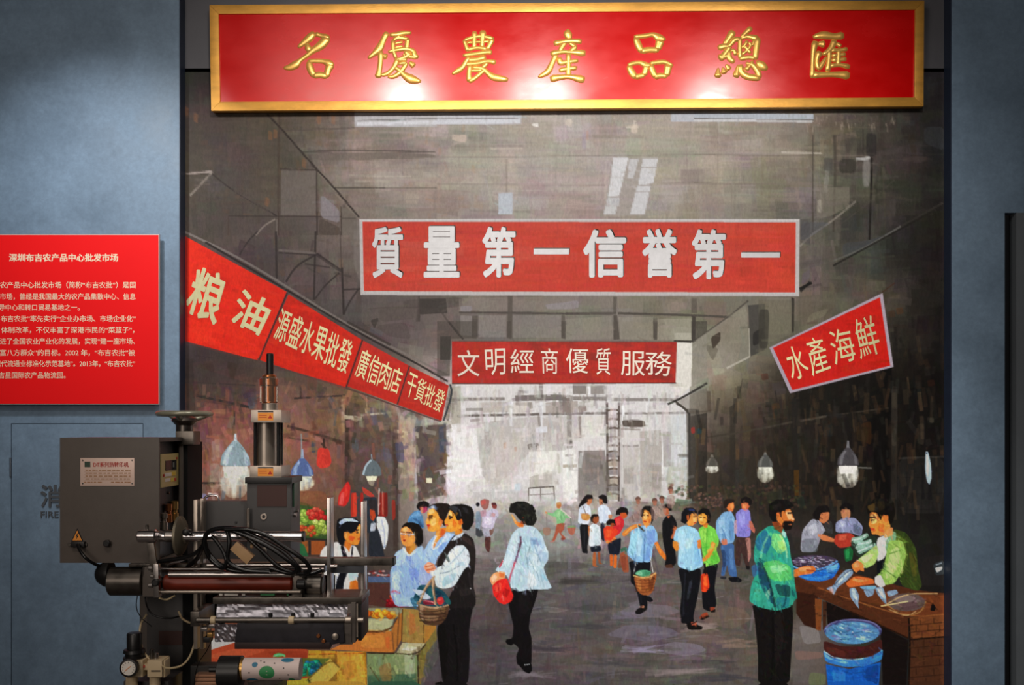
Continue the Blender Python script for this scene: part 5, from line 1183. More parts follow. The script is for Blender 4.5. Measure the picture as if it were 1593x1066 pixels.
# final light pass of dabs over the whole ground of the painting
gm = (idm == 0).astype('f4')
dabs(285, 112, 1476, 600, 1800, 22, 3, 0.0, .3, 5, .3, 3, 4, gm)
dabs(285, 600, 1476, 1084, 1600, 12, 3, 1.4, .4, 7, .3, 3, 6, gm)
t_ = cv / 255.0
ban = np.isin(idm, [i for i, d_ in enumerate(IDS) if d_ and d_[0] == 'painted_banner'])[..., None]
cv = np.where(ban, t_, t_ - 0.036 * np.sin(2 * PI * t_)) * 255.0
cv = np.clip(cv, 4, 250)
T()

# illumination of the mural by the lamps above (irradiance / pi), used to estimate the pigments from the photographed colours
LIGHT_TABLE = ([125, 200, 280, 360, 440, 520, 600, 700, 800, 900, 1000, 1056], [295, 401, 507, 613, 719, 825, 931, 1037, 1143, 1249, 1355, 1461, 1466], [[0.496, 0.672, 0.924, 1.181, 1.36, 1.406, 1.347, 1.212, 0.998, 0.733, 0.47, 0.261, 0.186], [0.723, 0.84, 1.023, 1.292, 1.482, 1.53, 1.466, 1.322, 1.108, 0.845, 0.571, 0.331, 0.237], [0.834, 1.018, 1.034, 1.269, 1.435, 1.479, 1.423, 1.287, 1.09, 0.864, 0.612, 0.379, 0.272], [0.81, 1.045, 1.025, 1.203, 1.385, 1.402, 1.3, 1.221, 1.072, 0.832, 0.6, 0.393, 0.282], [0.738, 0.969, 1.038, 1.244, 1.418, 1.428, 1.419, 1.37, 1.241, 0.97, 0.618, 0.382, 0.274], [0.649, 0.904, 1.062, 1.242, 1.379, 1.508, 1.595, 1.521, 1.329, 1.086, 0.734, 0.397, 0.284], [0.575, 0.857, 1.024, 1.158, 1.302, 1.509, 1.612, 1.528, 1.316, 1.078, 0.795, 0.469, 0.336], [0.526, 0.773, 0.909, 1.006, 1.194, 1.386, 1.463, 1.388, 1.204, 0.986, 0.77, 0.52, 0.375], [0.478, 0.669, 0.767, 0.871, 1.047, 1.193, 1.245, 1.184, 1.042, 0.87, 0.689, 0.511, 0.367], [0.422, 0.567, 0.644, 0.756, 0.9, 1.005, 1.038, 0.992, 0.889, 0.753, 0.608, 0.471, 0.34], [0.369, 0.481, 0.55, 0.655, 0.765, 0.844, 0.863, 0.831, 0.754, 0.651, 0.535, 0.419, 0.303], [0.343, 0.438, 0.507, 0.605, 0.702, 0.767, 0.784, 0.758, 0.693, 0.603, 0.498, 0.393, 0.283]])

# ---------------------------------------------------------------- painting -> flat meshes
def to_lin(c):
    c = c / 255.0
    return np.where(c <= 0.04045, c / 12.92, ((c + 0.055) / 1.055) ** 2.4)
lin = to_lin(cv)
if LIGHT_TABLE is not None:
    ty, tx, tv = LIGHT_TABLE
    Xc = np.clip(np.arange(CW) + CX0, tx[0], tx[-1]); Yc = np.clip(np.arange(CH) + CY0, ty[0], ty[-1])
    tv = np.array(tv, 'f4')
    rows = np.stack([np.interp(Xc, tx, tv[i]) for i in range(len(ty))])          # (ny, CW)
    fld = np.stack([np.interp(Yc, ty, rows[:, j]) for j in range(CW)], 1)
    lin = lin / fld[..., None]
lin = np.clip(lin * np.array([0.90, 0.945, 1.03], 'f4'), 0.002, 0.92)

SPLIT = 330
def grid_faces(y0, y1, st):
    ys = np.arange(y0, y1, st); xs = np.arange(0, CW - st, st)
    gy_, gx_ = np.meshgrid(ys, xs, indexing='ij')
    ok = (gy_ + st < CH)
    gy_, gx_ = gy_[ok], gx_[ok]
    a = gy_ * CW + gx_
    quads = np.stack([a, a + st * CW, a + st * CW + st, a + st], 1)
    ids = idm[np.minimum(gy_ + st // 2, CH - 1), np.minimum(gx_ + st // 2, CW - 1)]
    return quads, ids
q1, i1 = grid_faces(0, SPLIT - CY0, 2)
ROW3 = SPLIT - CY0 + ((1072 - SPLIT) // 4) * 4
q2, i2 = grid_faces(SPLIT - CY0, ROW3, 1)
q3, i3 = grid_faces(ROW3, CH - 1, 4)
quads = np.vstack([q1, q2, q3]); fid = np.concatenate([i1, i2, i3])
mural = empty('mural', (W(880, 0).x, 0.0, 0.0), 'tall dark oil mural of a covered market street filling the recess behind the machine', 'mural')
linf = lin.reshape(-1, 3)
def paint_mesh(name, q, parent):
    u, inv = np.unique(q.ravel(), return_inverse=True)
    vy, vx = np.divmod(u, CW)
    co = np.zeros((len(u), 3), 'f4')
    co[:, 0] = (vx + CX0 + .5 - 796.5) * PX
    co[:, 2] = EYE + (HY - (vy + CY0 + .5)) * PX
    me = bpy.data.meshes.new(name)
    me.vertices.add(len(u)); me.vertices.foreach_set('co', co.ravel())
    me.loops.add(len(inv)); me.loops.foreach_set('vertex_index', inv.astype('i4').ravel())
    me.polygons.add(len(q)); me.polygons.foreach_set('loop_start', np.arange(0, len(inv), 4, dtype='i4'))
    me.update(calc_edges=True)
    at = me.color_attributes.new('paint', 'FLOAT_COLOR', 'POINT')
    ca = np.ones((len(u), 4), 'f4'); ca[:, :3] = linf[u]
    at.data.foreach_set('color', ca.ravel())
    return finish(name, me, M['paint'], parent)
paint_mesh('painted_ground', quads[fid == 0], mural)
banners = []
for k in range(1, len(IDS)):
    sel = quads[fid == k]
    if len(sel) < 4: continue
    o = paint_mesh(IDS[k][0], sel, mural)
    o['label'] = IDS[k][1]
    if IDS[k][0] == 'painted_banner': banners.append(o)
# thin wooden panel that carries the canvas
zb = W(0, CY1 - 1).z
box('panel_backing', (W(CX0, 0).x, 0.0015, 0.0), (W(CX1, 0).x, 0.018, W(0, CY0).z), mat('brown_hardboard', (70, 56, 44), 0.8), mural)
# kickboard along the foot of the mural
tag(box('baseboard_back', (XL, -0.012, 0.0), (XR, 0.0, max(0.004, zb)), M['dark_void']), kind='structure')
# the dark painted edge strips of the recess
dk = mat('dark_blue_edge_paint', (40, 52, 74), 0.5, var=0.1)
tag(box('trim_4', (XL, YW - 0.0015, 0.0), (XL + 0.004, 0.0, ZC), dk), kind='structure')
tag(box('trim_5', (XR - 0.004, YW - 0.0015, 0.0), (XR, 0.0, ZC), dk), kind='structure')

# ---------------------------------------------------------------- writing
def glyph(ch, off=0.0):
    cu = bpy.data.curves.new('g', 'FONT'); cu.body = ch; cu.size = 1.0; cu.resolution_u = 3
    o = bpy.data.objects.new('g', cu); C.objects.link(o)
    dg = bpy.context.evaluated_depsgraph_get()
    me = o.evaluated_get(dg).to_mesh()
    n = len(me.vertices); co = np.empty(n * 3, 'f4'); me.vertices.foreach_get('co', co); co = co.reshape(-1, 3)[:, :2].copy()
    fs = [tuple(p.vertices) for p in me.polygons]
    o.evaluated_get(dg).to_mesh_clear()
    bpy.data.objects.remove(o); bpy.data.curves.remove(cu)
    if off > 0:      # bolder: the outline repeated a little to every side
        c0, f0 = co, fs; co, fs = [c0], list(f0)
        for i, (dx, dy) in enumerate(((1, 1), (1, -1), (-1, 1), (-1, -1), (1.3, 0), (-1.3, 0), (0, 1.3), (0, -1.3))):
            if off < 0.012 and i > 3: break
            b_ = n * len(co); co.append(c0 + np.array([dx * off, dy * off], 'f4')); fs += [tuple(a_ + b_ for a_ in f) for f in f0]
        co = np.vstack(co)
    return np.hstack([co, (np.arange(len(co)) // n * 6e-5)[:, None].astype('f4')]), fs

def bilin(q, u, v):
    q = np.array(q, 'f8').reshape(4, 2)   # TL TR BR BL
    top = q[0] + (q[1] - q[0]) * u[:, None]; bot = q[3] + (q[2] - q[3]) * u[:, None]
    return top + (bot - top) * v[:, None]

def char_on_wall(ch, quad, m, parent, off=0.0, y=-0.0012, shadow=None, name='character', label=None):
    """one character stretched over a quadrilateral of the painting (photo pixels: TL TR BR BL)"""
    co, fs = glyph(ch, off)
    if not len(co): return
    mn, mx = co.min(0), co.max(0); s = np.maximum(mx - mn, 1e-6)
    if ch == '一':
        u = (co[:, 0] - mn[0]) / s[0]; v = 1 - (co[:, 1] - mn[1]) / s[1]
    else:
        u = (co[:, 0] - mn[0]) / s[0]; v = 1 - (co[:, 1] - mn[1]) / s[1]
    p = bilin(quad, u, v)
    verts, faces, mi = [], [], []
    def put(dx, dy, yy, idx):
        b = len(verts)
        for a, lay in zip(p, co[:, 2]):
            w_ = W(a[0] + dx, a[1] + dy, 0); verts.append((w_.x, yy - (0 if idx else lay), w_.z))
        for f in fs:
            faces.append([b + i for i in f]); mi.append(idx)
    if shadow:
        put(1.7, -1.5, y + 0.0005, 1); put(.9, -.8, y + 0.00045, 1)
    put(0, 0, y, 0)
    me = bpy.data.meshes.new(name); me.from_pydata(verts, [], faces)
    me.polygons.foreach_set('material_index', mi)
    # faces must look towards the room
    bm = bmesh.new(); bm.from_mesh(me)
    for f in bm.faces:
        f.normal_update()
        if f.normal.y > 0: f.normal_flip()
    bm.to_mesh(me); bm.free()
    o = finish(name, me, [m, shadow] if shadow else m, parent)
    if label: o['label'] = label
    return o

b_main, b1, b2, b3, b4, b_far, b_sea = banners
k = 540; s_ = 360 / 1593
def qd(x0, y0, x1, y1): return [x0, y0, x1, y0, x1, y1, x0, y1]
for ch, q in (('質', qd(579, 353, 627, 433)), ('量', qd(659, 352, 715, 432)), ('第', qd(750, 353, 802, 432)), ('一', qd(830, 387, 885, 396)),
              ('信', qd(907, 357, 974, 432)), ('誉', qd(999, 356, 1053, 432)), ('第', qd(1076, 357, 1129, 435)), ('一', qd(1153, 393, 1213, 401))):
    char_on_wall(ch, q, M['white_paint'], b_main, (0.017 if ch in '質量' else 0.022) if ch != '一' else 0, shadow=M['shadow_paint'])
T(280, 360, 440 / 1563)
def tq(s): return list(pts_of(s).ravel())
char_on_wall('粮', tq('95 185 275 250 195 530 20 440'), M['cream_paint'], b1, 0.016)
char_on_wall('油', tq('340 310 525 395 435 580 275 500'), M['cream_paint'], b1, 0.016)
def row(chars, quad, m, parent, off, gap=.08, gaps=None):
    n = len(chars)
    for i, ch in enumerate(chars):
        u0, u1 = (i + gap / 2) / n, (i + 1 - gap / 2) / n
        c = bilin(quad, np.array([u0, u1, u1, u0]), np.array([0, 0, 1, 1]))
        char_on_wall(ch, list(c.ravel()), m, parent, off)
row('源盛水果批發', tq('560 420 965 612 925 795 510 590'), M['cream_paint'], b2, 0.006)
row('廣信肉店', tq('1005 640 1240 770 1205 905 960 800'), M['cream_paint'], b3, 0.004)
row('干货批發'.replace('货', '貨'), tq('1268 775 1475 890 1440 1005 1240 905'), M['cream_paint'], b4, 0.002)
T(680, 500, 420 / 1593)
for ch, q in zip('文明經商優質服務', ('120 170 250 170 250 325 120 325', '280 165 402 160 402 315 290 318', '430 165 570 165 570 305 435 305', '612 158 712 160 712 312 618 308', '757 160 895 160 890 308 765 305',
                                    '935 160 1025 158 1022 318 940 315', '1085 175 1228 178 1225 322 1085 318', '1228 178 1388 180 1380 325 1232 315')):
    char_on_wall(ch, tq(q), M['pale_paint'], b_far, -0.004)
T(1180, 440, 300 / 1230)
for ch, q in zip('水產海鮮', ('155 420 265 395 330 575 220 640', '285 365 405 335 465 555 345 600', '440 310 580 280 630 490 485 530', '600 240 725 205 790 445 650 490')):
    char_on_wall(ch, tq(q), M['cream_paint'], b_sea, 0.0)
T()

# ================================================================== the carved and gilded sign board
YS = -0.05
sign_ang = math.atan2(7, 1108)
sc_ = W(882, 87.8, YS)
sign = empty('carved_sign', sc_, 'long red lacquered sign board with gilded frame and seven raised gold characters', 'sign')
KS = (D + YS) / D * PX
ca_, sa_ = math.cos(sign_ang), math.sin(sign_ang)
def S(px, py):
    x = (px - 882) * KS; z = (87.8 - py) * KS
    return (x * ca_ + z * sa_, -x * sa_ + z * ca_)
hw, hh, fr = 554 * KS, 81.3 * KS, 14 * KS
def child(o, parent, loc=(0, 0, 0)):
    """parent a mesh given in the parent's own coordinates"""
    return o
def local(o):
    """finish() subtracts the parent's location; meshes for the sign are written in its own axes, so put that back"""
    o.location = Vector(o.location) + wloc(sign)
    return o
local(box('panel', (-hw + fr * .8, 0.0, -hh + fr * .8), (hw - fr * .8, 0.03, hh - fr * .8), M['lacquer'], sign))
def frame_board(poly):
    o = prism('frame_board', poly, -0.010, 0.03, M['gold'], sign, 0.0025); local(o)
frame_board([(-hw, hh), (hw, hh), (hw - fr, hh - fr), (-hw + fr, hh - fr)])
frame_board([(-hw, -hh), (-hw + fr, -hh + fr), (hw - fr, -hh + fr), (hw, -hh)])
frame_board([(-hw, -hh), (-hw, hh), (-hw + fr, hh - fr), (-hw + fr, -hh + fr)])
frame_board([(hw, -hh), (hw - fr, -hh + fr), (hw - fr, hh - fr), (hw, hh)])
local(box('hanging_bracket', (-hw * .7, 0.03, hh * .2), (-hw * .7 + 0.04, 0.05, hh * .5), M['dark_void'], sign))
local(box('hanging_bracket', (hw * .7, 0.03, hh * .2), (hw * .7 + 0.04, 0.05, hh * .5), M['dark_void'], sign))

def carve(ox, oy, strokes):
    bm = bmesh.new(); s_ = 100 / 1066
    prof = [(-1, 0), (-.9, .45), (-.62, .82), (-.2, 1), (.2, 1), (.62, .82), (.9, .45), (1, 0)]
    for st in strokes.strip().split('\n'):
        v = np.array([float(a) for a in st.replace(',', ' ').split()]).reshape(-1, 3)
        pts = [Vector((a, b, c)) for a, b, c in v]
        if len(pts) == 2: pts = [pts[0], (pts[0] + pts[1]) / 2, pts[1]]
        pts = catmull(pts, 5)
        # extend the ends a little so that strokes look brush cut
        P2, Wd = [], []
        for a in pts:
            P2.append(Vector(S(ox + a.x * s_, oy + a.y * s_))); Wd.append((max(a.z, 14) * 1.5 + 11) * s_ * KS / 2)
        rings = []
        for i, p in enumerate(P2):
            t = (P2[min(i + 1, len(P2) - 1)] - P2[max(i - 1, 0)]).normalized(); n = Vector((-t.y, t.x))
            k = .72 if i in (0, len(P2) - 1) else 1.0
            hgt = (0.0035 + Wd[i] * .30) * (.6 if i in (0, len(P2) - 1) else 1)
            rings.append([bm.verts.new((p.x + n.x * Wd[i] * a * k, -b * hgt, p.y + n.y * Wd[i] * a * k)) for a, b in prof])
        for i in range(len(rings) - 1):
            for j in range(len(prof) - 1):
                bm.faces.new((rings[i][j], rings[i][j + 1], rings[i + 1][j + 1], rings[i + 1][j]))
        for r, i, e in ((rings[0], 0, -1), (rings[-1], -1, 1)):
            t = (P2[1] - P2[0]).normalized() * -1 if i == 0 else (P2[-1] - P2[-2]).normalized()
            q = P2[i] + t * Wd[i] * .3
            base = [bm.verts.new((q.x + (v_.co.x - P2[i].x) * .8, 0.0005, q.y + (v_.co.z - P2[i].y) * .8)) for v_ in r]
            for j in range(len(prof) - 1):
                bm.faces.new((r[j], r[j + 1], base[j + 1], base[j]))
    local(from_bm('character', bm, M['gold_char'], sign, smooth='all'))

carve(435, 40, '''575 125 60 500 205 85 400 290 62 308 362 32
600 140 50 690 170 45 760 195 70 830 205 40
800 200 90 690 325 95 560 410 66 455 495 45 340 575 45 265 645 85 175 688 70 70 702 30
455 305 40 475 375 70 500 425 50
485 590 50 505 700 78 565 835 62
475 588 40 600 585 45 730 592 50 820 628 80 895 655 40
850 640 90 800 740 72 775 845 62
560 832 60 660 812 66 785 840 60''')
carve(565, 40, '''395 120 62 330 250 62 262 390 84 175 470 52 85 538 30
290 430 60 285 600 52 262 760 56 240 850 74
325 490 40 385 520 70
445 155 42 560 152 52 660 130 52 795 122 32
610 165 44 560 210 42 500 245 40
495 240 40 500 400 44 545 545 34
505 245 32 600 205 46 745 230 46
740 225 50 722 385 54
525 302 26 655 275 30
525 366 26 655 345 28
418 437 30 520 412 36 720 388 42 830 425 50 850 490 60 905 530 44
880 525 44 740 515 32
690 430 52 745 480 66 700 520 44 600 552 30 550 562 30
668 470 22 690 505 26
560 560 46 535 640 52 495 705 46 420 780 46 340 812 40 290 805 28
580 568 30 720 560 40
575 632 32 705 625 40 655 720 50 590 790 52 500 842 44 410 848 28
520 690 40 600 738 50 680 815 66 790 880 96 950 922 36
765 608 36 840 665 72''')
carve(697, 38, '''440 128 56 432 400 44
580 118 74 562 390 44
265 265 34 330 440 52
270 268 34 400 225 40 560 202 42 750 245 46
735 250 60 650 422 46
315 308 26 480 296 26 690 285 26
322 425 44 480 390 40 645 412 44
252 518 36 450 492 44 640 465 46 722 465 54
350 545 40 295 620 48 240 710 52 160 768 54 70 822 28
330 592 50 480 582 50 620 545 52
285 662 40 480 648 40 650 612 40 785 628 56
365 680 52 348 800 48 352 935 68
350 945 48 450 885 44 560 792 42 600 770 44
400 715 30 560 730 46 660 805 52 760 872 76 985 912 52
655 640 40 570 720 46
375 768 30 560 762 34''')
carve(830, 36, '''572 108 26 568 185 92 605 285 46
345 340 62 500 312 46 650 300 46 785 308 62
530 320 50 470 400 50 440 475 50
590 335 35 655 370 44 680 410 56 610 475 46
295 512 66 450 482 46 600 482 40 845 500 80
375 520 60 320 640 54 250 785 66 180 842 56 82 892 26
432 575 52 448 655 62 560 645 42 735 620 46
582 500 54 578 880 62
430 782 50 580 755 44 715 740 46
292 920 82 450 895 56 600 888 50 830 935 92''')
carve(965, 36, '''250 245 52 300 370 76 355 480 54
235 232 42 400 218 46 540 198 50 640 250 84 745 276 36
660 300 96 618 440 66
352 465 66 480 445 60 628 452 56
135 712 54 195 820 76 252 905 54
128 700 42 230 665 46 330 658 46 430 700 66 500 695 38
435 715 66 395 860 56
255 890 60 400 858 48
510 695 52 540 800 66 590 895 54
500 668 42 640 648 46 740 648 46 868 706 34
800 705 82 765 868 66
570 885 62 680 868 56 768 882 48''')
carve(1105, 34, '''375 170 86 300 280 66 235 380 56
135 435 62 230 408 62 310 400 44 400 302 56 495 290 40
325 410 60 270 490 60 215 560 60 155 605 78
160 605 76 255 572 46 330 555 40
312 480 42 318 600 62 395 665 52
340 482 28 390 478 36 425 545 54
132 765 16 128 905 88
208 755 18 236 845 80
262 710 28 318 785 66
466 718 26 428 905 82
672 108 62 570 200 46 515 270 44
490 260 42 488 450 44 498 608 52
510 275 42 620 252 46 780 285 80
785 275 70 760 450 66 745 620 56
490 610 52 640 590 46 745 605 44
612 320 34 560 400 36 515 435 28
560 398 34 620 470 36 665 522 34
640 340 28 662 400 34 600 480 34 515 550 30
722 320 28 690 400 30
505 715 54 520 830 62 620 905 72 825 935 58
825 920 52 780 815 62 715 730 54 655 690 40
705 655 34 640 740 44 590 795 56
595 690 40 665 700 28
775 655 44 855 728 96 945 782 48''')
carve(1245, 36, '''215 232 42 380 205 82 560 225 66 705 210 84
245 312 76 215 500 52 205 700 46 205 895 60
210 858 76 400 852 56 600 850 60 805 865 94
295 345 46 395 352 80
320 482 82 280 590 46 285 700 52 318 742 48 378 655 46 428 558 16
565 290 72 520 400 62 450 478 52 375 518 38
482 450 52 480 600 50 455 795 62
600 340 36 668 388 44
510 450 52 640 452 36 775 430 46
640 440 50 630 700 52
530 540 48 640 530 36 745 515 42
530 612 48 640 608 36 760 595 46
495 708 46 650 692 42 815 722 56''')
sign.rotation_euler = (math.radians(2.0), sign_ang * 0, 0)
# strokes and boards above are level; the board itself hangs very slightly askew
sign.rotation_euler = (math.radians(2.0), -sign_ang, 0)

# ================================================================== red information board on the left wall
YI = YW - 0.042
ip0, ip1 = W(-95, 629.5, YI), W(248, 364.5, YI)
info = empty('information_board', ((ip0.x + ip1.x) / 2, YI, ip0.z), 'bright red printed information board with cream text on the left wall', 'board')
box('board', (ip0.x, YI, ip0.z), (ip1.x, YI + 0.012, ip1.z), M['info_edge'], info, 0.0008)
e_ = 0.004
box('printed_face', (ip0.x + e_, YI - 0.001, ip0.z + e_), (ip1.x - e_, YI + 0.0005, ip1.z - e_), M['info_red'], info)
box('standoff', (ip0.x + 0.03, YI + 0.012, ip0.z + 0.03), (ip1.x - 0.03, YW - 0.001, ip1.z - 0.03), M['board_back'], info)
def text_line(s, x0, x1, yc, em, yy, m, parent, off=0.0, name='text_line', conv=None, thick=0.0):
    co, fs = glyph(s, off)
    mn, mx = co[:, 0].min(), co[:, 0].max()
    conv = conv or (lambda a, b: W(a, b, yy))
    px = x0 + (co[:, 0] - mn) / (mx - mn) * (x1 - x0)
    py = yc - (co[:, 1] - 0.37) * em
    verts = [(conv(a, b).x, yy - c_, conv(a, b).z) for a, b, c_ in zip(px, py, co[:, 2])]
    bm = bmesh.new(); vs = [bm.verts.new(v) for v in verts]
    for f in fs:
        try: bm.faces.new([vs[i] for i in f])
        except ValueError: pass
    if thick:
        r = bmesh.ops.extrude_face_region(bm, geom=list(bm.faces))
        for v in r['geom']:
            if isinstance(v, bmesh.types.BMVert): v.co.y -= thick
        bmesh.ops.recalc_face_normals(bm, faces=bm.faces)
    else:
        for f in bm.faces:
            f.normal_update()
            if f.normal.y > 0: f.normal_flip()
    me = bpy.data.meshes.new(name); bm.to_mesh(me); bm.free()
    return finish(name, me, m, parent)
yt = YI - 0.0016
text_line('深圳布吉农产品中心批发市场', 14, 184, 401, 12.6, yt, M['info_text'], info, 0.022)
for s, a, b, c in (('农产品中心批发市场（简称“布吉农批”）是国', 0, 211, 443.5), ('市场，曾经是我国最大的农产品集散中心、信息', 0, 211, 461.5), ('导中心和转口贸易基地之一。', -2, 124, 478.5),
                   ('布吉农批”率先实行“企业办市场、市场企业化”', 1, 211, 496), ('体制改革，不仅丰富了深港市民的“菜篮子”，', 2, 209, 513.5), ('进了全国农业产业化的发展，实现“建一座市场、', 0, 210, 531),
                   ('富八方群众”的目标。2002 年，“布吉农批”被', 0, 210, 549), ('现代流通业标准化示范基地”。2013年，“布吉农批”', -8, 210, 566), ('吉星国际农产品物流园。', -2, 102, 584)):
    text_line(s, a, b, c, 10.6, yt, M['info_text'], info, 0.006)
# raised lettering on the hydrant door
text_line('消火栓', 64, 172, 772, 37, YW + 0.001, M['relief_text'], dr, 0.012, 'lettering', thick=0.006)
text_line('FIRE HYDRANT', 64, 172, 800, 14, YW + 0.001, M['relief_text'], dr, 0.0, 'lettering', thick=0.005)

# ================================================================== the hot stamping machine in front of the mural
def Mp(px, py, d):
    k = d / D * PX
    return Vector(((px - 796.5) * k, d - D, EYE + (HY - py) * k))
Y_ = lambda d: d - D
m_case = mat('dark_grey_enamel', (92, 84, 78), 0.5, var=0.07, vscale=14, bump=0.06, bscale=220, spec=0.4)
m_case2 = mat('charcoal_enamel', (62, 60, 60), 0.48, var=0.08, vscale=10, bump=0.05, bscale=200)
m_black = mat('black_enamel', (20, 19, 19), 0.4, var=0.1)
m_rub = mat('black_rubber', (14, 14, 15), 0.3, spec=0.5)
m_steel = mat('brushed_steel', (178, 172, 168), 0.28, metal=1.0, var=0.08, vscale=20, stretch=(1, 1, 12))
m_chrome = mat('chromed_steel', (215, 208, 208), 0.2, metal=1.0)
m_alu = mat('satin_aluminium', (176, 164, 152), 0.38, metal=0.85, var=0.05, vscale=20)
m_dsteel = mat('dark_oiled_steel', (104, 98, 92), 0.34, metal=0.9, var=0.2, vscale=18, rvar=0.1)
m_foil = mat('mirror_foil', (196, 196, 206), 0.3, metal=0.8, bump=0.35, bscale=18)
m_red = mat('red_brown_silicone_roller', (120, 38, 16), 0.42, var=0.2, vscale=12, stretch=(1, 4, 4))
m_copper = mat('copper_tube', (196, 122, 76), 0.3, metal=0.9)
m_brass = mat('brass', (190, 150, 90), 0.35, metal=0.9)
m_beige = mat('beige_plastic', (206, 184, 148), 0.5)
m_tube = mat('clouded_hose', (196, 176, 138), 0.4)
m_wood = mat('beige_connector_plastic', (190, 152, 108), 0.5, var=0.1, vscale=20)
m_pl = mat('pink_nameplate_metal', (224, 196, 182), 0.4, metal=0.15)
m_or = mat('orange_sticker', (240, 150, 50), 0.5)
m_redp = mat('red_print', (190, 50, 40), 0.6)
m_prt = mat('faded_brown_print', (176, 132, 96), 0.6)
m_label = mat('dark_red_plate', (62, 32, 26), 0.5)
m_green = mat('dark_green_plastic', (34, 62, 44), 0.4)
m_yel = mat('yellow_key', (226, 196, 60), 0.5)
m_ctl = mat('controller_bezel', (206, 186, 120), 0.42, var=0.04)
m_scr = mat('lcd_window', (30, 34, 34), 0.15)
m_wht = mat('white_label', (232, 226, 216), 0.55)
m_paper = mat('pale_pink_paper', (226, 206, 200), 0.55)
m_gdot = mat('green_print', (60, 150, 90), 0.55)
m_bdot = mat('teal_print', (50, 120, 150), 0.55)
m_glass = mat('sight_glass', (235, 225, 205), 0.06, trans=0.95)

d0 = 3.35
bx = Mp(262, 533, 3.55)
mc = empty('hot_stamping_machine', (bx.x, bx.y, 0.0), 'dark grey hot stamping machine with handwheel, rollers and looped black hoses', 'machine')

def B(name, x0, y0, x1, y1, df, db, m, parent=None, bev=0.0015):
    a = Mp(x0, y1, df); b = Mp(x1, y0, df)
    return box(name, (a.x, Y_(df), a.z), (b.x, Y_(db), b.z), m, parent or mc, bev)
def RX(name, x0, x1, y, r, d, m, parent=None, n=24, bev=None):
    k = d / D * PX
    return rod(name, Mp(x0, y, d), Mp(x1, y, d), r * k, m, parent or mc, n, bev)
def RZ(name, x, y0, y1, r, d, m, parent=None, n=24, bev=None):
    k = d / D * PX
    return rod(name, Mp(x, y1, d), Mp(x, y0, d), r * k, m, parent or mc, n, bev)
def RY(name, x, y, r, d, ln, m, parent=None, n=20, bev=None):
    k = d / D * PX
    p = Mp(x, y, d)
    return rod(name, p, p + Vector((0, ln, 0)), r * k, m, parent or mc, n, bev)
def TB(name, pts, r, m, parent=None, n=10, sub=6):
    """tube through (px, py, depth) points"""
    v = [float(a) for a in pts.replace(',', ' ').split()]
    P3 = [Mp(v[i], v[i + 1], v[i + 2]) for i in range(0, len(v), 3)]
    return tube(name, P3, r, m, parent or mc, n, sub)

# ---- column, foot and head beam
col = B('column', 228, 880, 290, 1250, 3.56, 3.86, m_case2, None, 0.006)
B('name_label', 247, 982, 283, 1004, 3.556, 3.562, m_label, col, 0)
B('rear_post', 217, 905, 240, 1250, 3.66, 3.84, m_case, None, 0.004)
B('dark_rear_cover', 280, 688, 292, 1250, 3.6, 3.77, mat('matt_black_cover', (10, 10, 10), .7, spec=.2), None, 0.003)
p0, p1 = Mp(150, 0, 3.3), Mp(400, 0, 3.3)
box('foot_plate', (p0.x, -1.42, 0.0), (p1.x, -0.62, 0.06), m_case2, mc, 0.006)
box('pedestal', (Mp(205, 0, 3.55).x, -1.12, 0.06), (Mp(318, 0, 3.55).x, -0.72, 0.34), m_case2, mc, 0.008)

# ---- control box : an open sided sheet metal case
a = Mp(93, 876, d0); b = Mp(247.5, 681, d0)
yb = Y_(3.615)
case = box('control_box', (a.x, a.y, a.z), (b.x, a.y + 0.004, b.z), m_case, mc, 0.001)
def cb(x0, y0, z0, x1, y1, z1, m=m_case, name='case_wall'):
    return box(name, (x0, y0, z0), (x1, y1, z1), m, case, 0.0008)
cb(a.x, a.y + .004, a.z, a.x + .004, yb, b.z)
cb(a.x, a.y + .004, b.z - .004, b.x, yb, b.z)
cb(a.x, a.y + .004, a.z, b.x, yb, a.z + .004)
cb(a.x, yb, a.z, b.x, yb + .004, b.z)
# frame round the opening on its right side
fw = 0.014
cb(b.x - .003, a.y + .002, a.z, b.x + .001, a.y + .008, b.z)
cb(b.x - .012, yb - fw * 2, a.z, b.x + .001, yb, b.z)
cb(b.x - .012, a.y + .004, b.z - fw, b.x + .001, yb, b.z)
inner = cb(b.x - .030, a.y + .008, a.z + .006, b.x - .026, yb - .006, b.z - .006, m_black, 'recessed_panel')
# controller on the recessed panel, facing right
def side_rect(x0, y0, x1, y1, X):
    """pixels seen on the plane x = X -> y and z ranges"""
    dd0 = X / ((x0 - 796.5) * PX) * D; dd1 = X / ((x1 - 796.5) * PX) * D
    dm = (dd0 + dd1) / 2; k = dm / D * PX
    return Y_(dd0), Y_(dd1), EYE + (HY - y1) * k, EYE + (HY - y0) * k
Xc = b.x - .016
ya, yb2, za, zb_ = side_rect(251, 706, 278, 757, Xc)
ctl = box('controller', (b.x - .026, ya, za), (Xc, yb2, zb_), m_ctl, mc, 0.002)
def onctl(name, u0, v0, u1, v1, m, t=.0012):
    ys = ya + (yb2 - ya) * u0, ya + (yb2 - ya) * u1; zs = zb_ - (zb_ - za) * v0, zb_ - (zb_ - za) * v1
    return box(name, (Xc - .001, ys[0], zs[1]), (Xc + t, ys[1], zs[0]), m, ctl, 0)
onctl('display', .22, .2, .84, .5, m_scr, .002)
onctl('display_figures', .62, .27, .7, .42, mat('lcd_grey', (110, 120, 116), .4), .0024)
onctl('label_strip', .2, .58, .56, .68, m_wht); onctl('label_strip', .2, .74, .5, .84, m_wht)
onctl('yellow_key', .58, .57, .8, .68, m_yel); onctl('yellow_key', .52, .75, .72, .86, m_yel)
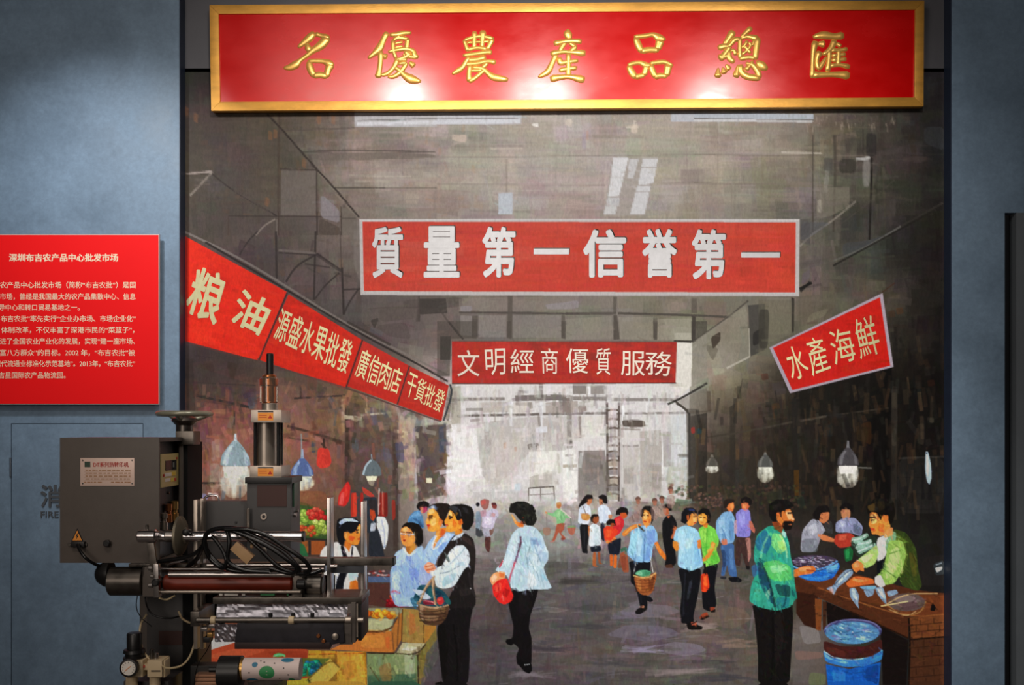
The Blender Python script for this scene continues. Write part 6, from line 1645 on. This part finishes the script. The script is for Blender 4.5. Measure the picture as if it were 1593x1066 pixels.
onctl('red_key', .74, .76, .82, .86, m_redp, .002); onctl('red_key', .84, .12, .9, .18, m_redp, .002); onctl('red_key', .1, .6, .15, .68, m_redp, .002)
rod('keyhole', (Xc - .012, (ya + yb2) / 2, za - .022), (b.x - .018, (ya + yb2) / 2, za - .022), .005, m_dsteel, mc, 14)
for i, (u, z, r, m) in enumerate(((.32, 1.09, .012, m_alu), (.5, 1.13, .012, m_copper), (.72, 1.11, .014, m_brass))):
    yy = a.y + (yb - a.y) * u
    zz = Mp(0, 802, 3.45).z - (.0 if i else .01)
    lathe('solenoid_valve', (b.x - .013, yy, zz - .012 * (i == 0)), (0, 0, 1), [(-.028, r * .8), (-.026, r), (0, r), (.002, r * .7), (.012, r * .7), (.014, r * .95), (.03 + i * .006, r * .95), (.032 + i * .006, r * .5)], m, mc, 16)
# nameplate, warning sign, socket, knob on the front of the box
npl = B('nameplate', 125, 713, 209, 756, d0 - .0025, d0, m_pl, case, 0.0006)
for x, y in ((128.5, 716.5), (205.5, 716.5), (128.5, 752.5), (205.5, 752.5)):
    RY('rivet', x, y, 1.3, d0 - .0035, .003, m_dsteel, npl, 10)
cv_ = lambda a_, b_: Mp(a_, b_, d0 - .0032)
text_line('DT系列热转印机', 145, 200, 723, 8.5, Y_(d0 - .0032), m_redp, npl, 0.012, 'lettering', cv_)
B('emblem', 131.5, 718.5, 140.5, 727, d0 - .003, d0 - .002, m_green, npl, 0)
bm = bmesh.new(); rr = random.Random(3)
for j, yy in enumerate((732, 736.5, 741, 745.5, 750.5)):
    x = 133 if j < 4 else 131
    while x < 202:
        w_ = rr.uniform(2, 7)
        if not (j == 4 and 158 < x < 170):
            p_, q_ = Mp(x, yy + .9, d0 - .0029), Mp(min(x + w_, 203), yy - .9, d0 - .0029)
            add_box(bm, (p_.x, p_.y, p_.z), (q_.x, p_.y + .0006, q_.z))
        x += w_ + rr.uniform(.8, 2.4)
    if j < 4: 
        p_, q_ = Mp(131, yy + 2.4, d0 - .0028), Mp(204, yy + 2.1, d0 - .0028); add_box(bm, (p_.x, p_.y, p_.z), (q_.x, p_.y + .0004, q_.z))
tag(from_bm('faded_print', bm, m_prt, npl), kind='stuff')
tri = [(120.5, 822), (130, 842.5), (111, 842.5)]
prism('warning_sign', [(Mp(x, y, d0).x, Mp(x, y, d0).z) for x, y in tri], Y_(d0) - .0018, Y_(d0), m_black, case)
tri = [(120.5, 825.5), (127.8, 841), (113.2, 841)]
prism('warning_face', [(Mp(x, y, d0).x, Mp(x, y, d0).z) for x, y in tri], Y_(d0) - .0024, Y_(d0) - .001, m_or, case)
zig = [(121.5, 829), (118.2, 834.6), (120.4, 834.6), (119.2, 839.5), (122.8, 833.4), (120.6, 833.4), (122.4, 829)]
prism('warning_face', [(Mp(x, y, d0).x, Mp(x, y, d0).z) for x, y in zig], Y_(d0) - .003, Y_(d0) - .001, m_black, case)
B('cable_socket', 110, 843, 131, 852, d0 - .014, d0, m_black, case, .002)
RY('socket_screw', 108, 847.5, 2.6, d0 - .005, .005, m_dsteel, case, 12); RY('socket_screw', 133, 847.5, 2.6, d0 - .005, .005, m_dsteel, case, 12)
lathe('knob', Mp(165, 846, d0 - .02), (0, 1, 0), [(0, .009), (.002, .0115), (.012, .0115), (.014, .008), (.02, .008)], m_black, case, 18)
TB('power_cable', '121 848 3.33, 124 856 3.31, 133 868 3.3, 146 877 3.32, 160 882 3.36, 175 884 3.42', .0052, m_rub)

# ---- handwheel
hwc = Mp(287, 644, 3.62); R = 38 * 3.62 / D * PX
bm = bmesh.new(); n1, n2 = 48, 14
rings = []
for i in range(n1):
    t = 2 * PI * i / n1; c_ = Vector((math.cos(t), math.sin(t), 0)) * R + hwc
    rings.append([bm.verts.new(c_ + Vector((math.cos(t), math.sin(t), 0)) * math.cos(2 * PI * j / n2) * .0125 + Vector((0, 0, 1)) * math.sin(2 * PI * j / n2) * .0105) for j in range(n2)])
for i in range(n1):
    for j in range(n2):
        bm.faces.new((rings[i][j], rings[i][(j + 1) % n2], rings[(i + 1) % n1][(j + 1) % n2], rings[(i + 1) % n1][j]))
m_wheel = mat('grey_green_enamelled_iron', (150, 148, 130), 0.3, metal=0.3, var=0.08)
wheel = from_bm('handwheel', bm, m_wheel, mc, smooth=True)
for i in range(3):
    t = .5 + 2 * PI * i / 3; e = Vector((math.cos(t), math.sin(t), 0))
    tube('spoke', [hwc + e * R * .98, hwc + e * R * .62 - Vector((0, 0, .014)), hwc + e * .022 - Vector((0, 0, .024))], .009, m_wheel, wheel, 10)
lathe('hub', hwc + Vector((0, 0, -.078)), (0, 0, 1), [(0, .030), (.036, .030), (.04, .034), (.052, .046), (.062, .044), (.072, .022), (.085, .02), (.088, .014)], m_dsteel, wheel, 28)
B('wheel_bracket', 273, 671, 301, 692, 3.58, 3.66, m_dsteel, None, .002)
RZ('lead_screw', 287, 664, 1000, 6, 3.62, m_steel, None, 16)

# ---- pneumatic press head
dh = 3.42
hd = B('press_head', 384, 752, 452, 874, dh, dh + .155, m_case2, None, .002)
B('head_plate', 381, 743, 454, 752.5, dh - .008, dh + .165, m_black, None, .001)
B('dark_red_label', 400, 755, 446, 788, dh - .003, dh, m_label, hd, 0)
for y in (804, 857):
    RY('bolt', 410, y, 5, dh - .004, .006, m_alu, hd, 16); RY('bolt_socket', 410, y, 2.8, dh - .0055, .004, m_black, hd, 6)
X_ = Mp(452, 0, dh).x
box('side_connector', (X_, Y_(dh) + .03, Mp(0, 790, dh).z), (X_ + .006, Y_(dh) + .10, Mp(0, 748, dh).z), m_green, hd, .001)
rod('side_bolt', (X_, Y_(dh) + .05, Mp(0, 803, dh).z), (X_ + .01, Y_(dh) + .05, Mp(0, 803, dh).z), .008, m_steel, hd, 12)
rod('side_bolt', (X_, Y_(dh) + .09, Mp(0, 798, dh).z), (X_ + .008, Y_(dh) + .09, Mp(0, 798, dh).z), .006, m_steel, hd, 12)
hp = B('head_guard', 308, 780, 386, 870, dh + .03, dh + .08, m_case2, None, .002)
RY('small_hole', 367, 813, 2, dh + .027, .004, m_black, hp, 10)
RZ('pin', 386, 791, 826, 2.4, dh - .02, m_alu, None, 12)
for nm, y0, y1, x0, x1 in (('upper_cylinder_block', 638, 657.5, 390.5, 438), ('lower_cylinder_block', 725, 744, 388.5, 438)):
    cb_ = B(nm, x0, y0, x1, y1, dh, dh + .135, m_alu, None, .0015)
    st = B('orange_sticker', 401, y0 + 4, 425, y1 - 3, dh - .0012, dh, m_or, cb_, 0)
    B('sticker_edge', 401, y0 + 1.6, 425, y0 + 3.6, dh - .0012, dh, m_black, cb_, 0)
    prism('sticker_mark', [(Mp(x, y, dh).x, Mp(x, y, dh).z) for x, y in ((417, y0 + 13), (420.5, y0 + 7.5), (424, y0 + 13))], Y_(dh) - .0018, Y_(dh), m_redp, cb_)
    for i in range(2): B('sticker_line', 403, y0 + 8 + i * 3, 415, y0 + 8.8 + i * 3, dh - .0016, dh, m_redp, cb_, 0)
cyc = 3.49
RZ('cylinder_barrel', 414.5, 656, 726, 15.5, cyc, m_alu, None, 36, .0005)
for x, dd in ((397, cyc - .04), (433, cyc - .04), (398.5, cyc + .05), (437, cyc + .05)):
    RZ('tie_rod', x, 656, 726, 2.6 if x < 434 else 3.4, dd, m_black if x < 434 else m_dsteel, None, 12)
RZ('glass_collar', 419.5, 627, 640, 12.5, cyc, m_alu, None, 28)
RZ('sight_glass', 418, 587, 628, 14, cyc, m_glass, None, 28)
RZ('copper_piston', 418.5, 600, 628, 7.6, cyc, m_copper, None, 24)
RZ('glass_cap', 419, 583, 601, 10.5, cyc, m_copper, None, 24)
RZ('black_spindle', 420, 550, 584, 5.6, cyc, m_black, None, 20)

# ---- upright flat bars
for x0, x1, y0, y1, dd in ((508.5, 514.5, 775, 972, 3.33), (561.5, 567, 781, 946, 3.44)):
    bar = B('upright_bar', x0, y0, x1, y1, dd, dd + .062, m_steel, None, .0015)
for x0, x1, y0, y1, dd in ((301, 307, 778, 1010, 3.36), (311, 316.5, 776, 1010, 3.42)):
    B('upright_bar', x0, y0, x1, y1, dd, dd + .03, m_alu, None, .001)
TB('arched_bracket', '316 790 3.47, 318 776 3.47, 327 771 3.47, 338 772 3.47, 341 782 3.47', .004, m_chrome)
for x, y, dd in ((519, 881, 3.31), (560, 874, 3.42), (577, 875, 3.42)):
    RX('clamp_screw', x - 5, x + 6, y, 2.6, dd, m_chrome, None, 12)

# ---- upper shaft with its disc and lever
RX('upper_shaft', 240, 472, 834.5, 8.2, 3.30, m_chrome, None, 32)
RX('shaft_end_cap', 470, 474, 834.5, 8.4, 3.30, m_black, None, 24)
sh = RX('shaft_collar', 215, 244.5, 834, 10.8, 3.27, m_chrome, None, 32)
RZ('grub_screw', 229, 816.5, 826, 2.4, 3.27, m_dsteel, None, 10)
RX('shaft_collar', 258, 273, 834, 9.6, 3.30, m_steel, None, 28)
k_ = 3.31 / D * PX
lathe('flange_disc', Mp(276, 834, 3.31), (1, 0, 0), [(0, 24 * k_), (.004, 31 * k_), (.012, 31 * k_), (.02, 26 * k_), (.026, 13 * k_), (.034, 12 * k_)], mat('grey_cast_iron', (120, 112, 96), .45, metal=.5, var=.15), mc, 40)
lathe('black_knob', Mp(288, 829, 3.245), (0, 1, 0), [(0, .006), (.003, .0115), (.012, .013), (.02, .0105), (.05, .008)], m_black, mc, 20)
def bar2(name, p, q, w_, t, m, parent=None):
    """flat bar from p to q in the plane facing the room"""
    p, q = Vector(p), Vector(q); d_ = (q - p).normalized(); n = Vector((-d_.z, 0, d_.x)) * w_ / 2
    return prism(name, [((p + n).x, (p + n).z), ((q + n).x, (q + n).z), ((q - n).x, (q - n).z), ((p - n).x, (p - n).z)], p.y, p.y + t, m, parent or mc, .001)
bar2('lever', Mp(233, 842, 3.27), Mp(240, 890, 3.27), .024, .012, m_dsteel)
bar2('roller_bracket', Mp(242, 878, 3.25), Mp(243, 930, 3.25), .0165, .02, m_steel)
lathe('black_knob', Mp(241, 907, 3.2), (0, 1, 0), [(0, .009), (.003, .0125), (.012, .0125), (.016, .008), (.05, .007)], m_black, mc, 20)
RX('bracket_nut', 231, 238, 884, 4, 3.25, m_steel, None, 8); RX('bracket_nut', 231, 238, 911, 4, 3.25, m_steel, None, 8); RX('bracket_nut', 234, 240, 897, 3, 3.25, m_steel, None, 8)

# ---- motor
km = 3.36 / D * PX
lathe('drive_motor', Mp(172, 904.5, 3.36), (1, 0, 0), [(0, 20.5 * km), (.004, 22.5 * km), (53 * km, 22.5 * km), (53.5 * km, 21 * km)], m_dsteel, mc, 40)
lathe('motor_cap', Mp(150, 893, 3.37), (1, 0, 0), [(0, 8 * km), (4 * km, 14 * km), (14 * km, 20 * km), (23 * km, 20 * km)], m_black, mc, 30)
B('gear_housing', 221, 880, 252, 929, 3.33, 3.5, m_case, None, .006)
B('motor_mount', 200, 877, 262, 882, 3.33, 3.55, m_dsteel, None, .001)

# ---- roller carriage
B('carriage_beam', 245, 878, 505, 891, 3.40, 3.44, m_dsteel, None, .001)
RX('carriage_rod', 322, 506, 879.5, 2.2, 3.34, m_steel, None, 14)
RX('carriage_rod', 250, 504, 885.5, 2.2, 3.31, m_steel, None, 14)
RX('pinch_roller', 262, 455, 894, 4.8, 3.29, m_steel, None, 20)
RX('rubber_roller', 256, 456, 907, 12.5, 3.31, m_red, None, 36)
RX('roller_journal', 246, 258, 907, 9, 3.31, m_black, None, 20)
RX('lower_rail', 244, 468, 921, 2.6, 3.27, m_alu, None, 14)
B('roller_end_bracket', 448, 896, 470, 932, 3.30, 3.36, m_dsteel, None, .002)
RX('roller_end_knob', 462, 476, 909, 8, 3.29, m_black, None, 20)
RX('end_drum', 478, 504, 912, 19, 3.38, m_dsteel, None, 32)
B('side_arm', 452, 868.5, 612, 880, 3.36, 3.40, m_dsteel, None, .0015)
B('side_arm_end', 610, 868, 613.5, 880.5, 3.355, 3.405, m_black, None, 0)
B('cross_strap', 518, 880, 566, 892, 3.38, 3.40, mat('grey_strap', (100, 104, 112), .45, metal=.4), None, .001)
B('red_indicator', 349, 884, 358, 888, 3.285, 3.30, mat('red_indicator_cap', (230, 60, 50), .4), None, .001)
B('silver_clip', 340, 883.5, 347, 887.5, 3.285, 3.30, m_steel, None, .001)
for x0, x1, m in ((341, 346, m_wht), (349, 370, m_wht), (376, 381, m_wht), (405, 427, m_gdot), (446, 454, m_gdot)):
    B('guide_tab', x0, 924, x1, 927, 3.30, 3.31, m, None, 0)

# ---- lower press table
B('press_table', 331, 930, 563, 940, 3.28, 3.46, m_dsteel, None, .0015)
B('table_side', 546, 938, 553, 1000, 3.27, 3.44, m_case, None, .001)
B('table_end', 557, 938, 562.5, 997, 3.29, 3.45, m_black, None, .001)
B('table_slot', 553, 938, 557, 992, 3.28, 3.44, m_alu, None, 0)
# crinkled foil web
def sheet(name, x0, x1, y0, y1, d_, amp, m, nx=40, ny=8, seed=1, slant=0.0):
    bm = bmesh.new(); r_ = random.Random(seed); g_ = []
    ph = [(r_.uniform(0, 6.28), r_.uniform(.5, 3), r_.uniform(.5, 3)) for _ in range(5)]
    for j in range(ny + 1):
        row_ = []
        for i in range(nx + 1):
            u, v = i / nx, j / ny
            p = Mp(x0 + (x1 - x0) * u, y0 + (y1 - y0) * v, d_)
            h = sum(math.sin(a1 + u * b1 * 9 + v * c1 * 5) for a1, b1, c1 in ph) / 5 + r_.uniform(-.5, .5)
            row_.append(bm.verts.new(p + Vector((0, h * amp + v * slant, 0))))
        g_.append(row_)
    for j in range(ny):
        for i in range(nx):
            bm.faces.new((g_[j][i], g_[j][i + 1], g_[j + 1][i + 1], g_[j + 1][i]))
    ext = bmesh.ops.solidify(bm, geom=list(bm.faces), thickness=.0006)
    return from_bm(name, bm, m, mc)
sheet('foil_web', 338, 541, 940, 966, 3.32, .0012, m_foil, 46, 6, 2, -.02)
sheet('foil_tail', 334, 371, 971, 999, 3.285, .004, m_foil, 10, 6, 5)
RX('web_shaft', 306, 546, 965, 4.6, 3.24, m_dsteel, None, 24)
RX('shaft_tip', 537, 547, 965, 5.5, 3.24, m_alu, None, 20); RX('shaft_tip', 556, 566, 965, 4, 3.27, m_alu, None, 16)
RX('shaft_ring', 449, 458, 965, 6.2, 3.24, m_beige, None, 20)
RX('shaft_ring', 328, 336, 965, 6.4, 3.24, m_beige, None, 20)
for x in (421, 456, 486):
    RZ('web_stop', x, 954, 960, 3.4, 3.25, m_black, None, 12)
B('shaft_mount', 296, 952, 310, 975, 3.25, 3.42, m_dsteel, None, .002)
RX('shaft_nut', 311, 324, 968, 3.4, 3.25, m_steel, None, 8)
# dark tray below the web
tx = [(Mp(x, y, 3.26).x, Mp(x, y, 3.26).z) for x, y in ((369, 970), (534, 968), (536, 1000), (514, 1003), (509, 1010), (368, 1009), (365, 999))]
prism('dark_tray', tx, Y_(3.26), Y_(3.42), mat('worn_dark_tray', (52, 50, 56), .35, metal=.3, var=.3, vscale=14), mc, .0015)
B('tray_lip', 365, 1000, 513, 1010, 3.255, 3.30, mat('maroon_tray_lip', (46, 30, 28), .45), None, .001)
for x, y in ((495, 990), (503, 998)):
    RY('tray_bolt', x, y, 3.2, 3.252, .01, m_copper, None, 12)
B('tray_end_plate', 528, 966, 548, 1003, 3.27, 3.285, m_case, None, .001)
lathe('end_washer', Mp(521, 991, 3.25), (0, 1, 0), [(0, .006), (.002, .011), (.008, .011), (.01, .008)], m_alu, mc, 20)
for x0, y0, x1, y1, m in ((312, 977, 322, 983, m_steel), (322, 985, 330, 992, m_brass), (316, 992, 326, 1000, m_black), (324, 972, 334, 978, m_steel)):
    B('small_fitting', x0, y0, x1, y1, 3.27, 3.31, m, None, .002)

# ---- lower paper roll on its flange
kr = 3.26 / D * PX
RX('roll_axle', 325, 345, 1042, 4.2, 3.26, m_black, None, 16)
lathe('roll_flange', Mp(342, 1046, 3.26), (1, 0, 0), [(0, 24 * kr), (.002, 25.5 * kr), (34 * kr, 25.5 * kr), (36 * kr, 20 * kr)], m_black, mc, 40)
RX('roll_ring', 373, 381, 1041, 17.6, 3.255, m_brass, None, 36)
roll = RX('paper_roll', 380, 468, 1041, 17.2, 3.25, m_paper, None, 40, .0004)
def patch(x0, x1, pr, hw_, hh_, m, ysh):
    """printed spot lying on the roll"""
    c = Mp(0, 1041, 3.25); R_ = 17.25 * 3.25 / D * PX
    cx = Mp((x0 + x1) / 2, 0, 3.25).x; k2 = 3.25 / D * PX
    bm = bmesh.new(); vs = []
    nn = 22; ctr = None
    def pt(u, v): return Vector((cx + u, c.y - math.cos(pr + v) * (R_ + .0003), c.z + math.sin(pr + v) * (R_ + .0003)))
    ctr = bm.verts.new(pt(0, 0))
    ring1 = [bm.verts.new(pt(.55 * hw_ * k2 * math.cos(t), .55 * hh_ * math.sin(t))) for t in np.linspace(0, 2 * PI, nn, endpoint=False)]
    ring2 = [bm.verts.new(pt(hw_ * k2 * math.cos(t), hh_ * math.sin(t))) for t in np.linspace(0, 2 * PI, nn, endpoint=False)]
    for i in range(nn):
        bm.faces.new((ctr, ring1[i], ring1[(i + 1) % nn])); bm.faces.new((ring1[i], ring2[i], ring2[(i + 1) % nn], ring1[(i + 1) % nn]))
    o = from_bm('printed_spot', bm, m, roll, smooth='all')
patch(404, 434, -.12, 12, .62, m_gdot, 0); patch(395, 405, .62, 4.5, .24, m_bdot, 0); patch(436, 462, 1.15, 10, .3, m_bdot, 0); patch(388, 402, -1.0, 9, .3, m_bdot, 0); patch(450, 462, -.95, 5, .25, m_gdot, 0)
for x, p_ in ((392, -.1), (414, .85), (430, .75), (445, .3), (452, -.3), (438, -.75), (408, 1.0)):
    patch(x, x, p_, 1.3, .06, m_black, 0)
tx = [(385, 1062), (420, 1056), (442, 1057), (440, 1060), (425, 1066), (386, 1068)]
prism('paper_tail', [(Mp(x, y, 3.25).x, Mp(x, y, 3.25).z) for x, y in tx], Y_(3.25), Y_(3.30), m_dsteel, mc, 0)
for i, y in enumerate((1050, 1056, 1062)):
    B('lower_rail', 303, y, 343, y + 4.6, 3.30, 3.44, mat('coppery_rail', (200, 150, 120), .35, metal=.7) if i == 0 else bpy.data.materials['coppery_rail'], None, .001)
B('roll_arm', 296, 1036, 345, 1096, 3.34, 3.40, m_black, None, .003)
B('roll_arm', 296, 1072, 420, 1096, 3.34, 3.60, m_black, None, .003)

# ---- looped black hoses hung over the shaft
r = .0074
TB('black_hose', '292 882 3.34, 306 870 3.30, 316 850 3.25, 322 830 3.23, 340 823 3.23, 372 828 3.22, 402 852 3.21, 430 879 3.21, 455 890 3.21, 482 893 3.22, 500 887 3.24', r, m_rub)
TB('black_hose', '318 838 3.27, 322 856 3.25, 334 872 3.24, 352 884 3.24, 372 889 3.24, 404 888 3.24, 430 887 3.24, 452 887 3.23, 470 888 3.23', r, m_rub)
TB('black_hose', '338 880 3.26, 326 868 3.24, 318 846 3.23, 324 828 3.22, 345 822 3.21, 372 824 3.20, 404 838 3.20, 440 858 3.20, 462 880 3.20, 466 888 3.21', r, m_rub)
TB('black_hose', '350 824 3.20, 385 824 3.19, 415 833 3.19, 442 850 3.19, 466 866 3.19, 480 880 3.20, 480 890 3.21, 466 894 3.22', r, m_rub)
TB('black_hose', '354 826 3.23, 357 846 3.22, 354 868 3.22, 362 880 3.22, 386 888 3.22, 420 890 3.22', r, m_rub)
TB('black_hose', '362 826 3.20, 392 838 3.19, 420 852 3.19, 446 870 3.19, 462 884 3.20, 452 892 3.21, 420 884 3.22', r, m_rub)
TB('black_hose', '247 874 3.30, 268 871 3.29, 292 867 3.28, 308 858 3.27, 318 846 3.26', r, m_rub)
TB('black_hose', '330 834 3.24, 344 852 3.23, 352 872 3.22, 346 884 3.23, 330 872 3.24, 322 856 3.24', r * .9, m_rub)
bar2('hose_connector', Mp(363, 849, 3.215), Mp(389, 872, 3.215), .034, .022, m_wood)
RX('connector_tip', 390, 394, 850, 3.4, 3.22, m_wood, None, 10)
# ---- thin tubes
TB('air_tube', '222 880 3.32, 220 900 3.33, 212 940 3.4, 219 960 3.4, 236 975 3.38', .0016, m_rub)
TB('air_tube', '248 931 3.32, 260 933 3.3, 272 927 3.32', .0034, m_tube)
TB('air_tube', '228 956 3.45, 219 972 3.42, 218 995 3.4, 224 1014 3.38, 236 1031 3.36', .0036, m_tube)
TB('air_tube', '278 952 3.46, 283 962 3.42, 292 968 3.38, 299 970 3.34', .0036, m_tube)
TB('air_tube', '308 978 3.44, 303 1000 3.42, 295 1022 3.39, 282 1036 3.36, 262 1040 3.33, 252 1036 3.32', .0036, m_tube)
TB('air_tube', '331 992 3.25, 322 1012 3.26, 310 1030 3.27, 305 1046 3.28, 302 1066 3.3', .0016, m_rub)
TB('air_tube', '236 905 3.5, 226 930 3.47, 236 955 3.47, 262 962 3.47, 284 958 3.46', .003, m_rub)

B('lower_black_plate', 284, 924, 306, 1240, 3.50, 3.52, bpy.data.materials['matt_black_cover'], None, .001)
B('carriage_back_plate', 314, 925, 348, 972, 3.46, 3.48, bpy.data.materials['matt_black_cover'], None, .001)
B('carriage_guard', 330, 896, 520, 929, 3.46, 3.48, bpy.data.materials['matt_black_cover'], None, .001)

# ---- air regulator
kg = 3.32 / D * PX
lathe('regulator_knob', Mp(209, 1030, 3.36), (0, 0, 1), [(0, 12 * kg), (4 * kg, 17 * kg), (8 * kg, 17 * kg), (9 * kg, 14 * kg), (14 * kg, 14 * kg), (15 * kg, 17 * kg), (20 * kg, 16 * kg), (21 * kg, 11.5 * kg), (44 * kg, 11.5 * kg), (46 * kg, 10 * kg)], m_black, mc, 28)
rb = B('regulator_body', 192, 1028, 222, 1054, 3.32, 3.40, m_beige, None, .003)
B('regulator_body', 220, 1034, 238, 1043, 3.33, 3.39, m_beige, None, .002)
RY('red_seal', 222.5, 1037.5, 2.6, 3.325, .01, m_redp, None, 14)
B('filter_head', 229, 1028, 252, 1054, 3.325, 3.40, m_beige, None, .003)
B('filter_slot', 235, 1043.5, 249, 1045, 3.322, 3.33, m_black, None, 0)
B('filter_rib', 252, 1028, 257, 1054, 3.34, 3.39, m_beige, None, .001)
RZ('filter_bowl', 205, 1052, 1110, 9, 3.36, m_beige, None, 24); RZ('filter_bowl', 241, 1052, 1110, 8, 3.36, m_beige, None, 24)
RZ('tube_fitting', 236, 1010, 1030, 3, 3.35, m_dsteel, None, 12); RZ('tube_fitting', 243, 1016, 1030, 4, 3.35, m_steel, None, 12)
B('regulator_bracket', 192, 1060, 262, 1120, 3.40, 3.56, m_case2, None, .003)
gauge = lathe('pressure_gauge', Mp(199.5, 1040, 3.28), (0, 1, 0), [(0, 12.2 * kg), (.001, 14 * kg), (.02, 14 * kg), (.022, 10 * kg), (.05, 8 * kg)], m_black, mc, 32)
RY('gauge_face', 199.5, 1040, 11.2, 3.2785, .002, m_wht, gauge, 28)
bar2('gauge_needle', Mp(194, 1044.5, 3.2775), Mp(203.5, 1036.5, 3.2775), .0016, .0006, m_or, gauge)
for i in range(11):
    t = math.radians(225 - i * 27); q = lambda r_: Mp(199.5 + r_ * math.cos(t), 1040 - r_ * math.sin(t), 3.2778)
    bar2('gauge_tick', q(8), q(10), .0009, .0005, m_black, gauge)
